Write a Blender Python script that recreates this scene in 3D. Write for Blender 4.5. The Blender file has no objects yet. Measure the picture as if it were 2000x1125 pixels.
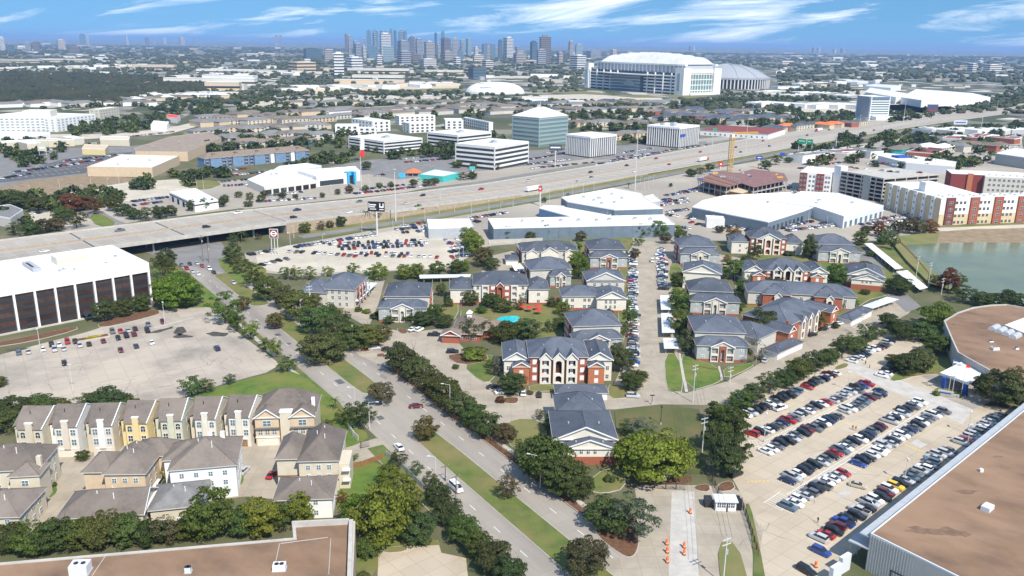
import bpy, bmesh, math, random
import numpy as np
from mathutils import Vector, Matrix, Euler
from mathutils.geometry import tessellate_polygon
random.seed(7); RNG = np.random.default_rng(7)
scn = bpy.context.scene
COL = scn.collection
R_ = math.radians
# ---------------- camera ----------------
FPX, CAMH = 1650.0, 115.0                      # focal length in photo pixels (2000 wide), drone height in metres
PITCH, ROLL = math.atan(479/FPX), math.atan(25/2000)
cam_d = bpy.data.cameras.new('camera'); cam = bpy.data.objects.new('camera', cam_d); COL.objects.link(cam)
cam_d.sensor_width = 36; cam_d.lens = 36*FPX/2000; cam_d.clip_start = 1; cam_d.clip_end = 200000
_f = Vector((0, math.cos(PITCH), -math.sin(PITCH))); _r = Vector((1, 0, 0)); _u = _r.cross(_f)
_r, _u = _r*math.cos(ROLL)+_u*math.sin(ROLL), _u*math.cos(ROLL)-_r*math.sin(ROLL)
cam.matrix_world = Matrix(((_r.x, _u.x, -_f.x, 0), (_r.y, _u.y, -_f.y, 0), (_r.z, _u.z, -_f.z, CAMH), (0, 0, 0, 1)))
scn.camera = cam
# ---------------- light ----------------
SUN_AZ, SUN_EL = 151.0, 49.0                   # clockwise from +Y, degrees
sd = Vector((math.sin(R_(SUN_AZ))*math.cos(R_(SUN_EL)), math.cos(R_(SUN_AZ))*math.cos(R_(SUN_EL)), math.sin(R_(SUN_EL))))
sun_d = bpy.data.lights.new('sun', 'SUN'); sun_d.energy = 4.6; sun_d.angle = R_(0.5); sun_d.color = (1.0, .935, .835)
sun = bpy.data.objects.new('sun', sun_d); COL.objects.link(sun)
sun.rotation_euler = (-sd).to_track_quat('-Z', 'Y').to_euler()
scn.render.engine = 'CYCLES'
scn.view_settings.view_transform = 'Standard'; scn.view_settings.look = 'None'
scn.view_settings.gamma = 1; scn.view_settings.use_curve_mapping = False
scn.view_settings.exposure = 0.44
scn.cycles.max_bounces = 6; scn.cycles.diffuse_bounces = 2; scn.cycles.glossy_bounces = 2
scn.cycles.transmission_bounces = 2; scn.cycles.transparent_max_bounces = 4; scn.cycles.volume_bounces = 0
try:
    scn.cycles.use_denoising = True; scn.cycles.denoiser = 'OPENIMAGEDENOISE'
except Exception: pass
# ---------------- sky ----------------
w = bpy.data.worlds.new('World'); scn.world = w; w.use_nodes = True
nt = w.node_tree; nt.nodes.clear(); N = nt.nodes.new; L = nt.links.new
def vmath(op, a, b=None, nt=nt):
    n = nt.nodes.new('ShaderNodeVectorMath'); n.operation = op
    for i, s in enumerate((a, b)):
        if s is None: continue
        if isinstance(s, tuple): n.inputs[i].default_value = s
        else: nt.links.new(s, n.inputs[i])
    return n
def fmath(op, a, b=None, nt=nt, clamp=False):
    n = nt.nodes.new('ShaderNodeMath'); n.operation = op; n.use_clamp = clamp
    for i, s in enumerate((a, b)):
        if s is None: continue
        if isinstance(s, (int, float)): n.inputs[i].default_value = s
        else: nt.links.new(s, n.inputs[i])
    return n.outputs[0]
tc = N('ShaderNodeTexCoord'); dirv = tc.outputs['Generated']
sep = N('ShaderNodeSeparateXYZ'); L(dirv, sep.inputs[0])
# clear dry air: the blue of the upper sky reaches right down to the horizon
zl = fmath('ADD', fmath('MULTIPLY', fmath('MAXIMUM', sep.outputs[2], 0.0), 0.75), 0.30)
cmb = N('ShaderNodeCombineXYZ'); L(sep.outputs[0], cmb.inputs[0]); L(sep.outputs[1], cmb.inputs[1]); L(zl, cmb.inputs[2])
nrm = vmath('NORMALIZE', cmb.outputs[0])
sky = N('ShaderNodeTexSky'); sky.sky_type = 'NISHITA'; sky.sun_disc = False
sky.sun_elevation = R_(SUN_EL); sky.sun_rotation = R_(SUN_AZ); sky.air_density = 1.6; sky.dust_density = 0.1; sky.ozone_density = 4.0
L(nrm.outputs[0], sky.inputs['Vector'])
hs = N('ShaderNodeHueSaturation'); hs.inputs['Saturation'].default_value = 1.32; hs.inputs['Value'].default_value = 1.0; L(sky.outputs[0], hs.inputs['Color'])
# wispy cirrus: noise on a plane overhead, stretched along the wind
azi = fmath('ARCTAN2', sep.outputs[0], sep.outputs[1])
ele = fmath('ARCSINE', sep.outputs[2])
cc = N('ShaderNodeCombineXYZ'); L(azi, cc.inputs[0]); L(fmath('ADD', fmath('MULTIPLY', ele, 8.5), fmath('MULTIPLY', azi, -0.9)), cc.inputs[1])
nz = N('ShaderNodeTexNoise'); nz.inputs['Scale'].default_value = 5.2; nz.inputs['Detail'].default_value = 9; nz.inputs['Roughness'].default_value = .62; nz.inputs['Distortion'].default_value = .55
off = vmath('ADD', cc.outputs[0], (3.37, 1.9, 0.4)); L(off.outputs[0], nz.inputs['Vector'])
rmp = N('ShaderNodeValToRGB'); rmp.color_ramp.elements[0].position = .48; rmp.color_ramp.elements[1].position = .71; L(nz.outputs[0], rmp.inputs[0])
bigm = fmath('MULTIPLY', rmp.outputs[0], 0.95)
mixc = N('ShaderNodeMixRGB'); L(bigm, mixc.inputs[0]); L(hs.outputs[0], mixc.inputs[1]); mixc.inputs[2].default_value = (9.0, 9.4, 9.9, 1)
bg = N('ShaderNodeBackground'); bg.inputs[1].default_value = .118; L(mixc.outputs[0], bg.inputs[0])
wo = N('ShaderNodeOutputWorld'); L(bg.outputs[0], wo.inputs[0])

# ---------------- photo pixel -> point at height z ----------------
def P(px, py, z=0.0):
    d = _f*FPX + _r*(px-1000) + _u*(562.5-py)
    t = (z-CAMH)/d.z
    return Vector((d.x*t, d.y*t, z))
def mpp(px, py, z=0.0):                         # metres per photo pixel at that place
    p = P(px, py, z) - Vector((0, 0, CAMH))
    return p.dot(_f)/FPX
# ---------------- materials ----------------
MATS = {}
def M(name, c, rough=.85, c2=None, sc=.3, detail=4, bump=0, metal=0, c3=None, sc3=.02, obj=False, spec=.3, contrast=(.35, .65), stretch=None):
    m = bpy.data.materials.new(name); m.use_nodes = True; t = m.node_tree; b = t.nodes['Principled BSDF']
    b.inputs['Roughness'].default_value = rough; b.inputs['Metallic'].default_value = metal
    b.inputs['Specular IOR Level'].default_value = spec
    c = tuple(c)+(1,)
    if c2 is None and c3 is None:
        b.inputs['Base Color'].default_value = c
    else:
        if obj: co = t.nodes.new('ShaderNodeTexCoord').outputs['Object']
        else: co = t.nodes.new('ShaderNodeNewGeometry').outputs['Position']
        if stretch:
            mp = t.nodes.new('ShaderNodeMapping'); mp.vector_type = 'TEXTURE'; mp.inputs['Rotation'].default_value = (0, 0, stretch[0]); mp.inputs['Scale'].default_value = (stretch[1], 1, 1)
            t.links.new(co, mp.inputs['Vector']); co = mp.outputs[0]
        last = None
        for (cc_, s_) in ((c2, sc), (c3, sc3)):
            if cc_ is None: continue
            n = t.nodes.new('ShaderNodeTexNoise'); n.inputs['Scale'].default_value = s_; n.inputs['Detail'].default_value = detail; n.inputs['Roughness'].default_value = .62
            t.links.new(co, n.inputs['Vector'])
            r = t.nodes.new('ShaderNodeMapRange'); r.inputs[1].default_value = contrast[0]; r.inputs[2].default_value = contrast[1]; t.links.new(n.outputs[0], r.inputs[0])
            x = t.nodes.new('ShaderNodeMixRGB'); t.links.new(r.outputs[0], x.inputs[0])
            if last is None: x.inputs[1].default_value = c
            else: t.links.new(last, x.inputs[1])
            x.inputs[2].default_value = tuple(cc_)+(1,); last = x.outputs[0]
            nf = n
        t.links.new(last, b.inputs['Base Color'])
        if bump:
            bp = t.nodes.new('ShaderNodeBump'); bp.inputs['Strength'].default_value = bump; bp.inputs['Distance'].default_value = .3
            t.links.new(nf.outputs[0], bp.inputs['Height']); t.links.new(bp.outputs[0], b.inputs['Normal'])
    MATS[name] = m; return m
def joints(m, size, col, w=.02, ang=0.0, rows=None):       # darker expansion joints: flat lines in a slab surface
    t = m.node_tree; b = t.nodes['Principled BSDF']
    co = t.nodes.new('ShaderNodeNewGeometry').outputs['Position']
    mp = t.nodes.new('ShaderNodeMapping'); mp.inputs['Rotation'].default_value = (0, 0, -ang); t.links.new(co, mp.inputs['Vector'])
    bt = t.nodes.new('ShaderNodeTexBrick'); bt.offset = 0; bt.inputs['Scale'].default_value = 1/size; bt.inputs['Mortar Size'].default_value = w
    bt.inputs['Brick Width'].default_value = 1.0; bt.inputs['Row Height'].default_value = rows or 1.0
    bt.inputs['Color1'].default_value = (1, 1, 1, 1); bt.inputs['Color2'].default_value = (.93, .93, .93, 1); bt.inputs['Mortar'].default_value = (col, col, col, 1)
    t.links.new(mp.outputs[0], bt.inputs['Vector'])
    x = t.nodes.new('ShaderNodeMixRGB'); x.blend_type = 'MULTIPLY'; x.inputs[0].default_value = 1
    lk = b.inputs['Base Color'].links
    if lk: t.links.new(lk[0].from_socket, x.inputs[1])
    else: x.inputs[1].default_value = b.inputs['Base Color'].default_value
    t.links.new(bt.outputs['Color'], x.inputs[2]); t.links.new(x.outputs[0], b.inputs['Base Color'])
M('ground', (.10, .105, .045), .95, (.19, .155, .10), .05, 7, c3=(.075, .09, .035), sc3=.012)
def blocks(m):                                   # far quarters: street blocks, yards and lots too small to build one by one
    t = m.node_tree; b = t.nodes['Principled BSDF']; n = t.nodes.new; l = t.links.new; g = n('ShaderNodeNewGeometry')
    v = n('ShaderNodeTexVoronoi'); v.inputs['Scale'].default_value = .022; v.inputs['Randomness'].default_value = .75; l(g.outputs['Position'], v.inputs['Vector'])
    sp = n('ShaderNodeSeparateColor'); l(v.outputs['Color'], sp.inputs[0]); r = n('ShaderNodeValToRGB'); r.color_ramp.interpolation = 'CONSTANT'; e = r.color_ramp.elements
    e[0].color = (.05, .065, .03, 1); e[1].position = .55; e[1].color = (.20, .185, .155, 1)
    for q, c in ((.68, (.42, .385, .32)), (.78, (.10, .10, .10)), (.86, (.30, .27, .225)), (.94, (.60, .57, .52))): x = e.new(q); x.color = c+(1,)
    l(sp.outputs[0], r.inputs[0]); sx = n('ShaderNodeSeparateXYZ'); l(g.outputs['Position'], sx.inputs[0]); mr = n('ShaderNodeMapRange'); mr.inputs[1].default_value = 900; mr.inputs[2].default_value = 1500; mr.inputs[4].default_value = .85; l(sx.outputs[1], mr.inputs[0])
    x = n('ShaderNodeMixRGB'); l(mr.outputs[0], x.inputs[0]); l(b.inputs['Base Color'].links[0].from_socket, x.inputs[1]); l(r.outputs[0], x.inputs[2]); l(x.outputs[0], b.inputs['Base Color'])
blocks(MATS['ground'])
M('grass', (.110, .150, .030), .95, (.070, .108, .026), .18, 8, c3=(.20, .165, .065), sc3=.06, contrast=(.40, .66))
M('grass_lush', (.105, .165, .025), .95, (.07, .12, .022), .25, 7, c3=(.17, .17, .045), sc3=.07, contrast=(.42, .64))
M('grass_dry', (.21, .18, .075), .95, (.13, .15, .045), .08, 5)
M('grass_worn', (.10, .115, .035), .95, (.17, .125, .06), .10, 7, c3=(.07, .09, .03), sc3=.04)
M('mulch', (.17, .085, .045), .95, (.10, .055, .03), .8)
M('earth', (.30, .22, .14), .95, (.20, .15, .09), .2)
M('lot', (.46, .385, .29), .9, (.375, .305, .225), .11, 8, c3=(.50, .425, .32), sc3=.025); joints(MATS['lot'], 4.6, .80, .022, R_(40))
M('lot_old', (.41, .36, .30), .9, (.27, .235, .20), .07, 10, c3=(.46, .395, .315), sc3=.03, contrast=(.36, .6)); joints(MATS['lot_old'], 6.0, .82, .02, R_(32.7))
M('court', (.41, .355, .275), .9, (.315, .27, .21), .12, 7); joints(MATS['court'], 4.5, .82, .02, R_(2))
M('road', (.325, .29, .25), .9, (.225, .20, .178), .16, 8, c3=(.36, .32, .27), sc3=.05, stretch=(R_(122.7), 9)); joints(MATS['road'], 5.0, .86, .016, R_(122.7))
M('freeway', (.345, .305, .25), .9, (.275, .248, .213), .14, 8, c3=(.39, .35, .295), sc3=.04, stretch=(R_(45), 16))
M('asphalt', (.085, .085, .09), .9, (.12, .12, .12), .15, 6)
M('asphalt_worn', (.17, .165, .16), .9, (.23, .22, .205), .08, 7)
M('pavement', (.34, .30, .245), .9, (.20, .18, .155), .03, 8, c3=(.42, .37, .30), sc3=.015)
M('pave_far', (.44, .40, .33), .9, (.27, .255, .22), .02, 7)
M('pale_lot', (.55, .49, .39), .9, (.42, .375, .30), .05, 7)
M('kerb', (.50, .46, .40), .9, (.38, .35, .30), .4)
M('concrete', (.50, .47, .42), .9, (.40, .375, .335), .3)
M('white_paint', (.78, .78, .76), .7); M('yellow_paint', (.75, .50, .06), .7)
M('brown_wall', (.42, .33, .235), .9, (.33, .26, .19), .4)
M('stain', (.055, .045, .04), .5, (.10, .085, .07), .5)
M('water', (.155, .185, .110), .14, (.11, .145, .095), .03, 4, spec=.12)
M('pool', (.03, .48, .52), .1)
M('roof_slate', (.083, .098, .125), .9, (.055, .066, .09), 1.3, 6, c3=(.108, .12, .145), sc3=.14)
M('roof_brown', (.165, .143, .124), .9, (.118, .097, .083), 1.1, 6, c3=(.20, .165, .138), sc3=.12)
M('stain_brown', (.15, .095, .065), .9, (.22, .14, .09), .5)
M('roof_tan', (.24, .19, .145), .9, (.19, .15, .12), .8)
M('roof_grey', (.22, .215, .21), .9, (.16, .155, .15), .5)
M('roof_white', (.77, .76, .74), .7, (.62, .605, .58), .10, 8, c3=(.80, .79, .77), sc3=.03); joints(MATS['roof_white'], 5.0, .88, .008, R_(42))
M('roof_tar', (.225, .135, .080), .9, (.125, .080, .056), .12, 12, c3=(.29, .185, .115), sc3=.05, stretch=(R_(-30), 1.6), contrast=(.38, .62)); joints(MATS['roof_tar'], 3.2, .90, .012, R_(42), 6)
M('roof_gravel', (.32, .255, .20), .9, (.25, .20, .16), .2)
M('roof_red', (.22, .06, .055), .8); M('roof_orange', (.75, .17, .05), .7)
M('metal_grey', (.42, .44, .46), .5, (.36, .38, .40), .5); M('metal_dark', (.035, .035, .04), .5); M('metal_pale', (.62, .64, .66), .5)
M('steel_blue', (.155, .20, .245), .6, (.13, .17, .21), .3)
M('cladding', (.48, .465, .44), .7, (.44, .425, .40), .3)
M('cream', (.60, .54, .42), .85, (.54, .48, .37), .5); M('ivory', (.70, .655, .56), .85, (.63, .585, .50), .5); M('sand', (.61, .48, .33), .85, (.54, .42, .285), .5)
M('yellow_stucco', (.72, .58, .30), .85, (.65, .52, .26), .5); M('pale_green', (.56, .56, .44), .85, (.50, .50, .39), .5); M('pinkish', (.64, .565, .47), .85, (.57, .50, .42), .5)
M('white_wall', (.80, .79, .76), .8, (.74, .73, .70), .4); M('trim', (.78, .77, .75), .7)
M('siding', (.56, .53, .47), .85, (.50, .475, .42), .5); M('siding_grey', (.40, .41, .39), .85, (.35, .36, .345), .5)
M('brick', (.36, .115, .065), .9, (.28, .09, .055), 1.5); M('brick_dark', (.20, .065, .05), .9, (.15, .05, .04), 1.5); M('brick_orange', (.46, .17, .085), .9, (.38, .14, .07), 1.5)
M('ochre', (.62, .50, .31), .85, (.55, .44, .27), .3); M('maroon', (.22, .05, .045), .85); M('red', (.55, .035, .03), .6); M('bright_red', (.75, .07, .03), .6); M('orange', (.85, .17, .03), .6)
M('blue', (.03, .08, .36), .6); M('sky_blue', (.06, .40, .72), .6); M('blue_wall', (.16, .27, .42), .85, (.13, .23, .37), .3); M('teal', (.07, .45, .42), .7); M('green_sign', (.02, .30, .16), .6)
M('wood', (.26, .14, .055), .8, (.20, .105, .045), .8); M('rust', (.25, .14, .125), .9, (.19, .105, .095), .2); M('crane_yellow', (.72, .40, .05), .6)
M('glass', (.035, .045, .055), .12, spec=.6); M('glass_blue', (.10, .17, .20), .12, spec=.6); M('glass_pale', (.30, .36, .38), .2, spec=.6); M('glass_brown', (.035, .020, .018), .10, (.075, .045, .032), .09, 3, spec=.65); M('glass_green', (.15, .24, .23), .15, spec=.6)
M('dark', (.018, .018, .02), .9); M('blind', (.70, .70, .68), .6)
M('bark', (.13, .095, .07), .95, (.085, .062, .045), 2.0); M('bare_bark', (.34, .30, .26), .95)
M('tyre', (.02, .02, .02), .8); M('car_glass', (.02, .025, .03), .08, spec=.6)
M('pole', (.58, .57, .54), .6); M('wood_pole', (.16, .12, .09), .9)
M('tower_white', (.62, .60, .57), .7); M('tower_tan', (.42, .38, .34), .7); M('tower_grey', (.33, .34, .36), .6); M('tower_dark', (.07, .085, .11), .4); M('tower_blue', (.13, .19, .26), .35); M('tower_brown', (.22, .185, .18), .7)
M('far_trees', (.034, .050, .028), .95, (.052, .070, .034), .02, 5, c3=(.075, .078, .04), sc3=.006)
M('dark_wood', (.014, .021, .013), .95, (.034, .044, .022), .05, 5, c3=(.05, .05, .022), sc3=.012)
def objcol(name, rough, spec=.5, coat=0.0):
    m = bpy.data.materials.new(name); m.use_nodes = True; t = m.node_tree; b = t.nodes['Principled BSDF']
    o = t.nodes.new('ShaderNodeObjectInfo'); t.links.new(o.outputs['Color'], b.inputs['Base Color'])
    b.inputs['Roughness'].default_value = rough; b.inputs['Specular IOR Level'].default_value = spec; b.inputs['Coat Weight'].default_value = coat
    MATS[name] = m; return m
def tint(name, a, b):                          # every roof weathers a little differently
    t = MATS[name].node_tree; bs = t.nodes['Principled BSDF']; o = t.nodes.new('ShaderNodeObjectInfo'); r = t.nodes.new('ShaderNodeMapRange'); r.inputs[3].default_value = a; r.inputs[4].default_value = b; t.links.new(o.outputs['Random'], r.inputs[0])
    h = t.nodes.new('ShaderNodeHueSaturation'); t.links.new(r.outputs[0], h.inputs['Value']); t.links.new(bs.inputs['Base Color'].links[0].from_socket, h.inputs['Color']); t.links.new(h.outputs[0], bs.inputs['Base Color'])
tint('roof_slate', .82, 1.15); tint('roof_brown', .85, 1.15); tint('roof_white', .88, 1.02)
objcol('car_paint', .35, .5, .5)
def foliage(name):
    m = bpy.data.materials.new(name); m.use_nodes = True; t = m.node_tree; b = t.nodes['Principled BSDF']; n = t.nodes.new; l = t.links.new
    oi = n('ShaderNodeObjectInfo'); g = n('ShaderNodeNewGeometry')
    hsv = n('ShaderNodeHueSaturation'); l(oi.outputs['Color'], hsv.inputs['Color'])
    mr = n('ShaderNodeMapRange'); l(g.outputs['Random Per Island'], mr.inputs[0]); mr.inputs[3].default_value = .55; mr.inputs[4].default_value = 1.5; l(mr.outputs[0], hsv.inputs['Value'])
    mh = n('ShaderNodeMapRange'); l(oi.outputs['Random'], mh.inputs[0]); mh.inputs[3].default_value = .485; mh.inputs[4].default_value = .515; l(mh.outputs[0], hsv.inputs['Hue'])
    l(hsv.outputs[0], b.inputs['Base Color']); b.inputs['Roughness'].default_value = .7; b.inputs['Specular IOR Level'].default_value = .2
    tr = n('ShaderNodeBsdfTranslucent'); l(hsv.outputs[0], tr.inputs[0]); mx = n('ShaderNodeMixShader'); mx.inputs[0].default_value = .45
    l(b.outputs[0], mx.inputs[1]); l(tr.outputs[0], mx.inputs[2]); l(mx.outputs[0], t.nodes['Material Output'].inputs[0])
    MATS[name] = m
foliage('leaves')
# ---------------- mesh building ----------------
class MB:
    def __init__(s): s.v = []; s.f = []; s.m = []; s.mats = []
    def mi(s, m):
        if m not in s.mats: s.mats.append(m)
        return s.mats.index(m)
    def face(s, pts, m):
        i = len(s.v); s.v += [tuple(p) for p in pts]; s.f.append(tuple(range(i, i+len(pts)))); s.m.append(s.mi(m))
    def box(s, x0, x1, y0, y1, z0, z1, m, skip=''):
        i = len(s.v); k = s.mi(m)
        s.v += [(x0, y0, z0), (x1, y0, z0), (x1, y1, z0), (x0, y1, z0), (x0, y0, z1), (x1, y0, z1), (x1, y1, z1), (x0, y1, z1)]
        for n_, q in (('b', (0, 3, 2, 1)), ('t', (4, 5, 6, 7)), ('f', (0, 1, 5, 4)), ('r', (1, 2, 6, 5)), ('k', (2, 3, 7, 6)), ('l', (3, 0, 4, 7))):
            if n_ in skip: continue
            s.f.append(tuple(i+a for a in q)); s.m.append(k)
        return s
    def prism(s, poly, z0, z1, m, mtop=None):             # poly counter-clockwise [(x,y)], extruded
        n = len(poly); i = len(s.v); k = s.mi(m); kt = s.mi(mtop or m)
        s.v += [(p[0], p[1], z0) for p in poly]+[(p[0], p[1], z1) for p in poly]
        for a in range(n):
            b = (a+1) % n; s.f.append((i+a, i+b, i+n+b, i+n+a)); s.m.append(k)
        for t3 in tessellate_polygon([[Vector((p[0], p[1], 0)) for p in poly]]):
            a, b, c = t3; A, B, C = poly[a], poly[b], poly[c]
            if (B[0]-A[0])*(C[1]-A[1])-(B[1]-A[1])*(C[0]-A[0]) < 0: b, c = c, b
            s.f.append((i+n+a, i+n+b, i+n+c)); s.m.append(kt); s.f.append((i+a, i+c, i+b)); s.m.append(k)
        return s
    def cyl(s, x, y, z0, z1, r0, r1=None, n=8, m='pole'):
        r1 = r0 if r1 is None else r1; i = len(s.v); k = s.mi(m)
        for (zz, rr) in ((z0, r0), (z1, r1)):
            s.v += [(x+rr*math.cos(6.2832*a/n), y+rr*math.sin(6.2832*a/n), zz) for a in range(n)]
        for a in range(n):
            b = (a+1) % n; s.f.append((i+a, i+b, i+n+b, i+n+a)); s.m.append(k)
        s.f.append(tuple(i+n+a for a in range(n))); s.m.append(k)
        return s
    def tube(s, p0, p1, r, n=5, m='pole', r1=None):
        p0 = Vector(p0); p1 = Vector(p1); d = (p1-p0).normalized(); a = d.orthogonal().normalized(); b = d.cross(a); i = len(s.v); k = s.mi(m); r1 = r if r1 is None else r1
        for (pp, rr) in ((p0, r), (p1, r1)):
            s.v += [tuple(pp+a*rr*math.cos(6.2832*q/n)+b*rr*math.sin(6.2832*q/n)) for q in range(n)]
        for q in range(n):
            e = (q+1) % n; s.f.append((i+q, i+e, i+n+e, i+n+q)); s.m.append(k)
        s.f.append(tuple(i+n+q for q in range(n))); s.m.append(k)
        return s
    def mesh(s, name):
        me = bpy.data.meshes.new(name); me.from_pydata(s.v, [], s.f)
        for m in s.mats: me.materials.append(MATS[m])
        if len(s.mats) > 1: me.polygons.foreach_set('material_index', s.m)
        me.update(); return me
    def build(s, name, parent=None, **kw):
        return link(name, s.mesh(name), parent, **kw)
def link(name, me, parent=None, loc=None, rz=None, scale=None, color=None):
    o = bpy.data.objects.new(name, me); COL.objects.link(o)
    if parent is not None: o.parent = parent
    if loc is not None: o.location = loc
    if rz: o.rotation_euler = (0, 0, rz)
    if scale is not None: o.scale = scale
    if color is not None: o.color = tuple(color)+(1,)
    return o
ALL_LABELS = {}
def tag(o, label, cat, group=None, kind=None):
    o['label'] = label; o['category'] = cat
    if group: o['group'] = group
    if kind: o['kind'] = kind
    return o
def thing(name, label, cat, loc=(0, 0, 0), rz=0.0, group=None):
    o = bpy.data.objects.new(name, None); COL.objects.link(o); o.location = loc; o.rotation_euler = (0, 0, rz); o.empty_display_size = .5
    return tag(o, label, cat, group)
def struct(o, kind='structure'): o['kind'] = kind; return o
ORD = ['first', 'second', 'third', 'fourth', 'fifth', 'sixth', 'seventh', 'eighth', 'ninth', 'tenth']+['%dth' % i if i % 10 not in (1, 2, 3) or i in (11, 12, 13) else '%d%s' % (i, {1: 'st', 2: 'nd', 3: 'rd'}[i % 10]) for i in range(11, 400)]
VZ = [0]
def inset(poly, d):                                       # shrink a CCW polygon by d
    out = []; n = len(poly)
    for i in range(n):
        a, b, c = Vector(poly[i-1][:2]), Vector(poly[i][:2]), Vector(poly[(i+1) % n][:2])
        e1 = (b-a).normalized(); e2 = (c-b).normalized(); n1 = Vector((-e1.y, e1.x)); n2 = Vector((-e2.y, e2.x))
        k = (n1+n2); k = k/max(k.length_squared*.5, .3)
        out.append(tuple(b+k*d))
    return out
def ccw(poly):
    a = sum(poly[i-1][0]*poly[i][1]-poly[i][0]*poly[i-1][1] for i in range(len(poly)))
    return poly if a > 0 else poly[::-1]
def pxpoly(pts, z=0.0): return ccw([tuple(P(x, y, z)[:2]) for x, y in pts])
def smooth(poly, k=2):                                    # Chaikin corner cutting
    for _ in range(k):
        q = []
        for i in range(len(poly)):
            a, b = poly[i], poly[(i+1) % len(poly)]
            q += [(a[0]*.75+b[0]*.25, a[1]*.75+b[1]*.25), (a[0]*.25+b[0]*.75, a[1]*.25+b[1]*.75)]
        poly = q
    return poly
def sheet(name, pts, z, m, px=True, rnd=0):
    poly = pxpoly(pts) if px else ccw(pts)
    if rnd: poly = smooth(poly, rnd)
    mb = MB(); k = [Vector((p[0], p[1], 0)) for p in poly]
    for t3 in tessellate_polygon([k]):
        A = [poly[i] for i in t3]
        mb.face([(p[0], p[1], z) for p in ccw(A)], m)
    return struct(mb.build(name))
def verge(name, pts, m='grass', px=True, rnd=1, kerb=True, h=.14, z=0.02):     # raised planted area with a kerb round it
    poly = pxpoly(pts) if px else ccw(pts)
    if rnd: poly = smooth(poly, rnd)
    VZ[0] += 1; h += VZ[0]*.0016
    mb = MB().prism(poly if not kerb else inset(poly, .18), z, h+.02, m)
    o = struct(mb.build(name))
    if kerb: MB().prism(poly, z-.01, h-.01, 'kerb').build('kerb', o)
    return o
# =============== ground, roads, lots, water ===============
gmb = MB(); gmb.face([(-60000, -600, 0), (60000, -600, 0), (60000, 60000, 0), (-60000, 60000, 0)], 'ground'); struct(gmb.build('ground'))
# big paved districts (lots, side streets) lie under everything that stands on them
sheet('pavement', [(486, 530), (478, 495), (700, 455), (850, 425), (1000, 402), (1180, 370), (1340, 338), (1520, 308), (1700, 278), (1990, 242), (2000, 300), (2000, 450), (1830, 455), (1750, 470), (1700, 470), (1600, 480), (1420, 470), (1320, 470), (1240, 490), (1100, 470), (960, 480), (880, 520), (700, 535), (600, 540)], .03, 'pavement')
sheet('pavement', [(150, 455), (270, 432), (500, 403), (800, 372), (1000, 346), (1200, 322), (1400, 290), (1560, 268), (1560, 262), (1400, 268), (1270, 280), (1100, 296), (900, 318), (700, 330), (640, 335), (480, 350), (330, 362), (130, 390), (60, 400), (60, 440)], .03, 'pavement')
sheet('car_park', [(0, 348), (60, 330), (120, 312), (200, 300), (262, 297), (235, 312), (172, 330), (168, 338), (60, 350), (0, 357)], .06, 'asphalt')
sheet('pavement', [(0, 300), (100, 290), (260, 285), (440, 262), (440, 290), (330, 320), (250, 345), (170, 345), (0, 390), (-80, 390), (-80, 300)], .035, 'asphalt_worn')
sheet('building_site', [(0, 366), (60, 352), (170, 340), (260, 348), (250, 356), (150, 372), (80, 385), (0, 385)], .07, 'earth')
sheet('pavement', [(60, 400), (150, 372), (250, 356), (345, 350), (400, 366), (330, 385), (230, 395), (120, 420), (60, 440)], .065, 'pale_lot')
sheet('pavement', [(620, 330), (720, 312), (1100, 290), (1290, 280), (1290, 290), (1120, 314), (900, 338), (700, 358), (600, 352)], .062, 'asphalt_worn')
sheet('car_park', [(1150, 300), (1270, 284), (1380, 276), (1380, 284), (1290, 300), (1160, 314)], .066, 'asphalt_worn')
# far pale lots round the stadium and hotel
for pts in ([(455, 200), (700, 188), (880, 188), (960, 190), (960, 193), (700, 200), (500, 206)], [(1030, 186), (1140, 184), (1290, 190), (1300, 198), (1200, 199), (1060, 194)],
            [(1540, 206), (1590, 199), (1680, 201), (1860, 205), (1870, 212), (1790, 222), (1690, 218), (1560, 219)], [(1720, 205), (1830, 203), (1870, 212), (1800, 221), (1735, 215)],
            [(530, 175), (700, 160), (900, 165), (900, 178), (780, 178), (600, 184)], [(0, 236), (60, 262), (220, 262), (330, 250), (440, 225), (440, 232), (330, 262), (100, 276), (0, 276)],
            [(1490, 190), (1700, 176), (1760, 182), (1600, 196)], [(880, 146), (1140, 150), (1140, 154), (880, 152)]):
    sheet('pavement', pts, .1, 'pale_lot')
for pts in ([(400, 223), (640, 214), (950, 208), (1010, 204), (1010, 208), (800, 222), (560, 233), (400, 240)], [(430, 255), (640, 262), (720, 250), (720, 256), (640, 272), (440, 268)]):
    sheet('pavement', pts, .08, 'asphalt_worn')
for pts in ([(1040, 176), (1140, 178), (1200, 184), (1130, 184), (1030, 180)], [(1290, 186), (1345, 182), (1400, 186), (1330, 194)], [(700, 178), (860, 173), (905, 172), (905, 178), (700, 184)], [(1180, 186), (1260, 186), (1300, 191), (1240, 191)]):
    sheet('lawn', pts, .16, 'grass_dry')

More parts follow.
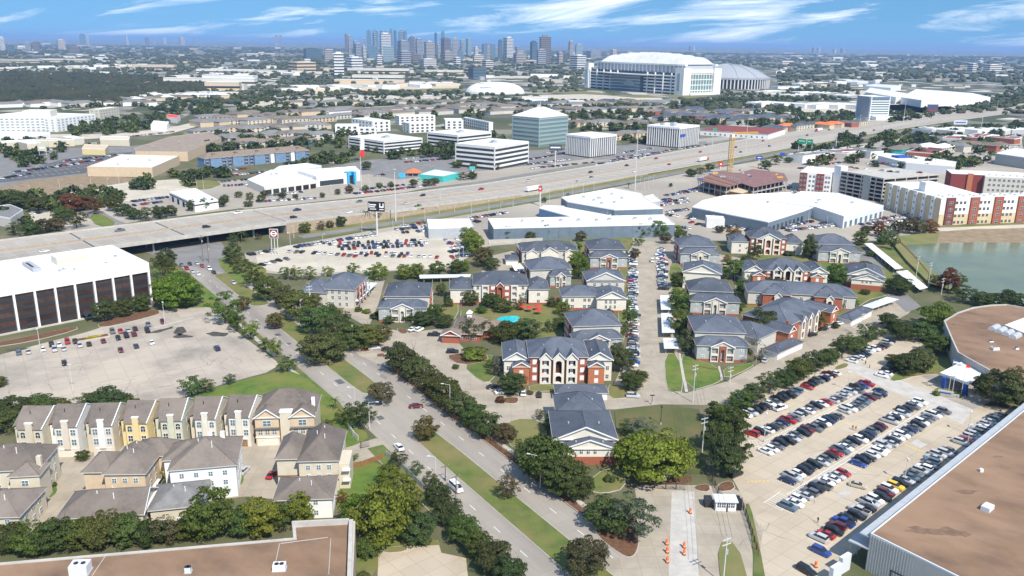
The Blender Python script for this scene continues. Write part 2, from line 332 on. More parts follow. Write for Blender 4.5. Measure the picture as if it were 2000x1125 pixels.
# ---- boulevard: two carriageways and a planted median (u along, v across) ----
BA = R_(122.7); BU = Vector((math.cos(BA), math.sin(BA))); BN = Vector((-BU.y, BU.x))
def bshift(u): return 0 if u < 250 else (u-250)*.03 if u < 420 else 5.1+(u-420)*.045
def B(u, v): q = BU*u+BN*(v+bshift(u)); return (q.x, q.y)
us = [60, 150, 250, 290, 330, 370, 420, 470, 510]
sheet('road', [B(u, -91.6) for u in us]+[B(u, -118) for u in reversed(us)], .04, 'road', px=False)
def medpts(u0, u1, rl=2.5):
    k = [u0+rl]+[u for u in us if u0+rl < u < u1-rl]+[u1-rl]
    return [B(u, -100.6) for u in k]+[B(u1, -102.5), B(u1, -106.9)]+[B(u, -108.9) for u in reversed(k)]+[B(u0, -106.9), B(u0, -102.5)]
for u0, u1 in ((70, 214), (249, 352), (366, 430)): verge('median', medpts(u0, u1), 'grass', px=False, rnd=1)
def bstrip(name, u0, u1, v0, v1, m, kerb=False, **k):
    kk = [u0]+[u for u in us if u0 < u < u1]+[u1]
    pts = [B(u, v0) for u in kk]+[B(u, v1) for u in reversed(kk)]
    return verge(name, pts, m, px=False, rnd=0, kerb=kerb, **k)
for u0, u1 in ((226, 287), (300, 345)):
    bstrip('grass_strip', u0, u1, -91.4, -89.0, 'grass', True); bstrip('sidewalk', u0, u1, -88.9, -87.4, 'kerb', h=.12)
for u0, u1 in ((150, 262), (290, 400)):
    bstrip('grass_strip', u0, u1, -120.6, -118.2, 'mulch', True); bstrip('sidewalk', u0, u1, -122.2, -120.7, 'kerb', h=.12)
for u0, u1 in ((110, 212),): bstrip('grass_strip', u0, u1, -91.4, -86.0, 'grass', True)
# worn lane lines and tar patches on the carriageways
for k, (v0, v1, ua, ub) in enumerate(((-96.4, -96.25, 70, 215), (-96.4, -96.25, 225, 430), (-113.2, -113.05, 70, 250), (-113.2, -113.05, 262, 430))):
    mb = MB(); u = ua
    while u < ub: mb.face([(*B(u, v1), .052), (*B(u, v0), .052), (*B(u+3, v0), .052), (*B(u+3, v1), .052)], 'white_paint'); u += 12
    struct(mb.build('lane_line'))
for (u, v, l, wd) in ((322, -96.2, 3.2, 2.2), (310, -96.5, 2.2, 1.6), (262, -97.5, 4.4, 2.4), (228, -97.2, 3, 2.0)):
    sheet('tar_patch', [B(u, v), B(u+l, v), B(u+l, v-wd), B(u, v-wd)], .056, 'asphalt', px=False)

# ---- left car park, lawns, townhouse court ----
sheet('car_park', [(-60, 800), (-60, 706), (0, 693), (60, 677), (165, 650), (300, 607), (396, 598), (430, 606), (452, 640), (548, 712), (520, 728), (430, 752), (350, 778), (150, 792)], .05, 'lot_old')
for pts in ([(338, 652), (345, 640), (360, 638), (366, 648), (352, 655)], [(335, 658), (352, 652), (378, 656), (376, 660), (345, 661)], [(400, 652), (418, 647), (446, 651), (440, 657), (418, 657)], [(285, 652), (305, 645), (340, 636), (338, 640), (310, 650)], [(10, 684), (40, 680), (65, 678), (30, 686)]):
    sheet('wet_stain', [(x+random.uniform(-2.5, 2.5), y+random.uniform(-1.2, 1.2)) for i, (a, b) in enumerate(zip(pts, pts[1:]+pts[:1])) for x, y in (a, ((a[0]+b[0])/2, (a[1]+b[1])/2))], .058, 'stain', rnd=1)
sheet('painted_line', [(300, 640), (380, 619), (380, 620.5), (300, 641.5)], .06, 'concrete')
verge('planting_bed', [(15, 666), (100, 648), (150, 637), (152, 645), (60, 668), (-20, 680), (-20, 672)], 'mulch', h=.2)
verge('planting_bed', [(190, 632), (250, 615), (300, 605), (312, 608), (312, 614), (260, 628), (195, 642)], 'mulch', h=.2)
verge('lawn', [(345, 784), (430, 756), (530, 728), (572, 722), (640, 772), (690, 826), (690, 850), (645, 850), (620, 800), (500, 780)], 'grass_lush', rnd=1, kerb=False)
sheet('court', [(-30, 1060), (-30, 1000), (90, 975), (100, 900), (110, 872), (640, 862), (690, 868), (735, 856), (770, 872), (700, 915), (640, 985), (480, 970), (330, 985), (300, 1060), (0, 1060)], .05, 'court')
verge('lawn', [(640, 850), (690, 830), (725, 852), (700, 868), (655, 880)], 'grass_lush', kerb=False)
verge('lawn', [(665, 915), (700, 900), (740, 905), (770, 925), (720, 960), (665, 1010), (650, 960)], 'grass_lush', kerb=False)
verge('lawn', [(93, 965), (103, 940), (110, 945), (112, 962), (95, 975)], 'grass_lush', kerb=False)
verge('lawn', [(462, 920), (470, 905), (476, 918), (476, 944), (462, 950)], 'grass_lush', kerb=False)
verge('lawn', [(690, 1125), (690, 1060), (740, 1050), (820, 1045), (860, 1060), (860, 1066), (740, 1068), (738, 1125)], 'grass', kerb=False)
sheet('car_park', [(737, 1135), (740, 1066), (855, 1056), (862, 1080), (910, 1090), (915, 1135)], .05, 'lot')
verge('planting_bed', [(748, 1070), (796, 1066), (796, 1078), (748, 1082)], 'grass_dry')

# ---- apartment complex: drives and lawns ----
sheet('drive', [(1245, 472), (1330, 470), (1310, 520), (1318, 600), (1332, 690), (1300, 775), (1188, 778), (1225, 690), (1232, 620), (1240, 560)], .05, 'court')
sheet('drive', [(985, 860), (975, 800), (1010, 765), (1190, 772), (1300, 762), (1340, 768), (1420, 745), (1560, 668), (1620, 625), (1700, 600), (1760, 578), (1790, 590), (1775, 612), (1700, 655), (1560, 735), (1430, 792), (1290, 790), (1200, 800), (1090, 800), (1060, 830), (1010, 870)], .054, 'court')
sheet('drive', [(690, 672), (745, 640), (800, 650), (870, 640), (905, 680), (930, 720), (1000, 785), (990, 860), (940, 850), (860, 745), (752, 716), (700, 694)], .058, 'court')
sheet('drive', [(670, 605), (700, 575), (735, 540), (752, 545), (740, 590), (720, 640), (670, 612)], .05, 'court')
sheet('drive', [(940, 530), (960, 500), (1000, 490), (1020, 500), (1000, 520), (985, 540), (960, 560)], .05, 'court')
sheet('drive', [(1300, 500), (1410, 498), (1450, 505), (1450, 530), (1420, 520), (1310, 512)], .052, 'court')
sheet('drive', [(1675, 500), (1700, 480), (1755, 560), (1800, 600), (1770, 610), (1715, 560)], .056, 'asphalt_worn')
sheet('drive', [(1240, 955), (1255, 945), (1425, 950), (1500, 990), (1480, 1125), (1465, 1160), (1370, 1160), (1200, 1160), (1160, 1090), (1225, 1090), (1250, 1050), (1245, 990)], .062, 'court')
sheet('drive', [(1312, 960), (1356, 960), (1366, 1160), (1305, 1160)], .07, 'concrete')
for n, pts, m in (('lawn', [(1297, 692), (1325, 690), (1338, 766), (1312, 766), (1300, 756)], 'grass_lush'), ('lawn', [(1328, 690), (1350, 700), (1402, 716), (1409, 735), (1406, 748), (1342, 766)], 'grass_lush'),
                  ('lawn', [(1412, 718), (1455, 712), (1478, 706), (1465, 720), (1415, 742)], 'grass_lush'), ('lawn', [(1186, 752), (1205, 752), (1235, 758), (1250, 768), (1225, 778), (1190, 780)], 'grass'),
                  ('lawn', [(1032, 752), (1085, 752), (1085, 764), (1034, 766)], 'grass'), ('lawn', [(900, 712), (950, 690), (985, 705), (962, 745), (940, 748)], 'grass'),
                  ('lawn', [(960, 600), (1085, 590), (1110, 620), (1100, 660), (1040, 690), (960, 660), (880, 610)], 'grass'), ('lawn', [(880, 580), (900, 600), (880, 640), (850, 615)], 'grass'),
                  ('lawn', [(1205, 520), (1228, 500), (1236, 560), (1226, 640), (1210, 690)], 'grass'), ('lawn', [(1302, 520), (1330, 510), (1345, 600), (1350, 690), (1326, 690), (1318, 590)], 'grass'),
                  ('lawn', [(1150, 940), (1180, 915), (1220, 920), (1222, 955), (1180, 965), (1150, 960)], 'grass'), 
                  ('lawn', [(1620, 608), (1640, 590), (1680, 585), (1690, 595), (1640, 612)], 'grass'), ('lawn', [(1430, 500), (1590, 490), (1740, 520), (1760, 570), (1680, 590), (1600, 655), (1560, 660), (1470, 660), (1440, 600)], 'grass'),
                  ('lawn', [(1010, 460), (1230, 450), (1240, 476), (1222, 500), (1130, 520), (1030, 512)], 'grass'), ('lawn', [(590, 545), (740, 530), (720, 590), (680, 590), (620, 575)], 'grass'),
                  ('lawn', [(1000, 818), (1060, 820), (1075, 870), (1090, 920), (1000, 880), (985, 840)], 'grass_dry')):
    verge(n, pts, m, rnd=1)
verge('lawn', [(1200, 804), (1240, 798), (1300, 793), (1364, 800), (1384, 850), (1386, 900), (1372, 925), (1300, 925), (1212, 915), (1206, 860)], 'grass_worn', rnd=0, kerb=False)
for pts in ([(1325, 692), (1329, 690), (1344, 766), (1338, 767)], [(1402, 716), (1406, 716), (1413, 742), (1408, 745)], [(1028, 603), (1050, 595), (1075, 585), (1075, 588), (1052, 598), (1030, 606)], [(1083, 612), (1088, 612), (1090, 640), (1072, 655), (1068, 652), (1085, 638)]):
    sheet('path', pts, .19, 'kerb')
verge('planting_bed', [(1150, 1035), (1190, 1010), (1246, 1000), (1250, 1060), (1240, 1090), (1215, 1088)], 'mulch', rnd=2)
verge('planting_bed', [(1352, 950), (1386, 945), (1388, 962), (1362, 960)], 'mulch'); verge('planting_bed', [(1402, 945), (1430, 938), (1438, 958), (1400, 962)], 'mulch')
verge('planting_bed', [(1232, 925), (1350, 928), (1350, 945), (1240, 950)], 'mulch', kerb=False)
verge('planting_bed', [(700, 678), (735, 665), (745, 672), (735, 682), (708, 690)], 'mulch'); verge('planting_bed', [(775, 640), (800, 645), (792, 654), (778, 650)], 'mulch'); verge('planting_bed', [(735, 692), (752, 690), (750, 698), (736, 698)], 'mulch'); verge('planting_bed', [(868, 696), (900, 715), (955, 706), (950, 690), (900, 690)], 'mulch'); verge('planting_bed', [(980, 778), (1010, 776), (1014, 782), (1008, 790), (985, 788)], 'mulch')
# swimming pool and its terrace
sheet('pool_terrace', [(935, 625), (960, 612), (1040, 606), (1065, 612), (1060, 624), (1000, 640), (950, 640)], .20, 'concrete')
sheet('swimming_pool', [(966, 629), (976, 619), (1012, 617), (1016, 624), (1003, 632), (986, 639), (970, 636)], .26, 'pool', rnd=2)
# ---- right car park ----
sheet('car_park', [(1425, 925), (1440, 870), (1452, 800), (1480, 772), (1560, 740), (1640, 690), (1700, 668), (1745, 645), (1790, 655), (1850, 745), (1905, 790), (1990, 800), (1900, 880), (1760, 1000), (1650, 1100), (1590, 1160), (1470, 1160), (1490, 1040), (1450, 970)], .066, 'lot')
sheet('drive', [(1640, 712), (1660, 705), (1740, 735), (1900, 800), (1880, 830), (1800, 790), (1700, 745)], .072, 'concrete')
verge('lawn', [(1735, 742), (1752, 728), (1790, 712), (1840, 712), (1850, 730), (1790, 734), (1752, 746)], 'grass'); verge('lawn', [(1800, 715), (1850, 690), (1890, 690), (1860, 725), (1830, 735)], 'grass', kerb=False)
verge('planting_bed', [(1820, 762), (1840, 755), (1885, 768), (1888, 776), (1860, 780), (1826, 770)], 'grass_dry', rnd=2)
verge('lawn', [(1628, 718), (1652, 708), (1660, 716), (1635, 724)], 'grass'); verge('lawn', [(1468, 1160), (1440, 1060), (1400, 1060), (1410, 1160)], 'grass_dry', kerb=False)
verge('lawn', [(1500, 1160), (1482, 1060), (1465, 985), (1455, 985), (1472, 1070), (1470, 1160)], 'grass', kerb=False)
sheet('drive', [(1790, 730), (1850, 722), (1935, 740), (1960, 775), (1900, 800), (1850, 780), (1890, 776), (1890, 766), (1830, 752)], .076, 'road')
# ---- pond ----
sheet('pond', [(1752, 478), (1830, 474), (1900, 470), (2080, 470), (2150, 600), (1900, 592), (1850, 560), (1800, 516)], .08, 'water', rnd=1)
def bank(pts_out, pts_in, h, m, name='pond_bank'):
    mb = MB()
    for i in range(len(pts_out)-1):
        a, b = P(*pts_out[i]), P(*pts_out[i+1]); c, d = P(*pts_in[i+1]), P(*pts_in[i])
        mb.face([(a.x, a.y, h), (b.x, b.y, h), (c.x, c.y, .03), (d.x, d.y, .03)], m); mb.face([(a.x, a.y, .02), (b.x, b.y, .02), (b.x, b.y, h), (a.x, a.y, h)], m)
    return struct(mb.build(name))
bank([(2100, 448), (1900, 452), (1835, 457)], [(2100, 476), (1900, 474), (1830, 476)], 1.6, 'earth'); bank([(1835, 457), (1750, 466)], [(1830, 476), (1752, 480)], 1.6, 'grass_dry')
bank([(1735, 470), (1770, 514), (1816, 560)], [(1765, 478), (1812, 520), (1870, 570)], 1.6, 'grass_dry')
verge('lawn', [(1690, 474), (1735, 470), (1775, 514), (1814, 560), (1795, 556), (1740, 506)], 'grass', kerb=False)
sheet('path', [(1830, 446), (1900, 443), (2050, 437), (2050, 443), (1900, 450), (1832, 452)], .12, 'pale_lot'); verge('lawn', [(1832, 441), (2050, 431), (2050, 436), (1832, 445)], 'grass', kerb=False)

# ---- freeway ----
FC = [(-420, 290, 7, 25, 26), (-268, 429, 7, 25, 26), (-162, 523, 7, 25, 26), (-91, 588, 4.6, 26, 26), (-1, 682, 1.2, 28, 30), (126, 826, .5, 32, 34), (312, 1040, .4, 38, 42), (560, 1310, .4, 42, 46), (900, 1640, .4, 44, 46), (1500, 2240, .4, 44, 46)]
def fw_at(i):
    p = Vector(FC[i][:2]); a = Vector(FC[max(i-1, 0)][:2]); b = Vector(FC[min(i+1, len(FC)-1)][:2]); d = (b-a).normalized(); return p, Vector((d.y, -d.x)), FC[i][2]
def fw_pt(s, off, dz=0):                    # s: station index (float), off>0 towards the viewer
    i = min(int(s), len(FC)-2); t = s-i; p0, n0, z0 = fw_at(i); p1, n1, z1 = fw_at(i+1)
    q = (p0+n0*off)*(1-t)+(p1+n1*off)*t
    return (q.x, q.y, z0*(1-t)+z1*t+dz)
def fw_strip(mb, s0, s1, o0, o1, dz0, dz1, m, step=.25):
    s = s0
    while s < s1-1e-6:
        e = min(s+step, s1); A = o0 if callable(o0) else (lambda _: o0); Bf = o1 if callable(o1) else (lambda _: o1)
        mb.face([fw_pt(s, A(s), dz0), fw_pt(s, Bf(s), dz1), fw_pt(e, Bf(e), dz1), fw_pt(e, A(e), dz0)], m); s = e
def lerp_at(k): return lambda s: FC[min(int(s), 8)][k]*(1-(s-min(int(s), 8)))+FC[min(int(s), 8)+1][k]*(s-min(int(s), 8))
wn, wf = lerp_at(3), lerp_at(4)
E_ = len(FC)-1
mb = MB(); fw_strip(mb, 0, E_, lambda s: -wf(s), wn, 0, 0, 'freeway'); fwo = struct(mb.build('freeway'))
mb = MB(); fw_strip(mb, 0, E_, lambda s: -wf(s), wn, -1.3, -1.3, 'concrete')
fw_strip(mb, 0, 4.6, wn, wn, -1.3, 0, 'concrete'); mb.build('deck_underside', fwo)
def barrier(name, s0, s1, of, h=.95, wd=.35, m='concrete', parent=None):
    mb = MB(); g = of if callable(of) else (lambda s: of)
    fw_strip(mb, s0, s1, lambda s: g(s)-wd, g, h, h, m); fw_strip(mb, s0, s1, g, g, h, .0, m); fw_strip(mb, s0, s1, lambda s: g(s)-wd, lambda s: g(s)-wd, 0, h, m)
    return mb.build(name, parent)
barrier('concrete_barrier', 0, E_, wn, parent=fwo); barrier('concrete_barrier', 0, E_, lambda s: -wf(s)+.35, parent=fwo)
barrier('concrete_barrier', 0, E_, .3, .85, .6, 'brown_wall', parent=fwo)
mb = MB(); fw_strip(mb, 2.08, 4.8, lambda s: wn(s)+.05, lambda s: wn(s)+.05, -7.2, -.1, 'brown_wall'); fw_strip(mb, 1.9, 4.8, lambda s: -wf(s)-.05, lambda s: -wf(s)-.05, -.1, -7.2, 'brown_wall'); mb.build('retaining_wall', fwo)
for s_ in (1.30, 2.08):                     # abutments of the underpass
    mb = MB(); a, b = Vector(fw_pt(s_, wn(s_)-.2)), Vector(fw_pt(s_, -wf(s_)+.2))
    mb.face([(a.x, a.y, 0), (b.x, b.y, 0), (b.x, b.y, 6.2), (a.x, a.y, 6.2)], 'concrete'); mb.build('abutment', fwo)
for s_ in (1.5, 1.72, 1.92):
    for of in (20, 8, -8, -20):
        x, y, z = fw_pt(s_, of); MB().cyl(x, y, 0, 5.9, .55, n=8, m='concrete').build('column', fwo)
mb = MB()
for of in (7.3, 11, 14.7, 18.4, -7.3, -11, -14.7, -18.4):
    s = .3
    while s < 7.6:
        ds = 6/ (Vector(FC[min(int(s), 8)][:2])-Vector(FC[min(int(s), 8)+1][:2])).length
        mb.face([fw_pt(s, of, .02), fw_pt(s, of+.28, .02), fw_pt(s+ds, of+.28, .02), fw_pt(s+ds, of, .02)], 'white_paint'); s += ds*2.4
for of in (3.4, -3.6, 22.3, -22.3):
    fw_strip(mb, .3, 7.6, of, of+.22, .02, .02, 'white_paint')
struct(mb.build('lane_marking', fwo), 'stuff')
mb = MB()
for s_ in (1.28, 1.62, 2.1, .9): fw_strip(mb, s_, s_+.008, -24.5, 24, .024, .024, 'asphalt', .01)
mb.build('expansion_joint', fwo)
# street under the bridge, frontage roads and their verges
sheet('road', [(350, 515), (290, 495), (255, 487), (430, 470), (445, 492), (440, 505), (470, 540)], .05, 'asphalt_worn')
sheet('road', [(330, 500), (262, 470), (170, 425), (140, 405), (175, 400), (230, 430), (330, 466), (445, 490)], .046, 'asphalt_worn')
def fstrip(name, s0, s1, o0, o1, m, z):
    mb = MB(); k = [s0+(s1-s0)*i/24 for i in range(25)]
    for a, b in zip(k, k[1:]):
        q = [fw_pt(a, o0(a)), fw_pt(a, o1(a)), fw_pt(b, o1(b)), fw_pt(b, o0(b))]; mb.face([(p[0], p[1], z) for p in q], m)
    return struct(mb.build(name))
fstrip('grass_strip', 2.15, 7.2, lambda s: wn(s)+.3, lambda s: wn(s)+9, 'grass_dry', .09); fstrip('frontage_road', 2.1, 7.2, lambda s: wn(s)+9, lambda s: wn(s)+18, 'asphalt_worn', .094)
fstrip('grass_strip', 2.2, 4.3, lambda s: wn(s)+18, lambda s: wn(s)+23, 'grass', .092)
fstrip('grass_strip', 2.6, 6.9, lambda s: -wf(s)-9, lambda s: -wf(s)-.3, 'grass_dry', .09); fstrip('frontage_road', 3.6, 6.9, lambda s: -wf(s)-19, lambda s: -wf(s)-9, 'asphalt_worn', .094)
verge('lawn', [(172, 420), (200, 418), (232, 440), (190, 444)], 'grass_lush', kerb=False)
verge('lawn', [(300, 505), (345, 520), (420, 575), (435, 600), (400, 600), (300, 605)], 'grass_lush', kerb=False); verge('lawn', [(420, 510), (445, 500), (520, 520), (520, 545), (470, 560)], 'grass_lush', kerb=False)
verge('lawn', [(345, 352), (395, 350), (440, 358), (400, 372), (360, 366)], 'grass_dry', kerb=False)
# bright concrete of the dealer lot
sheet('car_park', [(500, 500), (560, 480), (700, 462), (830, 440), (840, 462), (900, 470), (905, 505), (870, 525), (700, 530), (560, 535), (505, 525)], .07, 'pale_lot')
sheet('car_park', [(470, 375), (640, 350), (720, 340), (780, 352), (860, 362), (790, 376), (600, 396), (480, 408), (430, 400)], .072, 'pavement')
# =============== building kit (local frame: x right, y away, z up) ===============
def frame(name, label, cat, a, b, z=0.0, group=None, rz=None):
    A, Bv = P(a[0], a[1], z), P(b[0], b[1], z); d = Bv-A
    t = thing(name, label, cat, (A.x, A.y, 0), math.atan2(d.y, d.x) if rz is None else rz, group)
    return t, math.hypot(d.x, d.y)
def px_h(a, top_y):                          # height of a point seen at top_y above the ground pixel a
    g = P(*a); lo, hi = 0.0, 200.0
    def yy(h):
        p = Vector((g.x, g.y, h))-Vector((0, 0, CAMH)); return 562.5-FPX*p.dot(_u)/p.dot(_f)
    for _ in range(40):
        m = (lo+hi)/2
        if yy(m) > top_y: lo = m
        else: hi = m
    return lo
def slab(t, name, x0, x1, y0, y1, z0, z1, m): return MB().box(x0, x1, y0, y1, z0, z1, m).build(name, t)
WCACHE = {}
def win_mesh(w, h, glass='glass', fr='trim', style='d', arch=False):
    k = (round(w, 2), round(h, 2), glass, fr, style, arch)
    if k in WCACHE: return WCACHE[k]
    mb = MB(); f = .09; zt = h-(w*.35 if arch else 0)
    mb.box(-w/2-f, w/2+f, -.07, .02, -f, zt+(0 if arch else f), fr); mb.box(-w/2, w/2, -.10, -.06, 0, zt, glass)
    if arch:
        pts = [(w/2*math.cos(a), zt+w*.35*math.sin(a)) for a in [math.pi*i/6 for i in range(7)]]
        o = len(mb.v)
        mb.face([(p[0]*1.12, -.07, zt+(p[1]-zt)*1.2) for p in pts], fr); mb.face([(p[0], -.10, p[1]) for p in pts], glass)
    if style == 'd': mb.box(-.05, .05, -.12, -.10, 0, zt, fr); mb.box(-w/2, w/2, -.12, -.10, h*.48, h*.54, fr)
    if style == 'h': mb.box(-w/2, w/2, -.12, -.10, h*.48, h*.54, fr)
    WCACHE[k] = mb.mesh('window'); return WCACHE[k]
FACE = {'f': 0, 'r': math.pi/2, 'k': math.pi, 'l': -math.pi/2}
def wins(t, face, plane, us, zs, w, h, glass='glass', fr='trim', style='d', name='window', arch=False):
    me = win_mesh(w, h, glass, fr, style, arch)
    for z in zs:
        for u in us:
            loc = {'f': (u, plane, z), 'k': (u, plane, z), 'r': (plane, u, z), 'l': (plane, u, z)}[face]
            link(name, me, t, loc, FACE[face])
def spread(a, b, n): return [a+(b-a)*(i+.5)/n for i in range(n)]
def hip_roof(t, x0, x1, y0, y1, z, rise, m, over=.55, axis=None, trim='trim', name='roof', gable=''):
    x0 -= over; x1 += over; y0 -= over; y1 += over; W, D = x1-x0, y1-y0
    axis = axis or ('x' if W > D else 'y'); mb = MB(); zr = z+rise
    if axis == 'x':
        r = min(D/2, W/2-.05); a = (x0+(0 if 'l' in gable else r), (y0+y1)/2, zr); b = (x1-(0 if 'r' in gable else r), (y0+y1)/2, zr)
        mb.face([(x0, y0, z), (x1, y0, z), b, a], m); mb.face([(x1, y1, z), (x0, y1, z), a, b], m)
        if 'l' not in gable: mb.face([(x0, y1, z), (x0, y0, z), a], m)
        if 'r' not in gable: mb.face([(x1, y0, z), (x1, y1, z), b], m)
    else:
        r = min(W/2, D/2-.05); a = ((x0+x1)/2, y0+(0 if 'f' in gable else r), zr); b = ((x0+x1)/2, y1-(0 if 'k' in gable else r), zr)
        mb.face([(x1, y0, z), (x1, y1, z), b, a], m); mb.face([(x0, y1, z), (x0, y0, z), a, b], m)
        if 'f' not in gable: mb.face([(x0, y0, z), (x1, y0, z), a], m)
        if 'k' not in gable: mb.face([(x1, y1, z), (x0, y1, z), b], m)
    mb.face([(x0, y0, z-.02), (x0, y1, z-.02), (x1, y1, z-.02), (x1, y0, z-.02)], trim)
    o = mb.build(name, t)
    f = MB(); e = .05
    fm = 'siding' if trim == 'trim' else trim; f.box(x0-e, x1+e, y0-e, y0+.06, z-.2, z+.01, fm); f.box(x0-e, x1+e, y1-.06, y1+e, z-.2, z+.01, fm); f.box(x0-e, x0+.06, y0+.06, y1-.06, z-.2, z+.01, fm); f.box(x1-.06, x1+e, y0+.06, y1-.06, z-.2, z+.01, fm)
    f.build('fascia', o)
    mr = m                                    # ridge cap
    c = MB(); c.tube(Vector(a)+Vector((0, 0, .02)), Vector(b)+Vector((0, 0, .02)), .16, 4, mr)
    for q, cs in ((a, [(x0, y0), (x0, y1)] if axis == 'x' else [(x0, y0), (x1, y0)]), (b, [(x1, y0), (x1, y1)] if axis == 'x' else [(x0, y1), (x1, y1)])):
        g = {'x': 'l' if q is a else 'r', 'y': 'f' if q is a else 'k'}[axis]
        if g not in gable:
            for cx, cy in cs: c.tube(q, (cx, cy, z+.03), .15, 4, mr)
    c.build('ridge_cap', o)
    return o
def gable_wall(t, face, x0, x1, plane, z, rise, m, trim='trim', th=.3):
    mb = MB(); xm = (x0+x1)/2; s = -1 if face in 'fl' else 1
    tri = [(x0, z), (x1, z), (xm, z+rise)]
    if face in 'fk':
        a = [(p[0], plane, p[1]) for p in tri]; b = [(p[0], plane-s*th, p[1]) for p in tri]
    else:
        a = [(plane, p[0], p[1]) for p in tri]; b = [(plane-s*th, p[0], p[1]) for p in tri]
    if face in 'kl': a = a[::-1]; b = b[::-1]
    mb.face(a, m); mb.face(b[::-1], m)
    for i in range(3): j = (i+1) % 3; mb.face([a[j], a[i], b[i], b[j]], m)
    return mb.build('gable', t)
def rake(t, face, x0, x1, plane, z, rise, m='trim', w=.34):             # white barge boards along a gable
    xm = (x0+x1)/2; s = -1 if face in 'fl' else 1
    for (a, b) in (((x0, z), (xm, z+rise)), ((xm, z+rise), (x1, z))):
        mb = MB(); q = [(a[0], a[1]-w), (b[0], b[1]-w), (b[0], b[1]+.05), (a[0], a[1]+.05)]
        p0, p1 = plane+s*.03, plane+s*.14
        f = [((u, p1, v) if face in 'fk' else (p1, u, v)) for u, v in q]; g = [((u, p0, v) if face in 'fk' else (p0, u, v)) for u, v in q]
        mb.face(f, m); mb.face(g[::-1], m)
        for i in range(4): j = (i+1) % 4; mb.face([f[j], f[i], g[i], g[j]], m)
        mb.build('barge_board', t)
def gable_roof(t, x0, x1, y0, y1, z, rise, m, axis='y', over=.4, name='roof', trim='trim'):
    mb = MB(); th = .16
    if axis == 'y':
        X0, X1, xm = x0-over, x1+over, (x0+x1)/2; dz = rise/((x1-x0)/2)*over
        for (e, s) in ((X0, 1), (X1, -1)):
            q = [(e, y0-over, z-dz), (xm, y0-over, z+rise), (xm, y1, z+rise), (e, y1, z-dz)]
            if s < 0: q = q[::-1]
            mb.face([q[0], q[1], q[2], q[3]][::-1], m); mb.face([(a, b, c-th) for a, b, c in q], trim)
            mb.face([(e, y0-over, z-dz), (e, y0-over, z-dz-th), (xm, y0-over, z+rise-th), (xm, y0-over, z+rise)], trim)
            mb.face([(e, y0-over, z-dz), (e, y1, z-dz), (e, y1, z-dz-th), (e, y0-over, z-dz-th)], trim)
    else:
        Y0, Y1, ym = y0-over, y1+over, (y0+y1)/2; dz = rise/((y1-y0)/2)*over
        for e in (Y0, Y1):
            q = [(x0-over, e, z-dz), (x1+over, e, z-dz), (x1+over, ym, z+rise), (x0-over, ym, z+rise)]
            mb.face(q, m); mb.face([(a, b, c-th) for a, b, c in q][::-1], trim)
            mb.face([(x0-over, e, z-dz-th), (x1+over, e, z-dz-th), (x1+over, e, z-dz), (x0-over, e, z-dz)], trim)
            for xx in (x0-over, x1+over): mb.face([(xx, e, z-dz-th), (xx, e, z-dz), (xx, ym, z+rise), (xx, ym, z+rise-th)], trim)
    return mb.build(name, t)
def flat_roof(t, x0, x1, y0, y1, z, m='roof_white', par=.6, pm='white_wall', th=.3, name='roof'):
    o = MB().box(x0+th-.02, x1-th+.02, y0+th-.02, y1-th+.02, z-.25, z, m).build(name, t)
    if par:
        p = MB(); p.box(x0-.03, x1+.03, y0-.03, y0+th, z-.25, z+par, pm); p.box(x0-.03, x1+.03, y1-th, y1+.03, z-.25, z+par, pm); p.box(x0-.03, x0+th, y0+th, y1-th, z-.25, z+par, pm); p.box(x1-th, x1+.03, y0+th, y1-th, z-.25, z+par, pm); p.build('parapet', o)
    return o
def roof_units(t, spots, z, m='metal_grey'):
    for (x, y, w, d, h) in spots:
        mb = MB().box(x, x+w, y, y+d, z, z+h, m); mb.box(x+w*.15, x+w*.45, y+d*.2, y+d*.8, z+h, z+h+.12, 'metal_dark'); mb.build('roof_unit', t)
def block(t, x0, x1, y0, y1, h, wall, rise=None, roof='roof_slate', brickh=0, brick='brick', axis=None, gable='', over=.55, z0=0.0):
    mb = MB(); mb.box(x0, x1, y0, y1, z0, h, wall); o = mb.build('wall', t)
    if brickh: MB().box(x0-.06, x1+.06, y0-.06, y1+.06, 0, brickh, brick).build('brick_base', t)
    if rise is not None:
        ro = hip_roof(t, x0, x1, y0, y1, h, rise, roof, over, axis, gable=gable)
        if roof == 'roof_slate' and x1-x0 > 8:
            for i in range(3): fx = .25+.25*i; xx = x0+(x1-x0)*fx; yy = y0+(y1-y0)*(.30+.1*(i % 2)); hh = h+rise*.62*min(1, 2*min(fx, 1-fx)); MB().box(xx-.2, xx+.2, yy-.2, yy+.2, h+rise*.15, h+rise*.66, 'metal_grey' if i != 1 else 'metal_dark').build('roof_vent', ro)
        for g in gable:
            if g in 'fk': gable_wall(t, g, x0, x1, y0 if g == 'f' else y1, h, rise*(x1-x0)/(x1-x0+2*over), wall); rake(t, g, x0-over, x1+over, (y0-over) if g == 'f' else (y1+over), h, rise)
            else: gable_wall(t, g, y0, y1, x0 if g == 'l' else x1, h, rise*(y1-y0)/(y1-y0+2*over), wall); rake(t, g, y0-over, y1+over, (x0-over) if g == 'l' else (x1+over), h, rise)
    return o
def prism_xz(mb, poly, y0, y1, m):
    n = len(poly); a = [(p[0], y0, p[1]) for p in poly]; b = [(p[0], y1, p[1]) for p in poly]
    mb.face(a, m); mb.face(b[::-1], m)
    for i in range(n): j = (i+1) % n; mb.face([a[j], a[i], b[i], b[j]], m)
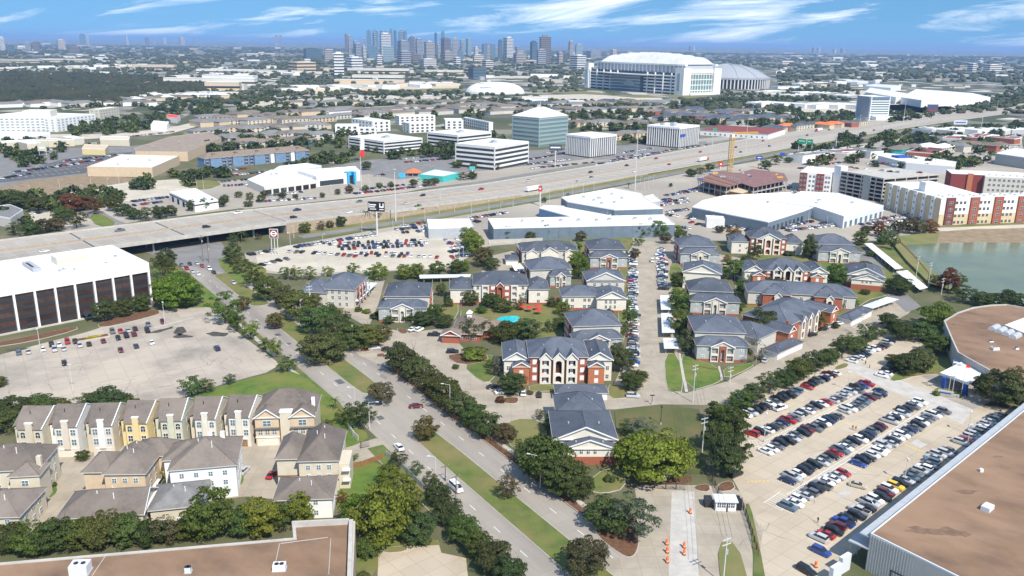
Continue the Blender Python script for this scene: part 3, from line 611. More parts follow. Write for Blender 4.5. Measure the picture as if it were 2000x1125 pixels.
def bay(t, xc, w, yf, yb, h, wall, openings, rise=None, roof='roof_slate', ow=None, depth_back=6.0, rail=True):
    """projecting bay: piers, spandrels and real openings; openings = [(z0, z1, arched)]"""
    ow = ow or w*.62; xl, xr = xc-w/2, xc+w/2; ol, orr = xc-ow/2, xc+ow/2; th = .35
    mb = MB(); mb.box(xl, ol, yf, yf+th, 0, h, wall); mb.box(orr, xr, yf, yf+th, 0, h, wall); mb.box(xl, xl+.25, yf+th, yb, 0, h, wall); mb.box(xr-.25, xr, yf+th, yb, 0, h, wall)
    z = 0
    for (a, b, arch) in openings:
        if a > z: mb.box(ol, orr, yf, yf+th, z, a, wall)
        if arch:
            r = ow/2; n = 6
            for s in (-1, 1):
                pts = [(xc+s*r, b)]+[(xc+s*r*math.cos(q), b-r*.8+r*.8*math.sin(q)) for q in [math.pi/2*i/n for i in range(n+1)]]
                prism_xz(mb, pts if s > 0 else pts[::-1], yf, yf+th, wall)
        z = b
    if z < h: mb.box(ol, orr, yf, yf+th, z, h, wall)
    o = mb.build('bay', t)
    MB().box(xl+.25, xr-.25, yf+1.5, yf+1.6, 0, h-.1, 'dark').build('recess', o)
    for (a, b, arch) in openings:
        fl = MB().box(xl+.2, xr-.2, yf+.02, yf+1.5, a-.15, a-.01, 'trim')
        fl.build('balcony_floor', o)
        if not arch and rail:
            r_ = MB(); r_.box(ol, orr, yf+.1, yf+.15, a+1.0, a+1.08, 'metal_dark')
            for x in [ol+(orr-ol)*i/6 for i in range(7)]: r_.box(x-.03, x+.03, yf+.1, yf+.15, a, a+1.0, 'metal_dark')
            r_.build('railing', o); MB().box(xc-ow*.22, xc+ow*.22, yf+1.38, yf+1.5, a, b-.35, 'blind').build('door', o)
    if rise:
        gable_wall(o, 'f', xl, xr, yf, h, rise, wall); gable_roof(o, xl, xr, yf, yf+depth_back, h, rise, roof, 'y', .35); rake(o, 'f', xl-.35, xr+.35, yf-.35, h-.35*rise/(w/2), rise+.35*rise/(w/2))
    return o
# =============== apartment complex ===============
SL = 'roof_slate'
def apt_front(label, a, b, z=9.6, hw=9.6, wing_h=8.0, cw=.54, main_wall='brick', bays='ivory'):
    """three-storey front: brick core with three gabled bays, lower gabled wings left and right"""
    t, W = frame('apartment_building', label, 'apartment building', a, b, z, 'slate roofed apartment buildings')
    c0, c1 = W*(.5-cw/2), W*(.5+cw/2); D = 17
    block(t, c0, c1, 0, D, hw, main_wall, 4.4, axis='x')
    bw = (c1-c0)*.19
    for i, xc in enumerate((c0+(c1-c0)*.27, c0+(c1-c0)*.5, c0+(c1-c0)*.73)):
        op = [(.3, 3.0, True), (3.6, 8.6, True)] if i == 1 else [(.3, 2.5, False), (3.5, 5.7, False), (6.6, 8.7, False)]
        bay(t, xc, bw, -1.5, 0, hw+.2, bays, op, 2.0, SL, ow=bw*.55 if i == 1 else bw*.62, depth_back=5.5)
    wins(t, 'f', 0, (c0+(c1-c0)*.085, c1-(c1-c0)*.085), (.9, 3.9, 6.9), 1.3, 1.6, 'blind')
    for s in (0, 1):
        x0, x1 = (0, c0-.1) if s == 0 else (c1+.1, W)
        block(t, x0, x1, 1.5, D+2, wing_h, bays, 3.0, axis='y', gable='f')
        xa, xb = (x0+(x1-x0)*.35, x1-.15) if s == 0 else (x0+.15, x1-(x1-x0)*.35)
        block(t, xa, xb, -2.2, 1.5, wing_h-1.2, 'brick_orange', 1.8, axis='y', gable='f', over=.3)
        wins(t, 'f', -2.2, ((xa+xb)/2,), (3.8, .8), 1.2, 1.5, 'blind')
        wins(t, 'r' if s else 'l', W if s else 0, (5, 9, 13), (1, 4.2), 1.1, 1.4)
        wins(t, 'f', 1.5, (x1-(x1-x0)*.17 if s else x0+(x1-x0)*.17,), (1, 4.2), 1.0, 1.4)
    return t
def apt_tier(label, a, b, z=9.4, depth=20, fd=6.5, hf=6.0, front=True, gab='', fx=(0, 1), wall='siding', fw='siding_grey', arch=True, rise=4.2, gl='glass', side='brick', axis=None):
    """tall hipped block with a lower front tier, gabled entrance with an arch between balconies"""
    t, W = frame('apartment_building', label, 'apartment building', a, b, z, 'slate roofed apartment buildings')
    block(t, 0, W, 0, depth, z, wall, rise, axis=axis, gable=gab, brickh=0)
    for s, f in ((0, 'l'), (W, 'r')):
        MB().box(*((-.9, .02) if f == 'l' else (W-.02, W+.9)), depth*.25, depth*.75, 0, z-.4, side).build('brick_bay', t)
        wins(t, f, -.9 if f == 'l' else W+.9, spread(depth*.25, depth*.75, 3), (.9, 3.8, 6.6), 1.1, 1.5, 'blind')
        wins(t, f, s, (depth*.12, depth*.88), (.9, 3.8, 6.6), 1.1, 1.5, gl)
    if front:
        x0, x1 = W*fx[0], W*fx[1]; wd = x1-x0
        block(t, x0, x1, -fd, 0, hf, fw, 2.6, axis='x', brickh=.9); xc = (x0+x1)/2; gw = wd*.46
        gable_wall(t, 'f', xc-gw/2, xc+gw/2, -fd-.9, hf, 2.0, 'siding'); gable_roof(t, xc-gw/2, xc+gw/2, -fd-.9, -fd+4.5, hf, 2.0, SL, 'y', .3); rake(t, 'f', xc-gw/2-.3, xc+gw/2+.3, -fd-1.2, hf-.25, 2.25)
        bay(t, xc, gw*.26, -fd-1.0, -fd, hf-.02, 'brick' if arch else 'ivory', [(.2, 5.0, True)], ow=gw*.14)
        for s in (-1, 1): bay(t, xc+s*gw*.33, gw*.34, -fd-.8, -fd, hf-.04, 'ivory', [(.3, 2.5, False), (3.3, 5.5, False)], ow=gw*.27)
        wins(t, 'f', -fd, (x0+wd*.12, x1-wd*.12), (1.2, 3.9), 1.4, 1.3, 'glass_pale')
        wins(t, 'r', x1, (-fd/2,), (1.0, 3.8), 1.2, 1.4); wins(t, 'l', x0, (-fd/2,), (1.0, 3.8), 1.2, 1.4)
    else:
        wins(t, 'f', 0, spread(W*.1, W*.9, 4), (1, 4.0, 6.6), 1.1, 1.4, gl)
    return t
def apt_gable(label, a, b, z=6.2, depth=24, rise=4.0, brickh=2.6, wins3=True, step=True, back=True):
    """gabled end with siding over a brick base"""
    t, W = frame('apartment_building', label, 'apartment building', a, b, z, 'slate roofed apartment buildings')
    block(t, 0, W, 0, depth, z, 'ivory', rise, axis='y', gable='f', brickh=brickh)
    if step: block(t, W*.12, W*.98, -3.2, 0, z-1.4, 'ivory', rise*.72, axis='y', gable='f', brickh=brickh, over=.4)
    yf = -3.2 if step else 0
    if wins3: wins(t, 'f', yf, (W*.42, W*.53, W*.64), (z-3.0,), .8, 1.5)
    for f, s in (('l', 0), ('r', W)): wins(t, f, s, spread(2, depth-2, 5), (1.0, 3.9), 1.1, 1.4)
    return t
apt_front('three storey brick and cream apartment block with arched balconies behind the slate garage', (985, 697), (1197, 697), 9.6, cw=.53)
t = apt_gable('nearest slate roofed apartment building with gable end, three dark windows and red brick base', (1083, 857), (1204, 857), 6.6, 19, 4.0)
block(t, 2.2, 17, 19, 31, 6.6, 'siding', 4.0, axis='y')
apt_tier('slate hip roofed apartment building standing directly behind the gabled brick front block', (1120, 637), (1212, 634), 9.4, 17, 6.5, 6.2, fx=(-.05, .95))
t = apt_tier('L shaped slate roofed apartment building with gabled wing left of the main drive', (1147, 548), (1220, 548), 9.2, 16, front=False, gab='f')
block(t, -13, 4, -16, -3, 6.6, 'ivory', 3.2, axis='x', brickh=1); block(t, 2, 15, -20, -4, 6.6, 'ivory', 3.4, axis='y', gable='f', brickh=1)
wins(t, 'f', -20, (6, 8, 10), (2.0, 4.3), .9, 1.4); wins(t, 'f', -16, (-11, -8.5, -3, -1), (1, 4), 1.2, 1.4)
apt_tier('slate roofed apartment building at the top left of the main drive', (1152, 487), (1222, 487), 9.2, 19, 6, 6.4, fx=(-.02, 1.0))
apt_tier('slate roofed cream apartment building with front gable behind bright tree', (1036, 527), (1116, 525), 8.2, 18, 4, 6.0, fx=(.45, .95), arch=False)
t = apt_tier('low slate roofed apartment building with three front gables nearest the long steel warehouse', (1020, 491), (1128, 488), 6.5, 18, front=False, rise=3.4, axis='x')
for xc, gw in ((5, 6), (15, 9.5), (26, 5)): gable_wall(t, 'f', xc-gw/2, xc+gw/2, -1.4, 6.0, gw*.3, 'ivory'); gable_roof(t, xc-gw/2, xc+gw/2, -1.4, 7, 6.0, gw*.3, SL); MB().box(xc-gw/2, xc+gw/2, -1.38, .1, 0, 6.0, 'ivory').build('bay', t); rake(t, 'f', xc-gw/2-.4, xc+gw/2+.4, -1.8, 5.7, gw*.3+.3)
t = apt_tier('slate roofed apartment building with carport beside it at the far west of the complex', (622, 563), (690, 566), 8.6, 22, front=False, gab='')
block(t, -8, 4, -3, 14, 7.6, 'siding', 3.6); wins(t, 'r', 18, (3, 8, 13, 18), (1, 4, 6.6), 1.5, 1.6)
t = apt_tier('slate roofed apartment building with lower front tier and white arch left of the clubhouse', (751, 578), (838, 578), 9.4, 19, 7, 6.4, fx=(-.1, .95), arch=False)
t, W = frame('apartment_building', 'long slate roofed apartment row with brick centre and arched stair behind the pool', 'apartment building', (925, 556), (1030, 556), 9.0, 'slate roofed apartment buildings')
block(t, 0, W, 0, 17, 9.0, 'ivory', 4.3, axis='x', brickh=.8); MB().box(W*.28, W*.70, -.35, .05, 0, 8.9, 'brick').build('brick_front', t)
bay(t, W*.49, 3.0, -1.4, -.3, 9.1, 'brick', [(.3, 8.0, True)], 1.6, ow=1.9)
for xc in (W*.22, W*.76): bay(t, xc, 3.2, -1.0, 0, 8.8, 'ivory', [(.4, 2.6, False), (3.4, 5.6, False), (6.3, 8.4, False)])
wins(t, 'f', -.35, (W*.36, W*.62), (1, 3.9, 6.8), 1.6, 1.4, 'blind'); wins(t, 'f', 0, (W*.08, W*.92), (1, 3.9, 6.8), 1.1, 1.4)
for x0, x1 in ((-10.5, -.6), (W+.6, W+9.5)): block(t, x0, x1, -2, 12, 7.6, 'ivory', 3.4, axis='y', brickh=1.0); wins(t, 'f', -2, ((x0+x1)/2,), (1.2, 4.4), 1.2, 1.3)
# east side
apt_tier('slate hip roofed apartment building at the top right of the main drive', (1328, 480), (1398, 481), 9.2, 17, 6, 6.4, fx=(-.02, 1.05), arch=False)
apt_gable('slate gabled apartment building second from the top on the right of the main drive', (1335, 530), (1408, 535), 8.6, 17, 4.2, brickh=0, wins3=False, step=False)
apt_tier('slate roofed building midway up the main drive, right side, with white gable', (1347, 567), (1431, 570), 9.2, 15, 6.5, 6.4, fx=(0, 1.12), arch=False)
apt_tier('slate roofed apartment building with brick arch entrance and balconies facing the lawn', (1358, 647), (1455, 650), 9.4, 19, 7, 6.4, fx=(0, 1.0))
t, W = frame('apartment_building', 'three storey brick apartment building with white front gable beside the white walled dealership', 'apartment building', (1466, 464), (1536, 466), 9.8, 'slate roofed apartment buildings')
block(t, 0, W, 0, 16, 9.8, 'brick', 4.6, axis='x'); gw = W*.66; gable_wall(t, 'f', W/2-gw/2, W/2+gw/2, -1.2, 9.6, 3.2, 'ivory'); gable_roof(t, W/2-gw/2, W/2+gw/2, -1.2, 8, 9.6, 3.2, SL); rake(t, 'f', W/2-gw/2-.4, W/2+gw/2+.4, -1.6, 9.3, 3.5)
bay(t, W/2, W*.2, -1.2, 0, 9.6, 'ivory', [(.3, 3.4, True), (4.2, 8.8, True)], ow=W*.12)
for s in (-1, 1): bay(t, W/2+s*W*.24, W*.2, -1.1, 0, 9.5, 'ivory', [(.3, 2.6, False), (3.5, 5.8, False), (6.6, 8.9, False)])
wins(t, 'f', 0, (W*.07, W*.93), (1, 4, 7), 1.2, 1.5, 'blind')
for x0, x1 in ((-10, -.5), (W+.5, W+10)): block(t, x0, x1, 1, 15, 7.2, 'ivory', 3.6, axis='y'); wins(t, 'f', 1, ((x0+x1)/2,), (1.2, 4.2), 1.1, 1.3)
apt_front('brick and cream apartment block with three gabled bays in the middle of the eastern buildings', (1457, 526), (1620, 530), 8.6, 8.6, 7.4)
apt_tier('slate hip roofed apartment building with white arch entrance nearest the pond bank', (1593, 476), (1668, 478), 9.2, 17, 6, 6.6, fx=(.02, 1.1), arch=False, side='brick_dark')
apt_gable('cream gable end over red brick with three small windows beside the long white carport', (1655, 535), (1727, 541), 7.0, 20, 4.0, brickh=3.0)
t, W = frame('apartment_building', 'long low slate roofed apartment row with two small white gables across the eastern block', 'apartment building', (1462, 569), (1672, 580), 6.8, 'slate roofed apartment buildings')
block(t, 0, W, 0, 14, 6.8, 'siding', 3.8, axis='x', brickh=1.0)
for xc in (W*.26, W*.74): block(t, xc-6, xc+6, -2.5, 10, 6.8, 'brick', 3.4, axis='y', over=.5); bay(t, xc+.5, 3.0, -3.4, -2.5, 6.4, 'ivory', [(.3, 5, True)], 1.5, ow=1.7)
wins(t, 'f', 0, spread(2, W-2, 9), (1, 3.9), 1.2, 1.4)
t, W = frame('apartment_building', 'brick apartment block turned sideways with three white gables beside the eastern garages', 'apartment building', (1530, 640), (1622, 597), 8.2, 'slate roofed apartment buildings')
block(t, 4, W-5, 0, 20, 8.2, 'brick', 4.6, axis='x')
for xc in (W*.36, W*.5, W*.64): bay(t, xc, 3.2, -1.4, 0, 8.3, 'ivory', [(.3, 3.2, True), (4, 7.4, True)], 1.8, ow=1.8, depth_back=6)
for x0, x1 in ((-1.0, 4.4), (W-5.4, W+.4)): block(t, x0, x1, -3, 12, 7.0, 'brick_orange', 2.4, axis='y', gable='f', over=.4); wins(t, 'f', -3, ((x0+x1)/2,), (1, 4), 1.1, 1.4, 'blind')
block(t, -16, -1.4, 2, 18, 7.0, 'siding', 3.6, axis='x', gable='')
MB().box(3.0, 4.0, -.4, .6, 0, 10.2, 'brick').build('chimney', t)
def garage(label, a, b, z=2.7, depth=6.5, doors=5, roof=SL, wall='white_wall'):
    t, W = frame('garage', label, 'garage', a, b, z, 'slate roofed garages')
    block(t, 0, W, 0, depth, z, wall, 1.7, roof, axis='x', over=.4)
    dw = W/doors
    for i in range(doors):
        mb = MB().box(i*dw+.3, (i+1)*dw-.3, -.05, .02, 0, 2.2, 'trim')
        for zz in (.55, 1.1, 1.65): mb.box(i*dw+.32, (i+1)*dw-.32, -.06, -.05, zz-.02, zz+.02, 'siding_grey')
        mb.build('garage_door', t)
    return t
garage('low slate roofed garage with white doors in front of the gabled brick apartment block', (1086, 767), (1186, 767), doors=6)
garage('slate roofed garage with white doors turned to the curved service road', (1519, 690), (1568, 668), doors=5)
garage('slate roofed garage with white doors beside the grey carport near the willow', (1663, 626), (1703, 606), doors=5)
garage('small slate roofed garage beside the dealer lot trees', (988, 508), (1012, 508), doors=2, depth=11)
def carport(label, pts, z=2.6, m='metal_pale', posts=4):
    q = [P(x, y, z) for x, y in pts]; c = sum(q, Vector())/4
    t = thing('carport', label, 'carport', (c.x, c.y, 0), 0, 'flat roofed carports')
    loc = ccw([(p.x-c.x, p.y-c.y) for p in q]); o = MB().prism(loc, z, z+.16, 'trim', m).build('roof', t)
    for k in range(posts):
        for s in (0, 1):
            f = (k+.5)/posts; A = Vector(loc[0]).lerp(Vector(loc[3]), f) if (Vector(loc[0])-Vector(loc[3])).length > (Vector(loc[0])-Vector(loc[1])).length else Vector(loc[0]).lerp(Vector(loc[1]), f)
            Bq = Vector(loc[1]).lerp(Vector(loc[2]), f) if (Vector(loc[0])-Vector(loc[3])).length > (Vector(loc[0])-Vector(loc[1])).length else Vector(loc[3]).lerp(Vector(loc[2]), f)
            p = A.lerp(Bq, .15 if s == 0 else .85); MB().cyl(p.x, p.y, 0, z, .09, n=5).build('post', t)
    return t
carport('pale carport farthest up the right side of the main drive', [(1289, 577), (1306, 577), (1310, 605), (1291, 605)])
carport('pale carport second of three along the right of the main drive', [(1291, 612), (1312, 612), (1318, 650), (1293, 650)])
carport('pale carport nearest the striped lawn on the main drive', [(1295, 661), (1320, 661), (1326, 681), (1297, 681)])
carport('upper long white carport beside the pond bank', [(1688, 476), (1703, 475), (1764, 524), (1748, 526)], m='roof_white', posts=8)
carport('lower long white carport beside the pond bank', [(1750, 531), (1772, 528), (1812, 562), (1796, 566)], m='roof_white', posts=6)
carport('grey carport behind the eastern garage', [(1684, 598), (1704, 603), (1756, 585), (1732, 580)], posts=5)
carport('grey carport beside the far western apartment building', [(674, 587), (700, 589), (737, 553), (715, 551)], posts=6)
carport('grey carport behind the brick and cream apartment row', [(818, 537), (920, 536), (918, 541), (820, 544)], posts=6)
carport('small white carport beside the cream apartment building', [(998, 516), (1016, 515), (1030, 532), (1008, 533)], m='roof_white', posts=2)
# clubhouse with cupola
t, W = frame('clubhouse', 'brown hip roofed clubhouse with white cupola beside the turquoise pool', 'clubhouse', (884, 650), (938, 652), 3.6)
block(t, 0, W, 0, 18, 3.6, 'brick', 4.2, 'roof_tan', over=.9, axis='y'); block(t, W-1, W+9, 6, 16, 3.4, 'brick', 2.6, 'roof_tan', over=.8, axis='x'); block(t, -4, 3, -2.5, 4, 3.4, 'brick', 2.2, 'roof_tan', over=.6, axis='y', gable='f')
cup = MB().box(W/2-.9, W/2+.9, 9, 10.8, 7.2, 9.0, 'trim').build('cupola', t); hip_roof(cup, W/2-.9, W/2+.9, 9, 10.8, 9.0, 1.2, 'trim', .25, 'y'); wins(t, 'f', 0, spread(2, W-1, 3), (.9,), 1.3, 1.5)
for i, (x, y, nm) in enumerate(((1020, 607, 'leftmost of the five'), (1034, 610, 'frontmost pair, left one'), (1050, 607, 'rear middle'), (1052, 615, 'nearest'), (1085, 594, 'set apart on the right'))):
    g = P(x, y); t = thing('patio_umbrella', 'red patio umbrella by the pool, '+nm, 'umbrella', (g.x, g.y, .2), 0, 'red umbrellas by the pool')
    MB().cyl(0, 0, 0, 2.3, .05, n=5).build('pole', t); MB().cyl(0, 0, 2.0, 2.8, 1.8, .05, 8, 'red').build('canopy', t)
# =============== townhouses ===============
RB = 'roof_brown'
def townhouse(label, a, b, wall, side, glass='glass', arch=True, z=9.4, chim=None, door=None, gl_tall=1.7):
    t, W = frame('townhouse', label, 'townhouse', a, b, z, 'narrow townhouses in a row'); chim = chim or wall
    MB().box(0, W, 0, 12, 0, z, wall).build('wall', t); MB().box(W-.02, W+.06, .1, 11.9, 0, z-.02, side).build('side_wall', t)
    MB().box(-2.3, -.02, 2.6, 11.8, 0, z-.6, side).build('rear_wing', t)
    # front slope climbs to a ridge across the house, with a back slope behind it
    r = MB(); e = .45; zr = z+3.6; yr = 8.0
    r.face([(-e, -e, z), (W+.1, -e, z), (W+.1, yr, zr), (-e-1.6, yr, zr)], RB); r.face([(-e-1.6, yr, zr), (W+.1, yr, zr), (W+.1, 12.4, z+1.2), (-e-1.6, 12.4, z+1.2)], RB)
    r.face([(-2.8, 2.3, z-.5), (-e, 2.0, z+.6), (-e-1.6, yr, zr), (-2.8, 9, z+1.0)], RB); r.face([(-2.8, 9, z+1), (-1.9, yr, zr), (-1.9, 12.4, z+1.2), (-2.8, 12.4, z)], RB)
    r.face([(-e, -e, z-.02), (-e, 12.4, z-.02), (W+.1, 12.4, z-.02), (W+.1, -e, z-.02)], 'trim'); o = r.build('roof', t)
    g = MB(); tri = [(W+.05, 0, z-.05), (W+.05, 12.2, z-.05), (W+.05, 12.2, z+1.2), (W+.05, yr, zr-.05)]; g.face(tri, side); g.face([(p[0]-.25, p[1], p[2]) for p in tri][::-1], side); g.build('gable', t)
    bb = MB()
    for (p, q) in (((W+.1, -e, z), (W+.1, yr, zr)), ((W+.1, yr, zr), (W+.1, 12.4, z+1.2))): bb.tube(p, q, .16, 4, 'trim')
    bb.build('barge_board', o)
    cm = MB().box(W*.36, W*.64, -.55, .02, 2.6, z+1.7, chim); cm.box(W*.34, W*.66, -.6, .3, z+1.7, z+1.95, 'trim'); cm.build('chimney', t)
    wins(t, 'f', 0, (W*.19, W*.81), (6.7,), 1.25, gl_tall, glass, 'trim', 'd', arch=arch); wins(t, 'f', 0, (W*.19, W*.81), (3.7,), 1.25, gl_tall, glass)
    d = MB().box(W*.16, W*.84, -.06, .02, 0, 2.3, door or 'ivory')
    for zz in (.6, 1.15, 1.7): d.box(W*.17, W*.83, -.075, -.06, zz-.02, zz+.02, 'cream')
    d.build('garage_door', t); MB().box(W*.12, W*.88, -.2, .02, 2.35, 2.6, 'trim').build('lintel', t)
    wins(t, 'r', W+.06, (5, 9), (4.0, 6.8), .9, 1.2, glass)
    MB().cyl(W*.2, 5, z+2.1, z+3.4, .12, n=5, m='metal_dark').build('vent_pipe', o)
    return t
townhouse('leftmost narrow townhouse of the row, cream with dark windows', (34, 838), (81, 838), 'cream', 'cream', 'glass')
townhouse('second narrow townhouse from the left, white stucco with garage door showing', (105, 834), (149, 833), 'ivory', 'white_wall', 'glass_blue', False, chim='pinkish')
townhouse('third narrow townhouse from the left, grey stucco with white chimney', (176, 832), (218, 831), 'pinkish', 'cream', 'glass_blue', False, chim='white_wall')
townhouse('yellow narrow townhouse, fourth from the left in the row', (244, 826), (286, 826), 'yellow_stucco', 'yellow_stucco', 'glass')
townhouse('fifth narrow townhouse from the left, pale green with dark lower windows', (313, 822), (354, 821), 'pale_green', 'pale_green', 'glass')
townhouse('sixth narrow townhouse from the left, ivory with arched windows', (380, 818), (420, 818), 'ivory', 'cream', 'glass_blue')
townhouse('seventh narrow townhouse from the left, ivory with brown garage door', (446, 814), (486, 815), 'ivory', 'ivory', 'glass_blue', False, door='wood')
t, W = frame('duplex_house', 'sand and cream double townhouse with twin gables at the right end of the row', 'townhouse', (497, 815), (613, 811), 9.2)
block(t, 0, W, 2.5, 15, 9.2, 'cream', 5.2, RB, axis='x', over=.6)
for xc in (W*.2, W*.8):
    block(t, xc-3.4, xc+3.4, 0, 6, 9.0, 'sand', 2.8, RB, axis='y', gable='f', over=.4); wins(t, 'f', 0, (xc,), (6.3,), 2.2, 1.6, 'glass_blue'); wins(t, 'f', 0, (xc-2, xc, xc+2), (3.6,), 1.2, 1.5, 'glass_blue')
    MB().box(xc-3.0, xc+3.0, -.06, .02, 0, 2.3, 'ivory').build('garage_door', t); MB().box(xc-3.6, xc+3.6, -.7, .02, 5.5, 5.8, RB).build('awning', t); MB().box(xc-3.5, xc+3.5, -.3, .02, 2.6, 2.9, 'trim').build('lintel', t)
MB().box(W*.42, W*.62, .2, 2.6, 0, 10.2, 'cream').build('stair_tower', t); MB().box(W*.41, W*.63, .1, 2.7, 10.2, 10.4, 'trim').build('tower_cap', t); MB().box(W*.66, W*.72, 2.3, 2.52, 0, 2.6, 'dark').build('doorway', t); MB().box(W-1.2, W-.2, 5, 6, 9, 12.5, 'white_wall').build('chimney', t)
def hiphouse(label, a, b, z, depth, wall, rise=4.0, roof=RB, axis=None, extra=None, gl='glass_blue', floors=(1.0, 3.9, 6.6), n=3, gable='', vents=True):
    t, W = frame('detached_house', label, 'house', a, b, z, 'large brown roofed houses'); block(t, 0, W, 0, depth, z, wall, rise, roof, axis=axis, over=.5, gable=gable)
    fl = [f for f in floors if f+1.6 < z]; wins(t, 'f', 0, spread(1, W-1, n), fl, 1.0, 1.2, gl); wins(t, 'r', W, spread(1.5, depth-1.5, 3), fl, 1.1, 1.4, gl); wins(t, 'l', 0, spread(1.5, depth-1.5, 3), fl, 1.1, 1.4, gl)
    if vents:
        for x, y in ((W*.62, depth*.3), (W*.4, depth*.42), (W*.55, depth*.6)): MB().cyl(x, y, z+rise*.2, z+rise+.15, .11, n=5, m='trim').build('vent_pipe', t)
    if extra: extra(t, W)
    return t
def ex_h2(t, W): block(t, -6.5, .2, 3, 13, 8.2, 'sand', 3.2, RB, axis='x'); block(t, W-7, W+3.4, 10, 18, 9.0, 'sand', 3.2, RB, axis='x'); MB().box(W, W+1.6, 4, 8, 3.0, 3.2, 'trim').build('balcony', t); MB().box(W+1.5, W+1.6, 4, 8, 3.2, 4.2, 'metal_dark').build('railing', t)
def ex_h3(t, W): block(t, -2.4, 9, 6, 14, 9.2, 'white_wall', 3.4, RB, axis='y'); [MB().box(x, x+1.1, 11, 12.1, 9, 13.4, 'white_wall').build('chimney', t) for x in (8.2, 11.4)]
def ex_h4(t, W): block(t, -6, 0, 2, 14, 9.0, 'cream', 3.4, RB, axis='y'); MB().box(W-.02, W+2.8, 1, 9, 0, 7.4, 'cream').build('side_wing', t); [MB().box(W+1.0, W+3.0, -.4, 1.0, zz, zz+.15, 'trim').build('balcony', t) for zz in (3.0, 6.0)]; MB().box(-6.0, -.02, 1.9, 2.0, 3.6, 4.0, 'wood').build('trim_band', t); MB().box(0, W, -.08, .01, 3.2, 3.6, 'metal_dark').build('trim_band', t)
hiphouse('peach walled house with complex brown hip roof and side balcony, centre left foreground', (203, 925), (282, 924), 9.2, 14, 'sand', 4.6, extra=ex_h2, axis='y')
hiphouse('tall white walled house with brown hip roof and twin white chimneys', (331, 918), (460, 907), 9.2, 16, 'white_wall', 4.8, extra=ex_h3, n=4, axis='x')
hiphouse('cream house with brown hip roof beside the gated court and wooden fence', (583, 900), (660, 898), 9.2, 17, 'cream', 5.0, extra=ex_h4, n=3)
hiphouse('low brown roofed house in front of the peach walled house', (112, 1012), (278, 1003), 5.6, 12, 'cream', 3.8, axis='x', gable='r', n=5)
hiphouse('low grey roofed house in front of the tall white house', (293, 996), (400, 985), 5.2, 12, 'cream', 3.4, 'roof_grey', axis='x', n=3)
hiphouse('low brown roofed white house behind the yellow green trees', (536, 976), (648, 972), 5.6, 11, 'white_wall', 3.0, axis='x', n=2)
def ex_h1(t, W): block(t, W-6, W+1.0, -2.4, 4, 8.6, 'cream', 2.4, RB, axis='y', over=.4); wins(t, 'f', -2.4, (W-2.5,), (5.8,), 1.5, 1.4, 'glass_blue'); MB().box(W-3.7, W-1.3, -2.5, -2.38, 2.4, 4.6, 'wood').build('shutter', t); MB().box(W-.6, W+.5, 1, 2.1, 8, 12, 'cream').build('chimney', t); MB().box(W*.45, W*.62, 6, 7.4, 11.6, 12.2, 'trim').build('skylight', t)
hiphouse('cream house with brown roof and wooden shutter at the left edge', (-60, 922), (74, 915), 9.2, 13, 'cream', 4.2, extra=ex_h1, n=4, axis='x')
hiphouse('low cream house with brown roof in the lower left corner', (-70, 1010), (36, 1008), 6.0, 13, 'cream', 3.4, axis='x', n=3)
# =============== dark glass office, left ===============
zc = 19.0
t, W = frame('office_building', 'office block with dark brown glass bays between white columns and flat white roof', 'office building', (-65, 574), (289, 516), zc)
D = 44
MB().box(.6, W-.6, .6, D-.6, 0, zc-3.2, 'glass_brown').build('glass_core', t)
MB().box(-.3, W+.3, -.3, D+.3, zc-3.4, zc, 'white_wall').build('roof_band', t); flat_roof(t, -.3, W+.3, -.3, D+.3, zc+.3, par=.5)
nb = 9; bw = (W-.6)/nb
for i in range(nb+1): MB().box(i*bw-.05, i*bw+.75, -.6, .7, 0, zc-3.4, 'white_wall').build('column', t)
for i in range(1, 8): MB().box(W-.7, W+.6, i*D/7-.8, i*D/7-.05, 0, zc-3.4, 'white_wall').build('column', t)
for f in range(4):
    for i in range(nb):
        zz = 1.2+f*3.7; MB().box(i*bw+.76, (i+1)*bw-.06, .5, .58, zz, zz+1.5, 'metal_dark').build('spandrel_panel', t)
        for x in (1, 2, 3): MB().box(i*bw+.35+x*bw/4-.04, i*bw+.35+x*bw/4+.04, .45, .6, zz+1.5, zz+3.7, 'metal_dark').build('mullion', t) if f in (0, 1, 2, 3) and x == 2 else None
    MB().box(W-.58, W-.5, .8, D-.8, 1.2+f*3.7, 2.7+f*3.7, 'metal_dark').build('spandrel_panel', t)
MB().box(-1, W+.4, -1.4, -.1, 0, .5, 'concrete').build('plinth', t)
roof_units(t, ((W*.40, 16, 3.2, 16, 1.6),), zc+.3, 'metal_grey'); MB().box(W*.56, W*.74, 22, 30, zc+.3, zc+3.6, 'ivory').build('penthouse', t); MB().box(W*.56, W*.74, 21.9, 22, zc+1.0, zc+3.0, 'cream').build('penthouse_panel', t)
roof_units(t, ((W*.52, 10, 1.2, 1.2, .7), (W*.55, 12, 1.4, 1, .8), (W*.6, 9, 1, 1, .5), (W*.9, 20, 1.2, 1.2, 1.0), (W*.8, 12, 1.2, .8, .4)), zc+.3)
cn = MB(); ca = [(1.9*math.cos(q), 2.4+1.5*math.sin(q)) for q in [math.pi*i/8 for i in range(9)]]
xe = W*.60
for i in range(8): a, b = ca[i], ca[i+1]; cn.face([(xe+a[0], -7, a[1]), (xe+a[0], -.6, a[1]), (xe+b[0], -.6, b[1]), (xe+b[0], -7, b[1])], 'metal_dark')
cn.build('entrance_canopy', t)
for x in (xe-1.8, xe+1.8): MB().cyl(x, -6.8, 0, 2.4, .08, n=5, m='metal_dark').build('canopy_post', t)
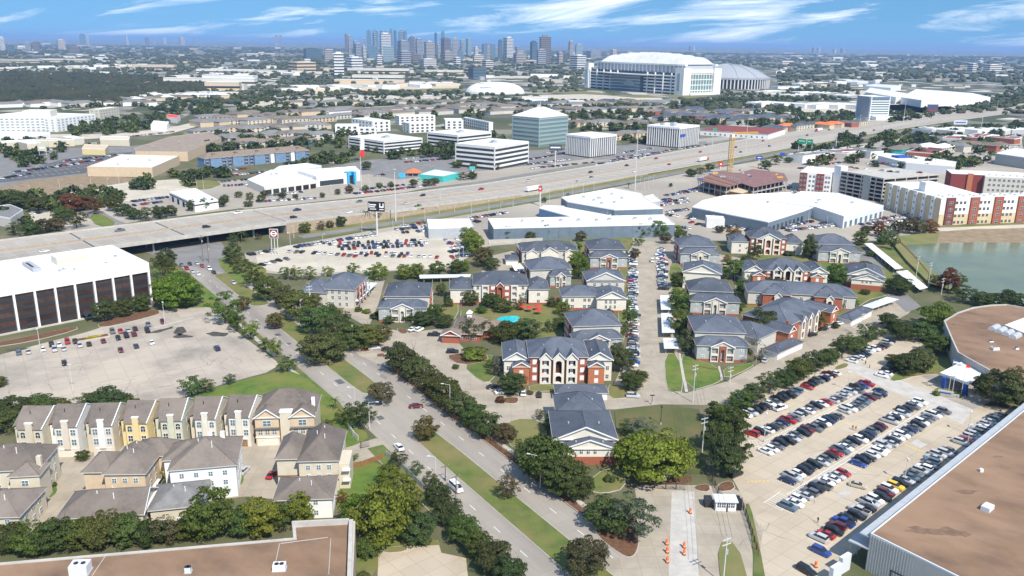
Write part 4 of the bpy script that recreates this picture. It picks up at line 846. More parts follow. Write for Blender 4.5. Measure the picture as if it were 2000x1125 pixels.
# =============== brown flat roofs in front ===============
def poly_building(name, label, cat, pts, z, wall, roof, par=1.0, pm='concrete', px=True, th=.4):
    poly = ccw([tuple(P(x, y, z)[:2]) for x, y in pts]) if px else ccw(pts); c = (sum(p[0] for p in poly)/len(poly), sum(p[1] for p in poly)/len(poly))
    loc = [(p[0]-c[0], p[1]-c[1]) for p in poly]; t = thing(name, label, cat, (c[0], c[1], 0))
    MB().prism(loc, 0, z-.3, wall).build('wall', t); inn = inset(loc, th)
    o = MB().prism(inn, z-.32, z, roof).build('roof', t)
    if par:
        n = len(loc); mb = MB(); 
        for i in range(n):
            j = (i+1) % n; a, b, c2, d = loc[i], loc[j], inn[j], inn[i]; zt = z+par
            mb.face([(*a, z-.35), (*b, z-.35), (*b, zt), (*a, zt)], wall if pm is None else pm); mb.face([(*a, zt), (*b, zt), (*c2, zt), (*d, zt)], pm or wall); mb.face([(*d, zt), (*c2, zt), (*c2, z-.1), (*d, z-.1)], pm or wall)
        mb.build('parapet', o)
    return t, c
def at_local(c, px, py, z): p = P(px, py, z); return p.x-c[0], p.y-c[1]
t, c = poly_building('commercial_building', 'brown tar roofed commercial building with concrete parapet in the lower left', 'commercial building', [(-40, 1104), (573, 1052), (571, 1028), (694, 1019), (684, 1260), (-120, 1300)], 8.5, 'brown_wall', 'roof_tar', .25, 'concrete', th=.7)
x0, y0 = at_local(c, 575, 1050, 8.5); x1, y1 = at_local(c, 690, 1022, 8.5); xc_, yc_ = at_local(c, 686, 1180, 8.5)
pw = MB()
def wallseg(a, b, z0, z1, th, m):
    d = Vector((b[0]-a[0], b[1]-a[1])).normalized(); n = Vector((-d.y, d.x))*th
    pw.prism(ccw([a, b, (b[0]+n.x, b[1]+n.y), (a[0]+n.x, a[1]+n.y)]), z0, z1, m)
a_ = at_local(c, 571, 1028, 8.5); wallseg(a_, (x1, y1), 8.4, 9.9, -.5, 'concrete'); wallseg((x1, y1), (xc_, yc_), 8.4, 9.9, -.9, 'concrete'); pw.build('parapet_wall', t)
def rooftop_ac(t, c, px, py, z, w=2.6, d=1.8, h=1.3, m='white_wall', rz=.1):
    x, y = at_local(c, px, py, z); o = MB().box(-w/2, w/2, -d/2, d/2, 0, h, m)
    for s in (-1, 1): o.cyl(s*w*.2, 0, h, h+.12, .5, n=10, m='metal_dark')
    o.box(-w/2-.15, w/2+.15, -d/2-.15, d/2+.15, -.05, .12, 'metal_grey')
    return o.build('air_conditioner', t, loc=(x, y, z+.02), rz=rz)
rooftop_ac(t, c, 546, 1112, 8.5); rooftop_ac(t, c, 158, 1118, 8.5, 3.6, 2.8, 2.2, 'metal_pale'); rooftop_ac(t, c, 368, 1117, 8.5, 1.2, 1.2, 1.2, 'metal_pale')
for (a, b) in (((208, 1083), (180, 1125)), ((546, 1062), (538, 1100)), ((548, 1062), (640, 1050)), ((646, 1052), (642, 1122)), ((500, 1060), (560, 1052))):
    pa, pb = at_local(c, *a, 8.5), at_local(c, *b, 8.5); MB().tube((*pa, 8.56), (*pb, 8.56), .09, 5, 'concrete').build('roof_conduit', t)
# right warehouse with brown roof
t, c = poly_building('warehouse', 'large warehouse with stained brown roof and pale corrugated wall in the lower right', 'warehouse', [(1700, 1042), (1945, 846), (2050, 760), (2500, 830), (2300, 1330), (2100, 1240)], 9.5, 'cladding', 'roof_tar', .12, 'metal_pale', th=.35)
ga, gb = at_local(c, 1700, 1042, 9.5), at_local(c, 2050, 760, 9.5); d = Vector((gb[0]-ga[0], gb[1]-ga[1])).normalized(); n = Vector((-d.y, d.x))
MB().prism(ccw([ga, gb, (gb[0]+n.x*2.4, gb[1]+n.y*2.4), (ga[0]+n.x*2.4, ga[1]+n.y*2.4)]), 8.3, 8.6, 'metal_grey').build('gutter_canopy', t)
cw = Vector((-n.x, -n.y)); q0 = Vector(ga)
cd = (Vector(at_local(c, 1870, 1125, 9.5))-q0).normalized()
for i in range(60):                         # corrugation ribs on the end wall
    p = q0+cd*(.3+i*.62); MB().box(-.09, .09, -.12, .05, 0, 9.2, 'cladding').build('cladding_rib', t, loc=(p.x, p.y, 0), rz=math.atan2(cd.y, cd.x))
side = [q0+d*(-.3)+n*0, q0+d*9.5, q0+d*9.5+n*4.6, q0-d*.3+n*4.6]
MB().prism(ccw([tuple(s_) for s_ in side]), 5.4, 5.7, 'metal_grey').build('loading_canopy', t)
for i in range(18):
    p = q0+d*(-.2+i*.54); MB().box(0, .2, 0, 4.6, 5.7, 5.8, 'metal_pale').build('canopy_rib', t, loc=(p.x, p.y, 0), rz=math.atan2(-d.x, d.y))
for k in (0.5, 4.5, 9): p = q0+d*k+n*4.2; MB().cyl(p.x, p.y, 0, 5.4, .15, n=6, m='metal_grey').build('canopy_post', t)
MB().box(-1.0, 1.0, -1.5, 1.5, 0, 1.1, 'metal_pale').build('skylight', t, loc=(*at_local(c, 1928, 995, 9.5), 9.5), rz=R_(-50)); MB().box(-.4, .4, -.4, .4, 0, .8, 'white_wall').build('roof_vent', t, loc=(*at_local(c, 1916, 921, 9.5), 9.5))
for k, (px, py, r) in enumerate(((1890, 960, 2.6), (1860, 1040, 4.5), (1950, 892, 1.2), (1800, 1035, 3.0))):
    x, y = at_local(c, px, py, 9.5); MB().prism(smooth([(x+r*1.4*random.uniform(.35, 1.15)*math.cos(q), y+r*.6*random.uniform(.35, 1.15)*math.sin(q)) for q in [math.tau*i/15 for i in range(15)]], 1), 9.49, 9.506+k*.004, 'stain_brown').build('roof_stain', t)
# steel duct frame beside the end wall
for i, (px, py) in enumerate(((1622, 1100), (1640, 1080))):
    p = at_local(c, px, py+40, 0); MB().box(-.5, .5, -.3, 3.2, 0, 4.2, 'metal_pale').build('loading_dock_screen', t, loc=(*p, 0), rz=math.atan2(cd.y, cd.x))
for i in range(3): p = q0+cd*(6+i*6)-n*0-d*.6; MB().box(0, 4.8, -.2, 0, 3.5+i*.3, 3.75+i*.3, 'metal_dark').box(0, .2, -.2, 0, 0, 3.5, 'metal_dark').build('pipe_frame', t, loc=(p.x, p.y, 0), rz=math.atan2(cd.y, cd.x))
# school hall with curved brown roof, upper right
t, c = poly_building('school_hall', 'low hall with curved brown roof and barrel skylights beside the entrance canopy', 'hall', [(1843, 628), (1870, 612), (1900, 602), (1935, 597), (1965, 596), (2060, 612), (2200, 640), (2150, 790), (2000, 752), (1962, 742), (1870, 690), (1860, 668)], 7.0, 'siding_grey', 'roof_tar', .5, 'concrete', th=.5)
for i, (px, py) in enumerate(((1942, 642), (1955, 647), (1969, 652), (1983, 658))):
    mb = MB(); k = 8; rr = 1.5; L_ = 6.0
    for j in range(k):
        a, b = math.pi*j/k, math.pi*(j+1)/k; mb.face([(rr*math.cos(a), -L_/2, rr*math.sin(a)), (rr*math.cos(a), L_/2, rr*math.sin(a)), (rr*math.cos(b), L_/2, rr*math.sin(b)), (rr*math.cos(b), -L_/2, rr*math.sin(b))], 'metal_grey')
    for yy in (-L_/2, L_/2): mb.face([(rr*math.cos(math.pi*j/k), yy, rr*math.sin(math.pi*j/k)) for j in range(k+1)], 'metal_pale')
    mb.build('barrel_skylight', t, loc=(*at_local(c, px, py, 7.0), 7.0), rz=R_(-50))
rooftop_ac(t, c, 1943, 683, 7.0, 2.4, 1.8, 1.0); rooftop_ac(t, c, 1985, 682, 7.0, 1.2, 1.2, .7); rooftop_ac(t, c, 1935, 668, 7.0, 1.5, 1.0, .5)
MB().prism(ccw([at_local(c, *q, 7.0) for q in ((1962, 636), (2060, 600), (2120, 620), (2030, 664))]), 6.98, 7.35, 'roof_white').build('white_roof', t)
e0, e1 = at_local(c, 1872, 672, 6.5), at_local(c, 1960, 706, 6.5); ed = Vector((e1[0]-e0[0], e1[1]-e0[1])).normalized(); en = Vector((ed.y, -ed.x))
MB().prism(ccw([e0, e1, (e1[0]+en.x*3, e1[1]+en.y*3), (e0[0]+en.x*3, e0[1]+en.y*3)]), 5.6, 6.0, 'metal_pale').build('front_canopy', t)
for i in range(9): p = Vector(e0)+ed*(1+i*1.9)+en*1.2; MB().box(-.1, .1, -.1, .1, 0, 5.6, 'metal_dark').build('mullion', t, loc=(p.x, p.y, 0))
# entrance canopy on blue piers
z = 5.0
t, c = poly_building('entrance_canopy', 'flat white entrance canopy on blue piers beside the flagpoles', 'canopy', [(1836, 728), (1880, 706), (1925, 722), (1893, 748)], z, 'white_wall', 'roof_white', .1, 'white_wall')
bpy.data.objects.remove([o for o in t.children if o.name.startswith('wall')][0])
MB().prism(inset(ccw([at_local(c, *q, z) for q in ((1836, 728), (1880, 706), (1925, 722), (1893, 748))]), .1), z-.9, z-.3, 'white_wall').build('canopy_edge', t)
for px, py in ((1846, 733), (1888, 745), (1880, 716), (1914, 724)): x, y = at_local(c, px, py, z); MB().box(-.6, .6, -.6, .6, 0, z-.9, 'blue').build('pier', t, loc=(x, y, 0), rz=.6)
# =============== middle distance: buildings given by their near corner ===============
def corner(name, label, cat, c, ytop, l, r, group=None, square=True):
    """c: near base corner pixel, ytop: roof pixel row above it, l / r: roof pixels of the left and right corners"""
    H = px_h(c, ytop); C = P(*c); Lp, Rp = P(*l, H), P(*r, H)
    d = Rp-C; a = math.atan2(d.y, d.x); t = thing(name, label, cat, (C.x, C.y, 0), a, group)
    W = math.hypot(d.x, d.y); n = Vector((-math.sin(a), math.cos(a))); D = max(abs((Lp-C).xy.dot(n)), 6)
    return t, W, D, H
def ribbon_office(label, c, ytop, l, r, floors, wall='roof_white', glass='glass', pier=True):
    t, W, D, H = corner('office_building', label, 'office building', c, ytop, l, r)
    MB().box(.3, W-.3, .3, D-.3, 0, H-.2, glass).build('glass_core', t); fh = H/floors
    for i in range(floors):
        MB().box(0, W, 0, D, i*fh+fh*.55, (i+1)*fh, wall).build('spandrel_band', t)
    if pier:
        for x, y in ((0, 0), (W-.8, 0), (0, D-.8), (W-.8, D-.8)): MB().box(x-.06, x+.86, y-.06, y+.86, 0, H, wall).build('corner_pier', t)
    flat_roof(t, 0, W, 0, D, H+.2, 'roof_white', .5, wall)
    roof_units(t, ((W*.4, D*.4, W*.14, D*.1, 1.6), (W*.6, D*.55, W*.08, D*.08, 1.2)), H+.2)
    return t, W, D, H
ribbon_office('low white office with dark ribbon windows, leftmost of the three', (750, 301), 277, (709, 265), (825, 270), 4)
ribbon_office('white ribbon windowed office in the middle, partly hidden behind its neighbour', (894, 293), 265, (851, 257), (960, 258), 4)
ribbon_office('white ribbon windowed office nearest the freeway with long flat roof', (966, 333), 288, (909, 278), (1033, 277), 5)
t, W, D, H = ribbon_office('tall glass office with pale bands and white pyramid roof', (1052, 288), 231, (1006, 226), (1110, 226), 7, 'glass_pale', 'glass_green')
hip_roof(t, 0, W, 0, D, H+.3, H*.30, 'roof_white', .3); MB().cyl(W/2, D/2, H*1.25, H*1.5, .25, n=5).build('mast', t)
def fin_office(label, c, ytop, l, r, nf, nl):
    t, W, D, H = corner('office_building', label, 'office building', c, ytop, l, r)
    MB().box(.5, W-.5, .5, D-.5, 0, H-.3, 'glass').build('glass_core', t); me = MB().box(-.55, .55, -.55, .55, 1.2, H-.8, 'roof_white').mesh('fin')
    for i in range(nf+1): link('fin', me, t, (W*i/nf, 0, 0))
    for i in range(1, nl+1): link('fin', me, t, (0, D*i/nl, 0))
    MB().box(-.7, W+.7, -.7, D+.7, H-1.6, H, 'roof_white').build('roof_band', t); flat_roof(t, -.6, W+.6, -.6, D+.6, H+.2, 'roof_white', .4); return t, W, D, H
fin_office('white box office with vertical fins right of the glass pyramid tower', (1152, 309), 268, (1104, 263), (1203, 263), 12, 14)
t, W, D, H = fin_office('white box office with vertical fins nearest the stadium lots', (1325, 290), 250, (1274, 244), (1365, 245), 12, 14)
roof_units(t, ((W*.2, D*.3, 6, 5, 2.5), (W*.5, D*.5, 8, 5, 3), (W*.3, D*.7, 5, 5, 2)), H+.2); MB().box(W*.02, W*.3, -.8, -.7, H*.55, H*.68, 'blue').build('sign_panel', t)
# ---- dealerships and stores south of the freeway ----
def shed(label, pts, z, wall, roof='roof_white', par=.35, name='warehouse', cat='warehouse', pm=None, units=(), doors=()):
    t, c = poly_building(name, label, cat, pts, z, wall, roof, par, pm or 'white_wall', th=.3)
    for i, (px, py) in enumerate(units): rooftop_ac(t, c, px, py, z, random.uniform(1.2, 2.4), 1.4, 1.1, 'metal_grey')
    return t, c
t, c = shed('grey steel shed with white roof beside the dealer car lot', [(837, 446), (925, 444), (917, 428), (834, 429)], 6.5, 'metal_grey')
for px in (862, 882, 898, 912): x, y = at_local(c, px, 461, 0); MB().box(-1.6, 1.6, -.15, .1, 0, 3, 'dark' if px == 862 else 'glass').build('garage_door', t, loc=(x, y+.2, 0))
t, c = shed('long blue grey steel warehouse with white roof behind the apartments', [(964, 446), (1318, 438), (1297, 420), (953, 428)], 8, 'steel_blue', units=((1020, 433), (1060, 434), (1095, 432), (1130, 431), (1165, 432), (1190, 430), (1240, 428), (1270, 429)))
a = Vector(at_local(c, 964, 446, 8)); b = Vector(at_local(c, 1318, 438, 8))
for i in range(1, 17): p = a.lerp(b, i/17); MB().box(-.12, .12, -.12, .02, 0, 7.6, 'steel_blue').build('wall_rib', t, loc=(p.x, p.y, 0))
shed('raised grey showroom block with white roof and roof vents', [(1096, 386), (1108, 394), (1200, 410), (1295, 407), (1262, 388), (1252, 378), (1197, 368)], 10, 'steel_blue', units=((1160, 392), (1175, 398), (1200, 396), (1195, 380), (1170, 388), (1140, 386), (1215, 388)), name='showroom', cat='showroom')
shed('low white roofed showroom wing with dark blue wall in front of the grey block', [(1053, 407), (1062, 402), (1108, 403), (1200, 419), (1180, 424), (1120, 425)], 6, 'blue_wall', name='showroom', cat='showroom')
shed('low grey box annex at the back of the grey showroom', [(1250, 386), (1262, 394), (1290, 392), (1276, 380)], 6, 'metal_grey', name='showroom', cat='showroom')
t, c = shed('wide white roofed dealership with slate blue left wall', [(1352, 405), (1500, 434), (1571, 412), (1590, 404), (1545, 376), (1415, 382), (1372, 392)], 7.5, 'steel_blue', name='showroom', cat='showroom', units=((1595, 398), (1500, 396)))
a = Vector(at_local(c, 1500, 434, 7.5)); b = Vector(at_local(c, 1571, 412, 7.5)); dd = (b-a)
for i in range(9): p = a.lerp(b, (i+.5)/9); MB().box(-1.5, 1.5, -.15, .1, .2, 4.2, 'glass').build('showroom_window', t, loc=(p.x, p.y, 0), rz=math.atan2(dd.y, dd.x))
t, c = shed('white roofed dealership wing with pale blue front beside the apartment car park', [(1516, 394), (1590, 404), (1648, 423), (1726, 402), (1640, 378), (1565, 374)], 8, 'metal_pale', name='showroom', cat='showroom', units=((1600, 392), (1665, 397)))
a = Vector(at_local(c, 1648, 423, 8)); b = Vector(at_local(c, 1726, 402, 8)); dd = (b-a)
for i in range(8): p = a.lerp(b, (i+.5)/8); MB().box(-1.6, 1.6, -.15, .1, .2, 4.2, 'glass_blue').build('showroom_window', t, loc=(p.x, p.y, 0), rz=math.atan2(dd.y, dd.x))
shed('small white box building with dark end beside the dealership', [(1381, 427), (1416, 430), (1413, 423), (1378, 421)], 6, 'white_wall', name='storage_building', cat='building')
# ---- north of the freeway ----
t, c = shed('small white garage building with open bays left of the car dealership', [(331, 376), (380, 398), (426, 391), (382, 368)], 6, 'white_wall', name='showroom', cat='showroom', units=((398, 388), (402, 391)))
a = Vector(at_local(c, 331, 376, 6)); b = Vector(at_local(c, 380, 398, 6)); dd = b-a
for i in range(4): p = a.lerp(b, (i+.6)/4.6); MB().box(-2, 2, -.2, .1, .1, 3.8, 'dark').build('garage_door', t, loc=(p.x, p.y, 0), rz=math.atan2(dd.y, dd.x))
MB().prism([(p[0]*1.0, p[1]*1.0) for p in inset(ccw([at_local(c, *q, 6) for q in ((331, 376), (380, 398), (426, 391), (382, 368))]), -.12)], 4.4, 5.2, 'metal_dark').build('dark_band', t)
shed('grey roofed shop at the left edge above the freeway', [(-20, 420), (20, 427), (45, 410), (20, 400), (-30, 405)], 6, 'siding', 'roof_grey', name='shop', cat='shop')
shed('tan walled store with wide white roof beside the dark car park', [(170, 326), (297, 328), (350, 305), (238, 302)], 8, 'sand', name='store', cat='store', pm='sand', units=((230, 322), (250, 313), (292, 314)))
shed('long tan store with brown roof behind the white roofed store', [(264, 296), (366, 297), (432, 268), (405, 258), (330, 268), (262, 290)], 9, 'sand', 'roof_gravel', name='store', cat='store', pm='sand', units=((300, 285), (350, 276)))
t, c = shed('white car dealership wing with open front beneath the blue entrance tower', [(483, 351), (516, 366), (618, 353), (588, 337), (530, 332)], 6, 'ivory', name='showroom', cat='showroom', units=((530, 342), (540, 341)))
a = Vector(at_local(c, 516, 366, 6)); b = Vector(at_local(c, 618, 353, 6)); dd = b-a
for i in range(7): p = a.lerp(b, (i+.5)/7); MB().box(-2.6, 2.6, -.2, .1, .1, 3.8, 'glass' if i < 4 else 'dark').build('showroom_window', t, loc=(p.x, p.y, 0), rz=math.atan2(dd.y, dd.x))
t, c = shed('white car dealership main hall with bright blue entrance tower', [(618, 345), (676, 339), (703, 333), (694, 325), (582, 334)], 8.5, 'white_wall', name='showroom', cat='showroom')
a = Vector(at_local(c, 618, 345, 8.5)); b = Vector(at_local(c, 676, 339, 8.5)); dd = b-a
for i in range(5): p = a.lerp(b, .1+.8*(i+.5)/5); MB().box(-2.2, 2.2, -.2, .1, .5, 4.6, 'glass').build('showroom_window', t, loc=(p.x, p.y, 0), rz=math.atan2(dd.y, dd.x))
p = Vector(at_local(c, 678, 339, 8.5)); MB().box(0, 8, -1.5, 5, 0, 9.5, 'sky_blue').build('entrance_tower', t, loc=(p.x, p.y, 0), rz=math.atan2(dd.y, dd.x)); MB().box(1.2, 4.4, -1.6, -1.4, .2, 7, 'glass').build('door_glazing', t, loc=(p.x, p.y, 0), rz=math.atan2(dd.y, dd.x))
shed('white service hall behind the dealership with pale roof', [(531, 334), (585, 332), (628, 324), (600, 319), (545, 325)], 6.5, 'metal_pale', name='showroom', cat='showroom')
shed('teal restaurant with white flat roof beside the freeway', [(818, 341), (865, 345), (897, 338), (850, 331)], 5, 'teal', name='restaurant', cat='restaurant', pm='teal')
g = P(808, 342); t = thing('pavilion', 'orange eight sided pavilion roof beside the teal restaurant', 'pavilion', (g.x, g.y, 0)); MB().cyl(0, 0, 3.0, 6.0, 8, .6, 8, 'roof_orange').build('roof', t)
for q in range(8): MB().cyl(6.6*math.cos(q*.785), 6.6*math.sin(q*.785), 0, 3.2, .2, n=5).build('post', t)
# blue apartments
t, W = frame('blue_apartments', 'long blue three storey apartment row with brown hip roof and white stair panels', 'apartment building', (400, 330), (605, 312), 0)
H = 9.6; block(t, 0, W, 0, 15, H, 'blue_wall', 4.2, 'roof_tan', axis='x')
for i in range(5):
    x = W*(i+.5)/5; block(t, x-5.5, x+5.5, -2, 6, H, 'blue_wall', 2.6, 'roof_tan', axis='y', over=.5); MB().box(x-1.6, x+1.6, 3.0, 5.4, H+1.4, H+3.4, 'roof_brown').build('dormer', t)
    for s in (-1, 1): bay(t, x+s*8.0, 3.6, -1.2, 0, H-.2, 'tower_brown', [(.4, 2.8, False), (3.6, 6, False), (6.7, 9, False)], ow=3.0)
    wins(t, 'f', -2, (x-3, x+3), (1, 4.2, 7.2), 1.4, 1.5, 'glass', 'trim')
for x in (W*.62, W*.82): MB().box(x-2, x+2, -2.2, -1.9, .5, H-.8, 'white_wall').build('stair_panel', t)
# ---- right hand apartment quarter ----
t, W = frame('apartment_block', 'long four storey apartment block, white over yellow with red balcony bays, above the pond', 'apartment block', (1831, 440), (2110, 432), 0)
H = px_h((1831, 440), 389); Lp = P(1724, 403); rot = t.rotation_euler.z
Cw = P(1831, 440); v = (Lp-Cw); sd_ = math.hypot(v.x, v.y); sang = math.atan2(v.y, v.x)-rot
q_ = 16/math.tan(sang); MB().prism([(0, 0), (W, 0), (W, 16), (q_, 16)], 0, H, 'white_wall').build('wall', t); MB().box(-.05, W, -.12, .05, 0, H*.42, 'ochre').build('lower_wall', t); MB().prism([(.3, .3), (W, .3), (W, 16), (q_+.3, 16)], H-.1, H+.32, 'roof_white').build('roof', t)
for i in range(6):
    x = 4+i*W/6.1
    MB().box(x, x+6.5, -1.0, .1, 0, H+.8, 'brick' if i else 'brick_dark').build('red_bay', t)
    wins(t, 'f', -1.0, (x+3.2,), [H*k/4+.6 for k in range(4)], 2.4, 2.1, 'glass', 'trim')
    wins(t, 'f', -.12, (x+8.2, x+11.2, x+14.2), [H*k/4+.9 for k in range(4)], 1.6, 1.7, 'glass', 'siding_grey')
sw = MB().prism(ccw([(-.1, .05), (sd_*math.cos(sang), sd_*math.sin(sang)), (sd_*math.cos(sang)+15, sd_*math.sin(sang)+2), (15, 2)]), 0, H-.05, 'ochre').build('side_wing', t)
MB().prism(ccw([(.2, .3), (sd_*math.cos(sang)+.2, sd_*math.sin(sang)), (sd_*math.cos(sang)+40, sd_*math.sin(sang)+3), (40, 14)]), H-.02, H+.3, 'roof_white').build('wing_roof', t)
for i in range(6):
    f = (i+.8)/6.6; x, y = sd_*math.cos(sang)*f, sd_*math.sin(sang)*f
    o = MB().box(-1.9, 1.9, -.7, .2, 0, H+.7, 'white_wall').build('white_bay', t, loc=(x, y, 0), rz=sang+math.pi); wins(o, 'f', -.7, (0,), [H*k/4+.9 for k in range(4)], 1.3, 1.5)
for k in range(26): MB().box(0, 1.3, 0, .9, H+.3, H+1.2, 'metal_grey').build('roof_unit', t, loc=(5+(k % 13)*W/14, 6+(k//13)*4, 0))
MB().box(6, 14, 26, 33, 0, H+7, 'white_wall').build('stair_tower', t)
# parking garage
A, Bq = P(1638, 379), P(1720, 396); d = Bq-A; t = thing('parking_garage', 'open five level concrete parking garage with cars on its top deck', 'parking garage', (A.x, A.y, 0), math.atan2(d.y, d.x)); W = math.hypot(d.x, d.y); D = 62
H = px_h((1638, 379), 335); nl = 6; fh = H/nl
for i in range(nl): MB().box(0, W, 0, D, (i+1)*fh-.5, (i+1)*fh, 'concrete').build('deck', t); MB().box(-.1, W+.1, -.15, .15, (i+1)*fh-.5, (i+1)*fh+.6, 'concrete').build('guard_wall', t); MB().box(W-.15, W+.15, .2, D, (i+1)*fh-.5, (i+1)*fh+.6, 'concrete').build('guard_wall', t)
for i in range(7): MB().box(W*i/6-.35, W*i/6+.35, -.3, .4, 0, H, 'concrete').build('column', t)
for i in range(1, 6): MB().box(W-.4, W+.3, D*i/5-.4, D*i/5+.4, 0, H, 'concrete').build('column', t)
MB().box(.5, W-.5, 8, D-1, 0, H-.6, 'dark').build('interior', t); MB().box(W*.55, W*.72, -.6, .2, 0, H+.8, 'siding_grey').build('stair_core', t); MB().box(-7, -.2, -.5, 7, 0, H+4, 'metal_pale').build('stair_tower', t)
t, W = frame('apartment_block', 'short white and maroon apartment block left of the parking garage', 'apartment block', (1559, 374), (1619, 379), 0)
H = px_h((1559, 374), 338); MB().box(0, W, 0, 40, 0, H, 'white_wall').build('wall', t); flat_roof(t, 0, W, 0, 40, H+.2)
for x, m in ((0, 'brick_dark'), (W*.55, 'maroon')): MB().box(x, x+W*.24, -.8, .1, 0, H+.6, m).build('bay', t); wins(t, 'f', -.8, (x+W*.06, x+W*.18), [H*k/4+.9 for k in range(4)], 1.6, 1.7)
wins(t, 'f', 0, (W*.34, W*.46, W*.86, W*.95), [H*k/4+.9 for k in range(4)], 1.5, 1.7); wins(t, 'l', 0, spread(3, 38, 8), [H*k/4+.9 for k in range(4)], 1.5, 1.7)
t, W = frame('apartment_block', 'grey and maroon apartment block at the right edge behind the yellow block', 'apartment block', (1918, 384), (2060, 392), 0)
H = px_h((1918, 384), 345); MB().box(0, W, 0, 30, 0, H, 'siding').build('wall', t); flat_roof(t, 0, W, 0, 30, H+.2); wins(t, 'f', 0, spread(2, W-2, 14), [H*k/4+.8 for k in range(4)], 1.8, 1.8)
MB().box(-24, -.2, 4, 28, 0, H+.5, 'maroon').build('maroon_wing', t); MB().box(-24.2, 0, 3.8, 28, H+.5, H+.9, 'roof_white').build('wing_roof', t); MB().box(-12, -8, 3, 4, 0, H+1.5, 'brick_orange').build('accent_bay', t)
for k in range(10): MB().box(0, 1.3, 0, .9, H+.3, H+1.2, 'metal_grey').build('roof_unit', t, loc=(4+k*5, 8, 0))
shed('white roofed car showroom with blue entrance block behind the garage', [(1715, 304), (1770, 318), (1865, 326), (1868, 316), (1790, 305), (1730, 299)], 7, 'metal_pale', name='showroom', cat='showroom')
g = P(1762, 322); t = thing('entrance_block', 'dark blue cube entrance in front of the white car showroom', 'entrance', (g.x, g.y, 0), .3); MB().box(-7, 7, -1, 9, 0, 9, 'blue').build('wall', t); MB().box(-3, 3, -1.1, -.9, 0, 6, 'glass').build('glazing', t)
shed('grey walled building with white roof at the right edge', [(1945, 300), (2030, 312), (2060, 300), (1985, 289)], 11, 'siding_grey', name='commercial_building', cat='commercial building')
shed('red roofed restaurant among the trees right of the freeway', [(1770, 296), (1825, 300), (1850, 292), (1800, 287)], 5, 'brick', 'roof_red', name='restaurant', cat='restaurant')
# construction site and crane
t, c = shed('unfinished rust red steel floor deck of the construction site', [(1362, 352), (1420, 366), (1448, 358), (1472, 366), (1540, 352), (1532, 338), (1470, 330), (1440, 338), (1410, 333), (1390, 338)], 9, 'dark', 'rust', 0, name='construction_frame', cat='building site')
for o in [o for o in t.children if o.name.startswith('wall')]: bpy.data.objects.remove(o)
for i in range(34):
    x, y = at_local(c, 1366+(i*37) % 165, 372-(i*11) % 34, 0); zz = random.choice((4.6, 9.0)); MB().box(-random.uniform(.6, 3), random.uniform(.6, 3), -.5, .5, zz+.05, zz+random.uniform(.4, 1.2), random.choice(('crane_yellow', 'wood', 'metal_grey', 'concrete', 'blue'))).build('building_material', t, loc=(x, y, 0), rz=i)
for i in range(26):
    x, y = at_local(c, 1362+i*3.2, 356+i*.75, 0); MB().tube((x, y, 0), (x, y, 11.5), .12, 4, 'metal_grey').tube((x, y, 3), (x+3, y-1, 6), .09, 3, 'crane_yellow').build('scaffold_pole', t)
pl = inset(ccw([at_local(c, *q, 9) for q in ((1362, 352), (1420, 366), (1448, 358), (1472, 366), (1540, 352), (1532, 338), (1470, 330), (1440, 338), (1410, 333), (1390, 338))]), 1.0)
MB().prism(pl, 4.3, 4.6, 'concrete').build('floor_slab', t)
for i in range(len(pl)):
    a, b = Vector(pl[i]), Vector(pl[(i+1) % len(pl)]); k = max(2, int((b-a).length/6))
    for j in range(k): p = a.lerp(b, j/k); MB().cyl(p.x, p.y, 0, 8.8, .3, n=5, m='metal_grey').build('column', t)
for j in range(5):
    a, b = Vector(pl[0]).lerp(Vector(pl[-1]), j/5), Vector(pl[1]).lerp(Vector(pl[2]), j/5); wb = MB().tube((*a, 9.1), (*b, 9.1), .25, 4, 'crane_yellow' if j % 2 else 'wood'); wb.build('beam', t)
t2, c2 = shed('orange timber formwork platform in front of the rust red deck', [(1395, 368), (1450, 378), (1500, 358), (1440, 352)], 5, 'wood', 'sand', 0, name='formwork_platform', cat='building site')
g = P(1424, 346); H = px_h((1424, 346), 268); t = thing('tower_crane', 'yellow lattice tower crane mast rising from the construction site', 'crane', (g.x, g.y, 0), R_(-62)); s = 1.5
for x, y in ((-s, -s), (s, -s), (s, s), (-s, s)): MB().tube((x, y, 0), (x, y, H), .32, 4, 'crane_yellow').build('mast_post', t)
br = MB(); k = int(H/2.4)
for i in range(k):
    z0, z1 = H*i/k, H*(i+1)/k
    for (p, q) in (((-s, -s), (s, -s)), ((s, -s), (s, s)), ((s, s), (-s, s)), ((-s, s), (-s, -s))): br.tube((*p, z0), (*q, z1), .12, 3, 'crane_yellow')
br.build('lattice_bracing', t); MB().box(-1.6, 1.6, -1.8, 1.4, H, H+2.6, 'white_wall').build('cab', t)
jb = MB()
for (p, q) in (((-.7, 0, H+2.8), (-.7, 30, H+2.8)), ((.7, 0, H+2.8), (.7, 30, H+2.8)), ((0, 0, H+4.2), (0, 30, H+3.6))): jb.tube(p, q, .4, 3, 'crane_yellow')
for i in range(14): jb.tube((-.7, i*2.2, H+2.8), (0, i*2.2+1.1, H+4), .08, 3, 'crane_yellow'); jb.tube((.7, i*2.2, H+2.8), (0, i*2.2+1.1, H+4), .08, 3, 'crane_yellow')
jb.build('jib', t); MB().box(-1, 1, -9, -6, H+1.2, H+3, 'concrete').build('counterweight', t); MB().tube((0, 0, H+2.6), (0, -8, H+2.8), .3, 4, 'crane_yellow').build('counter_jib', t)
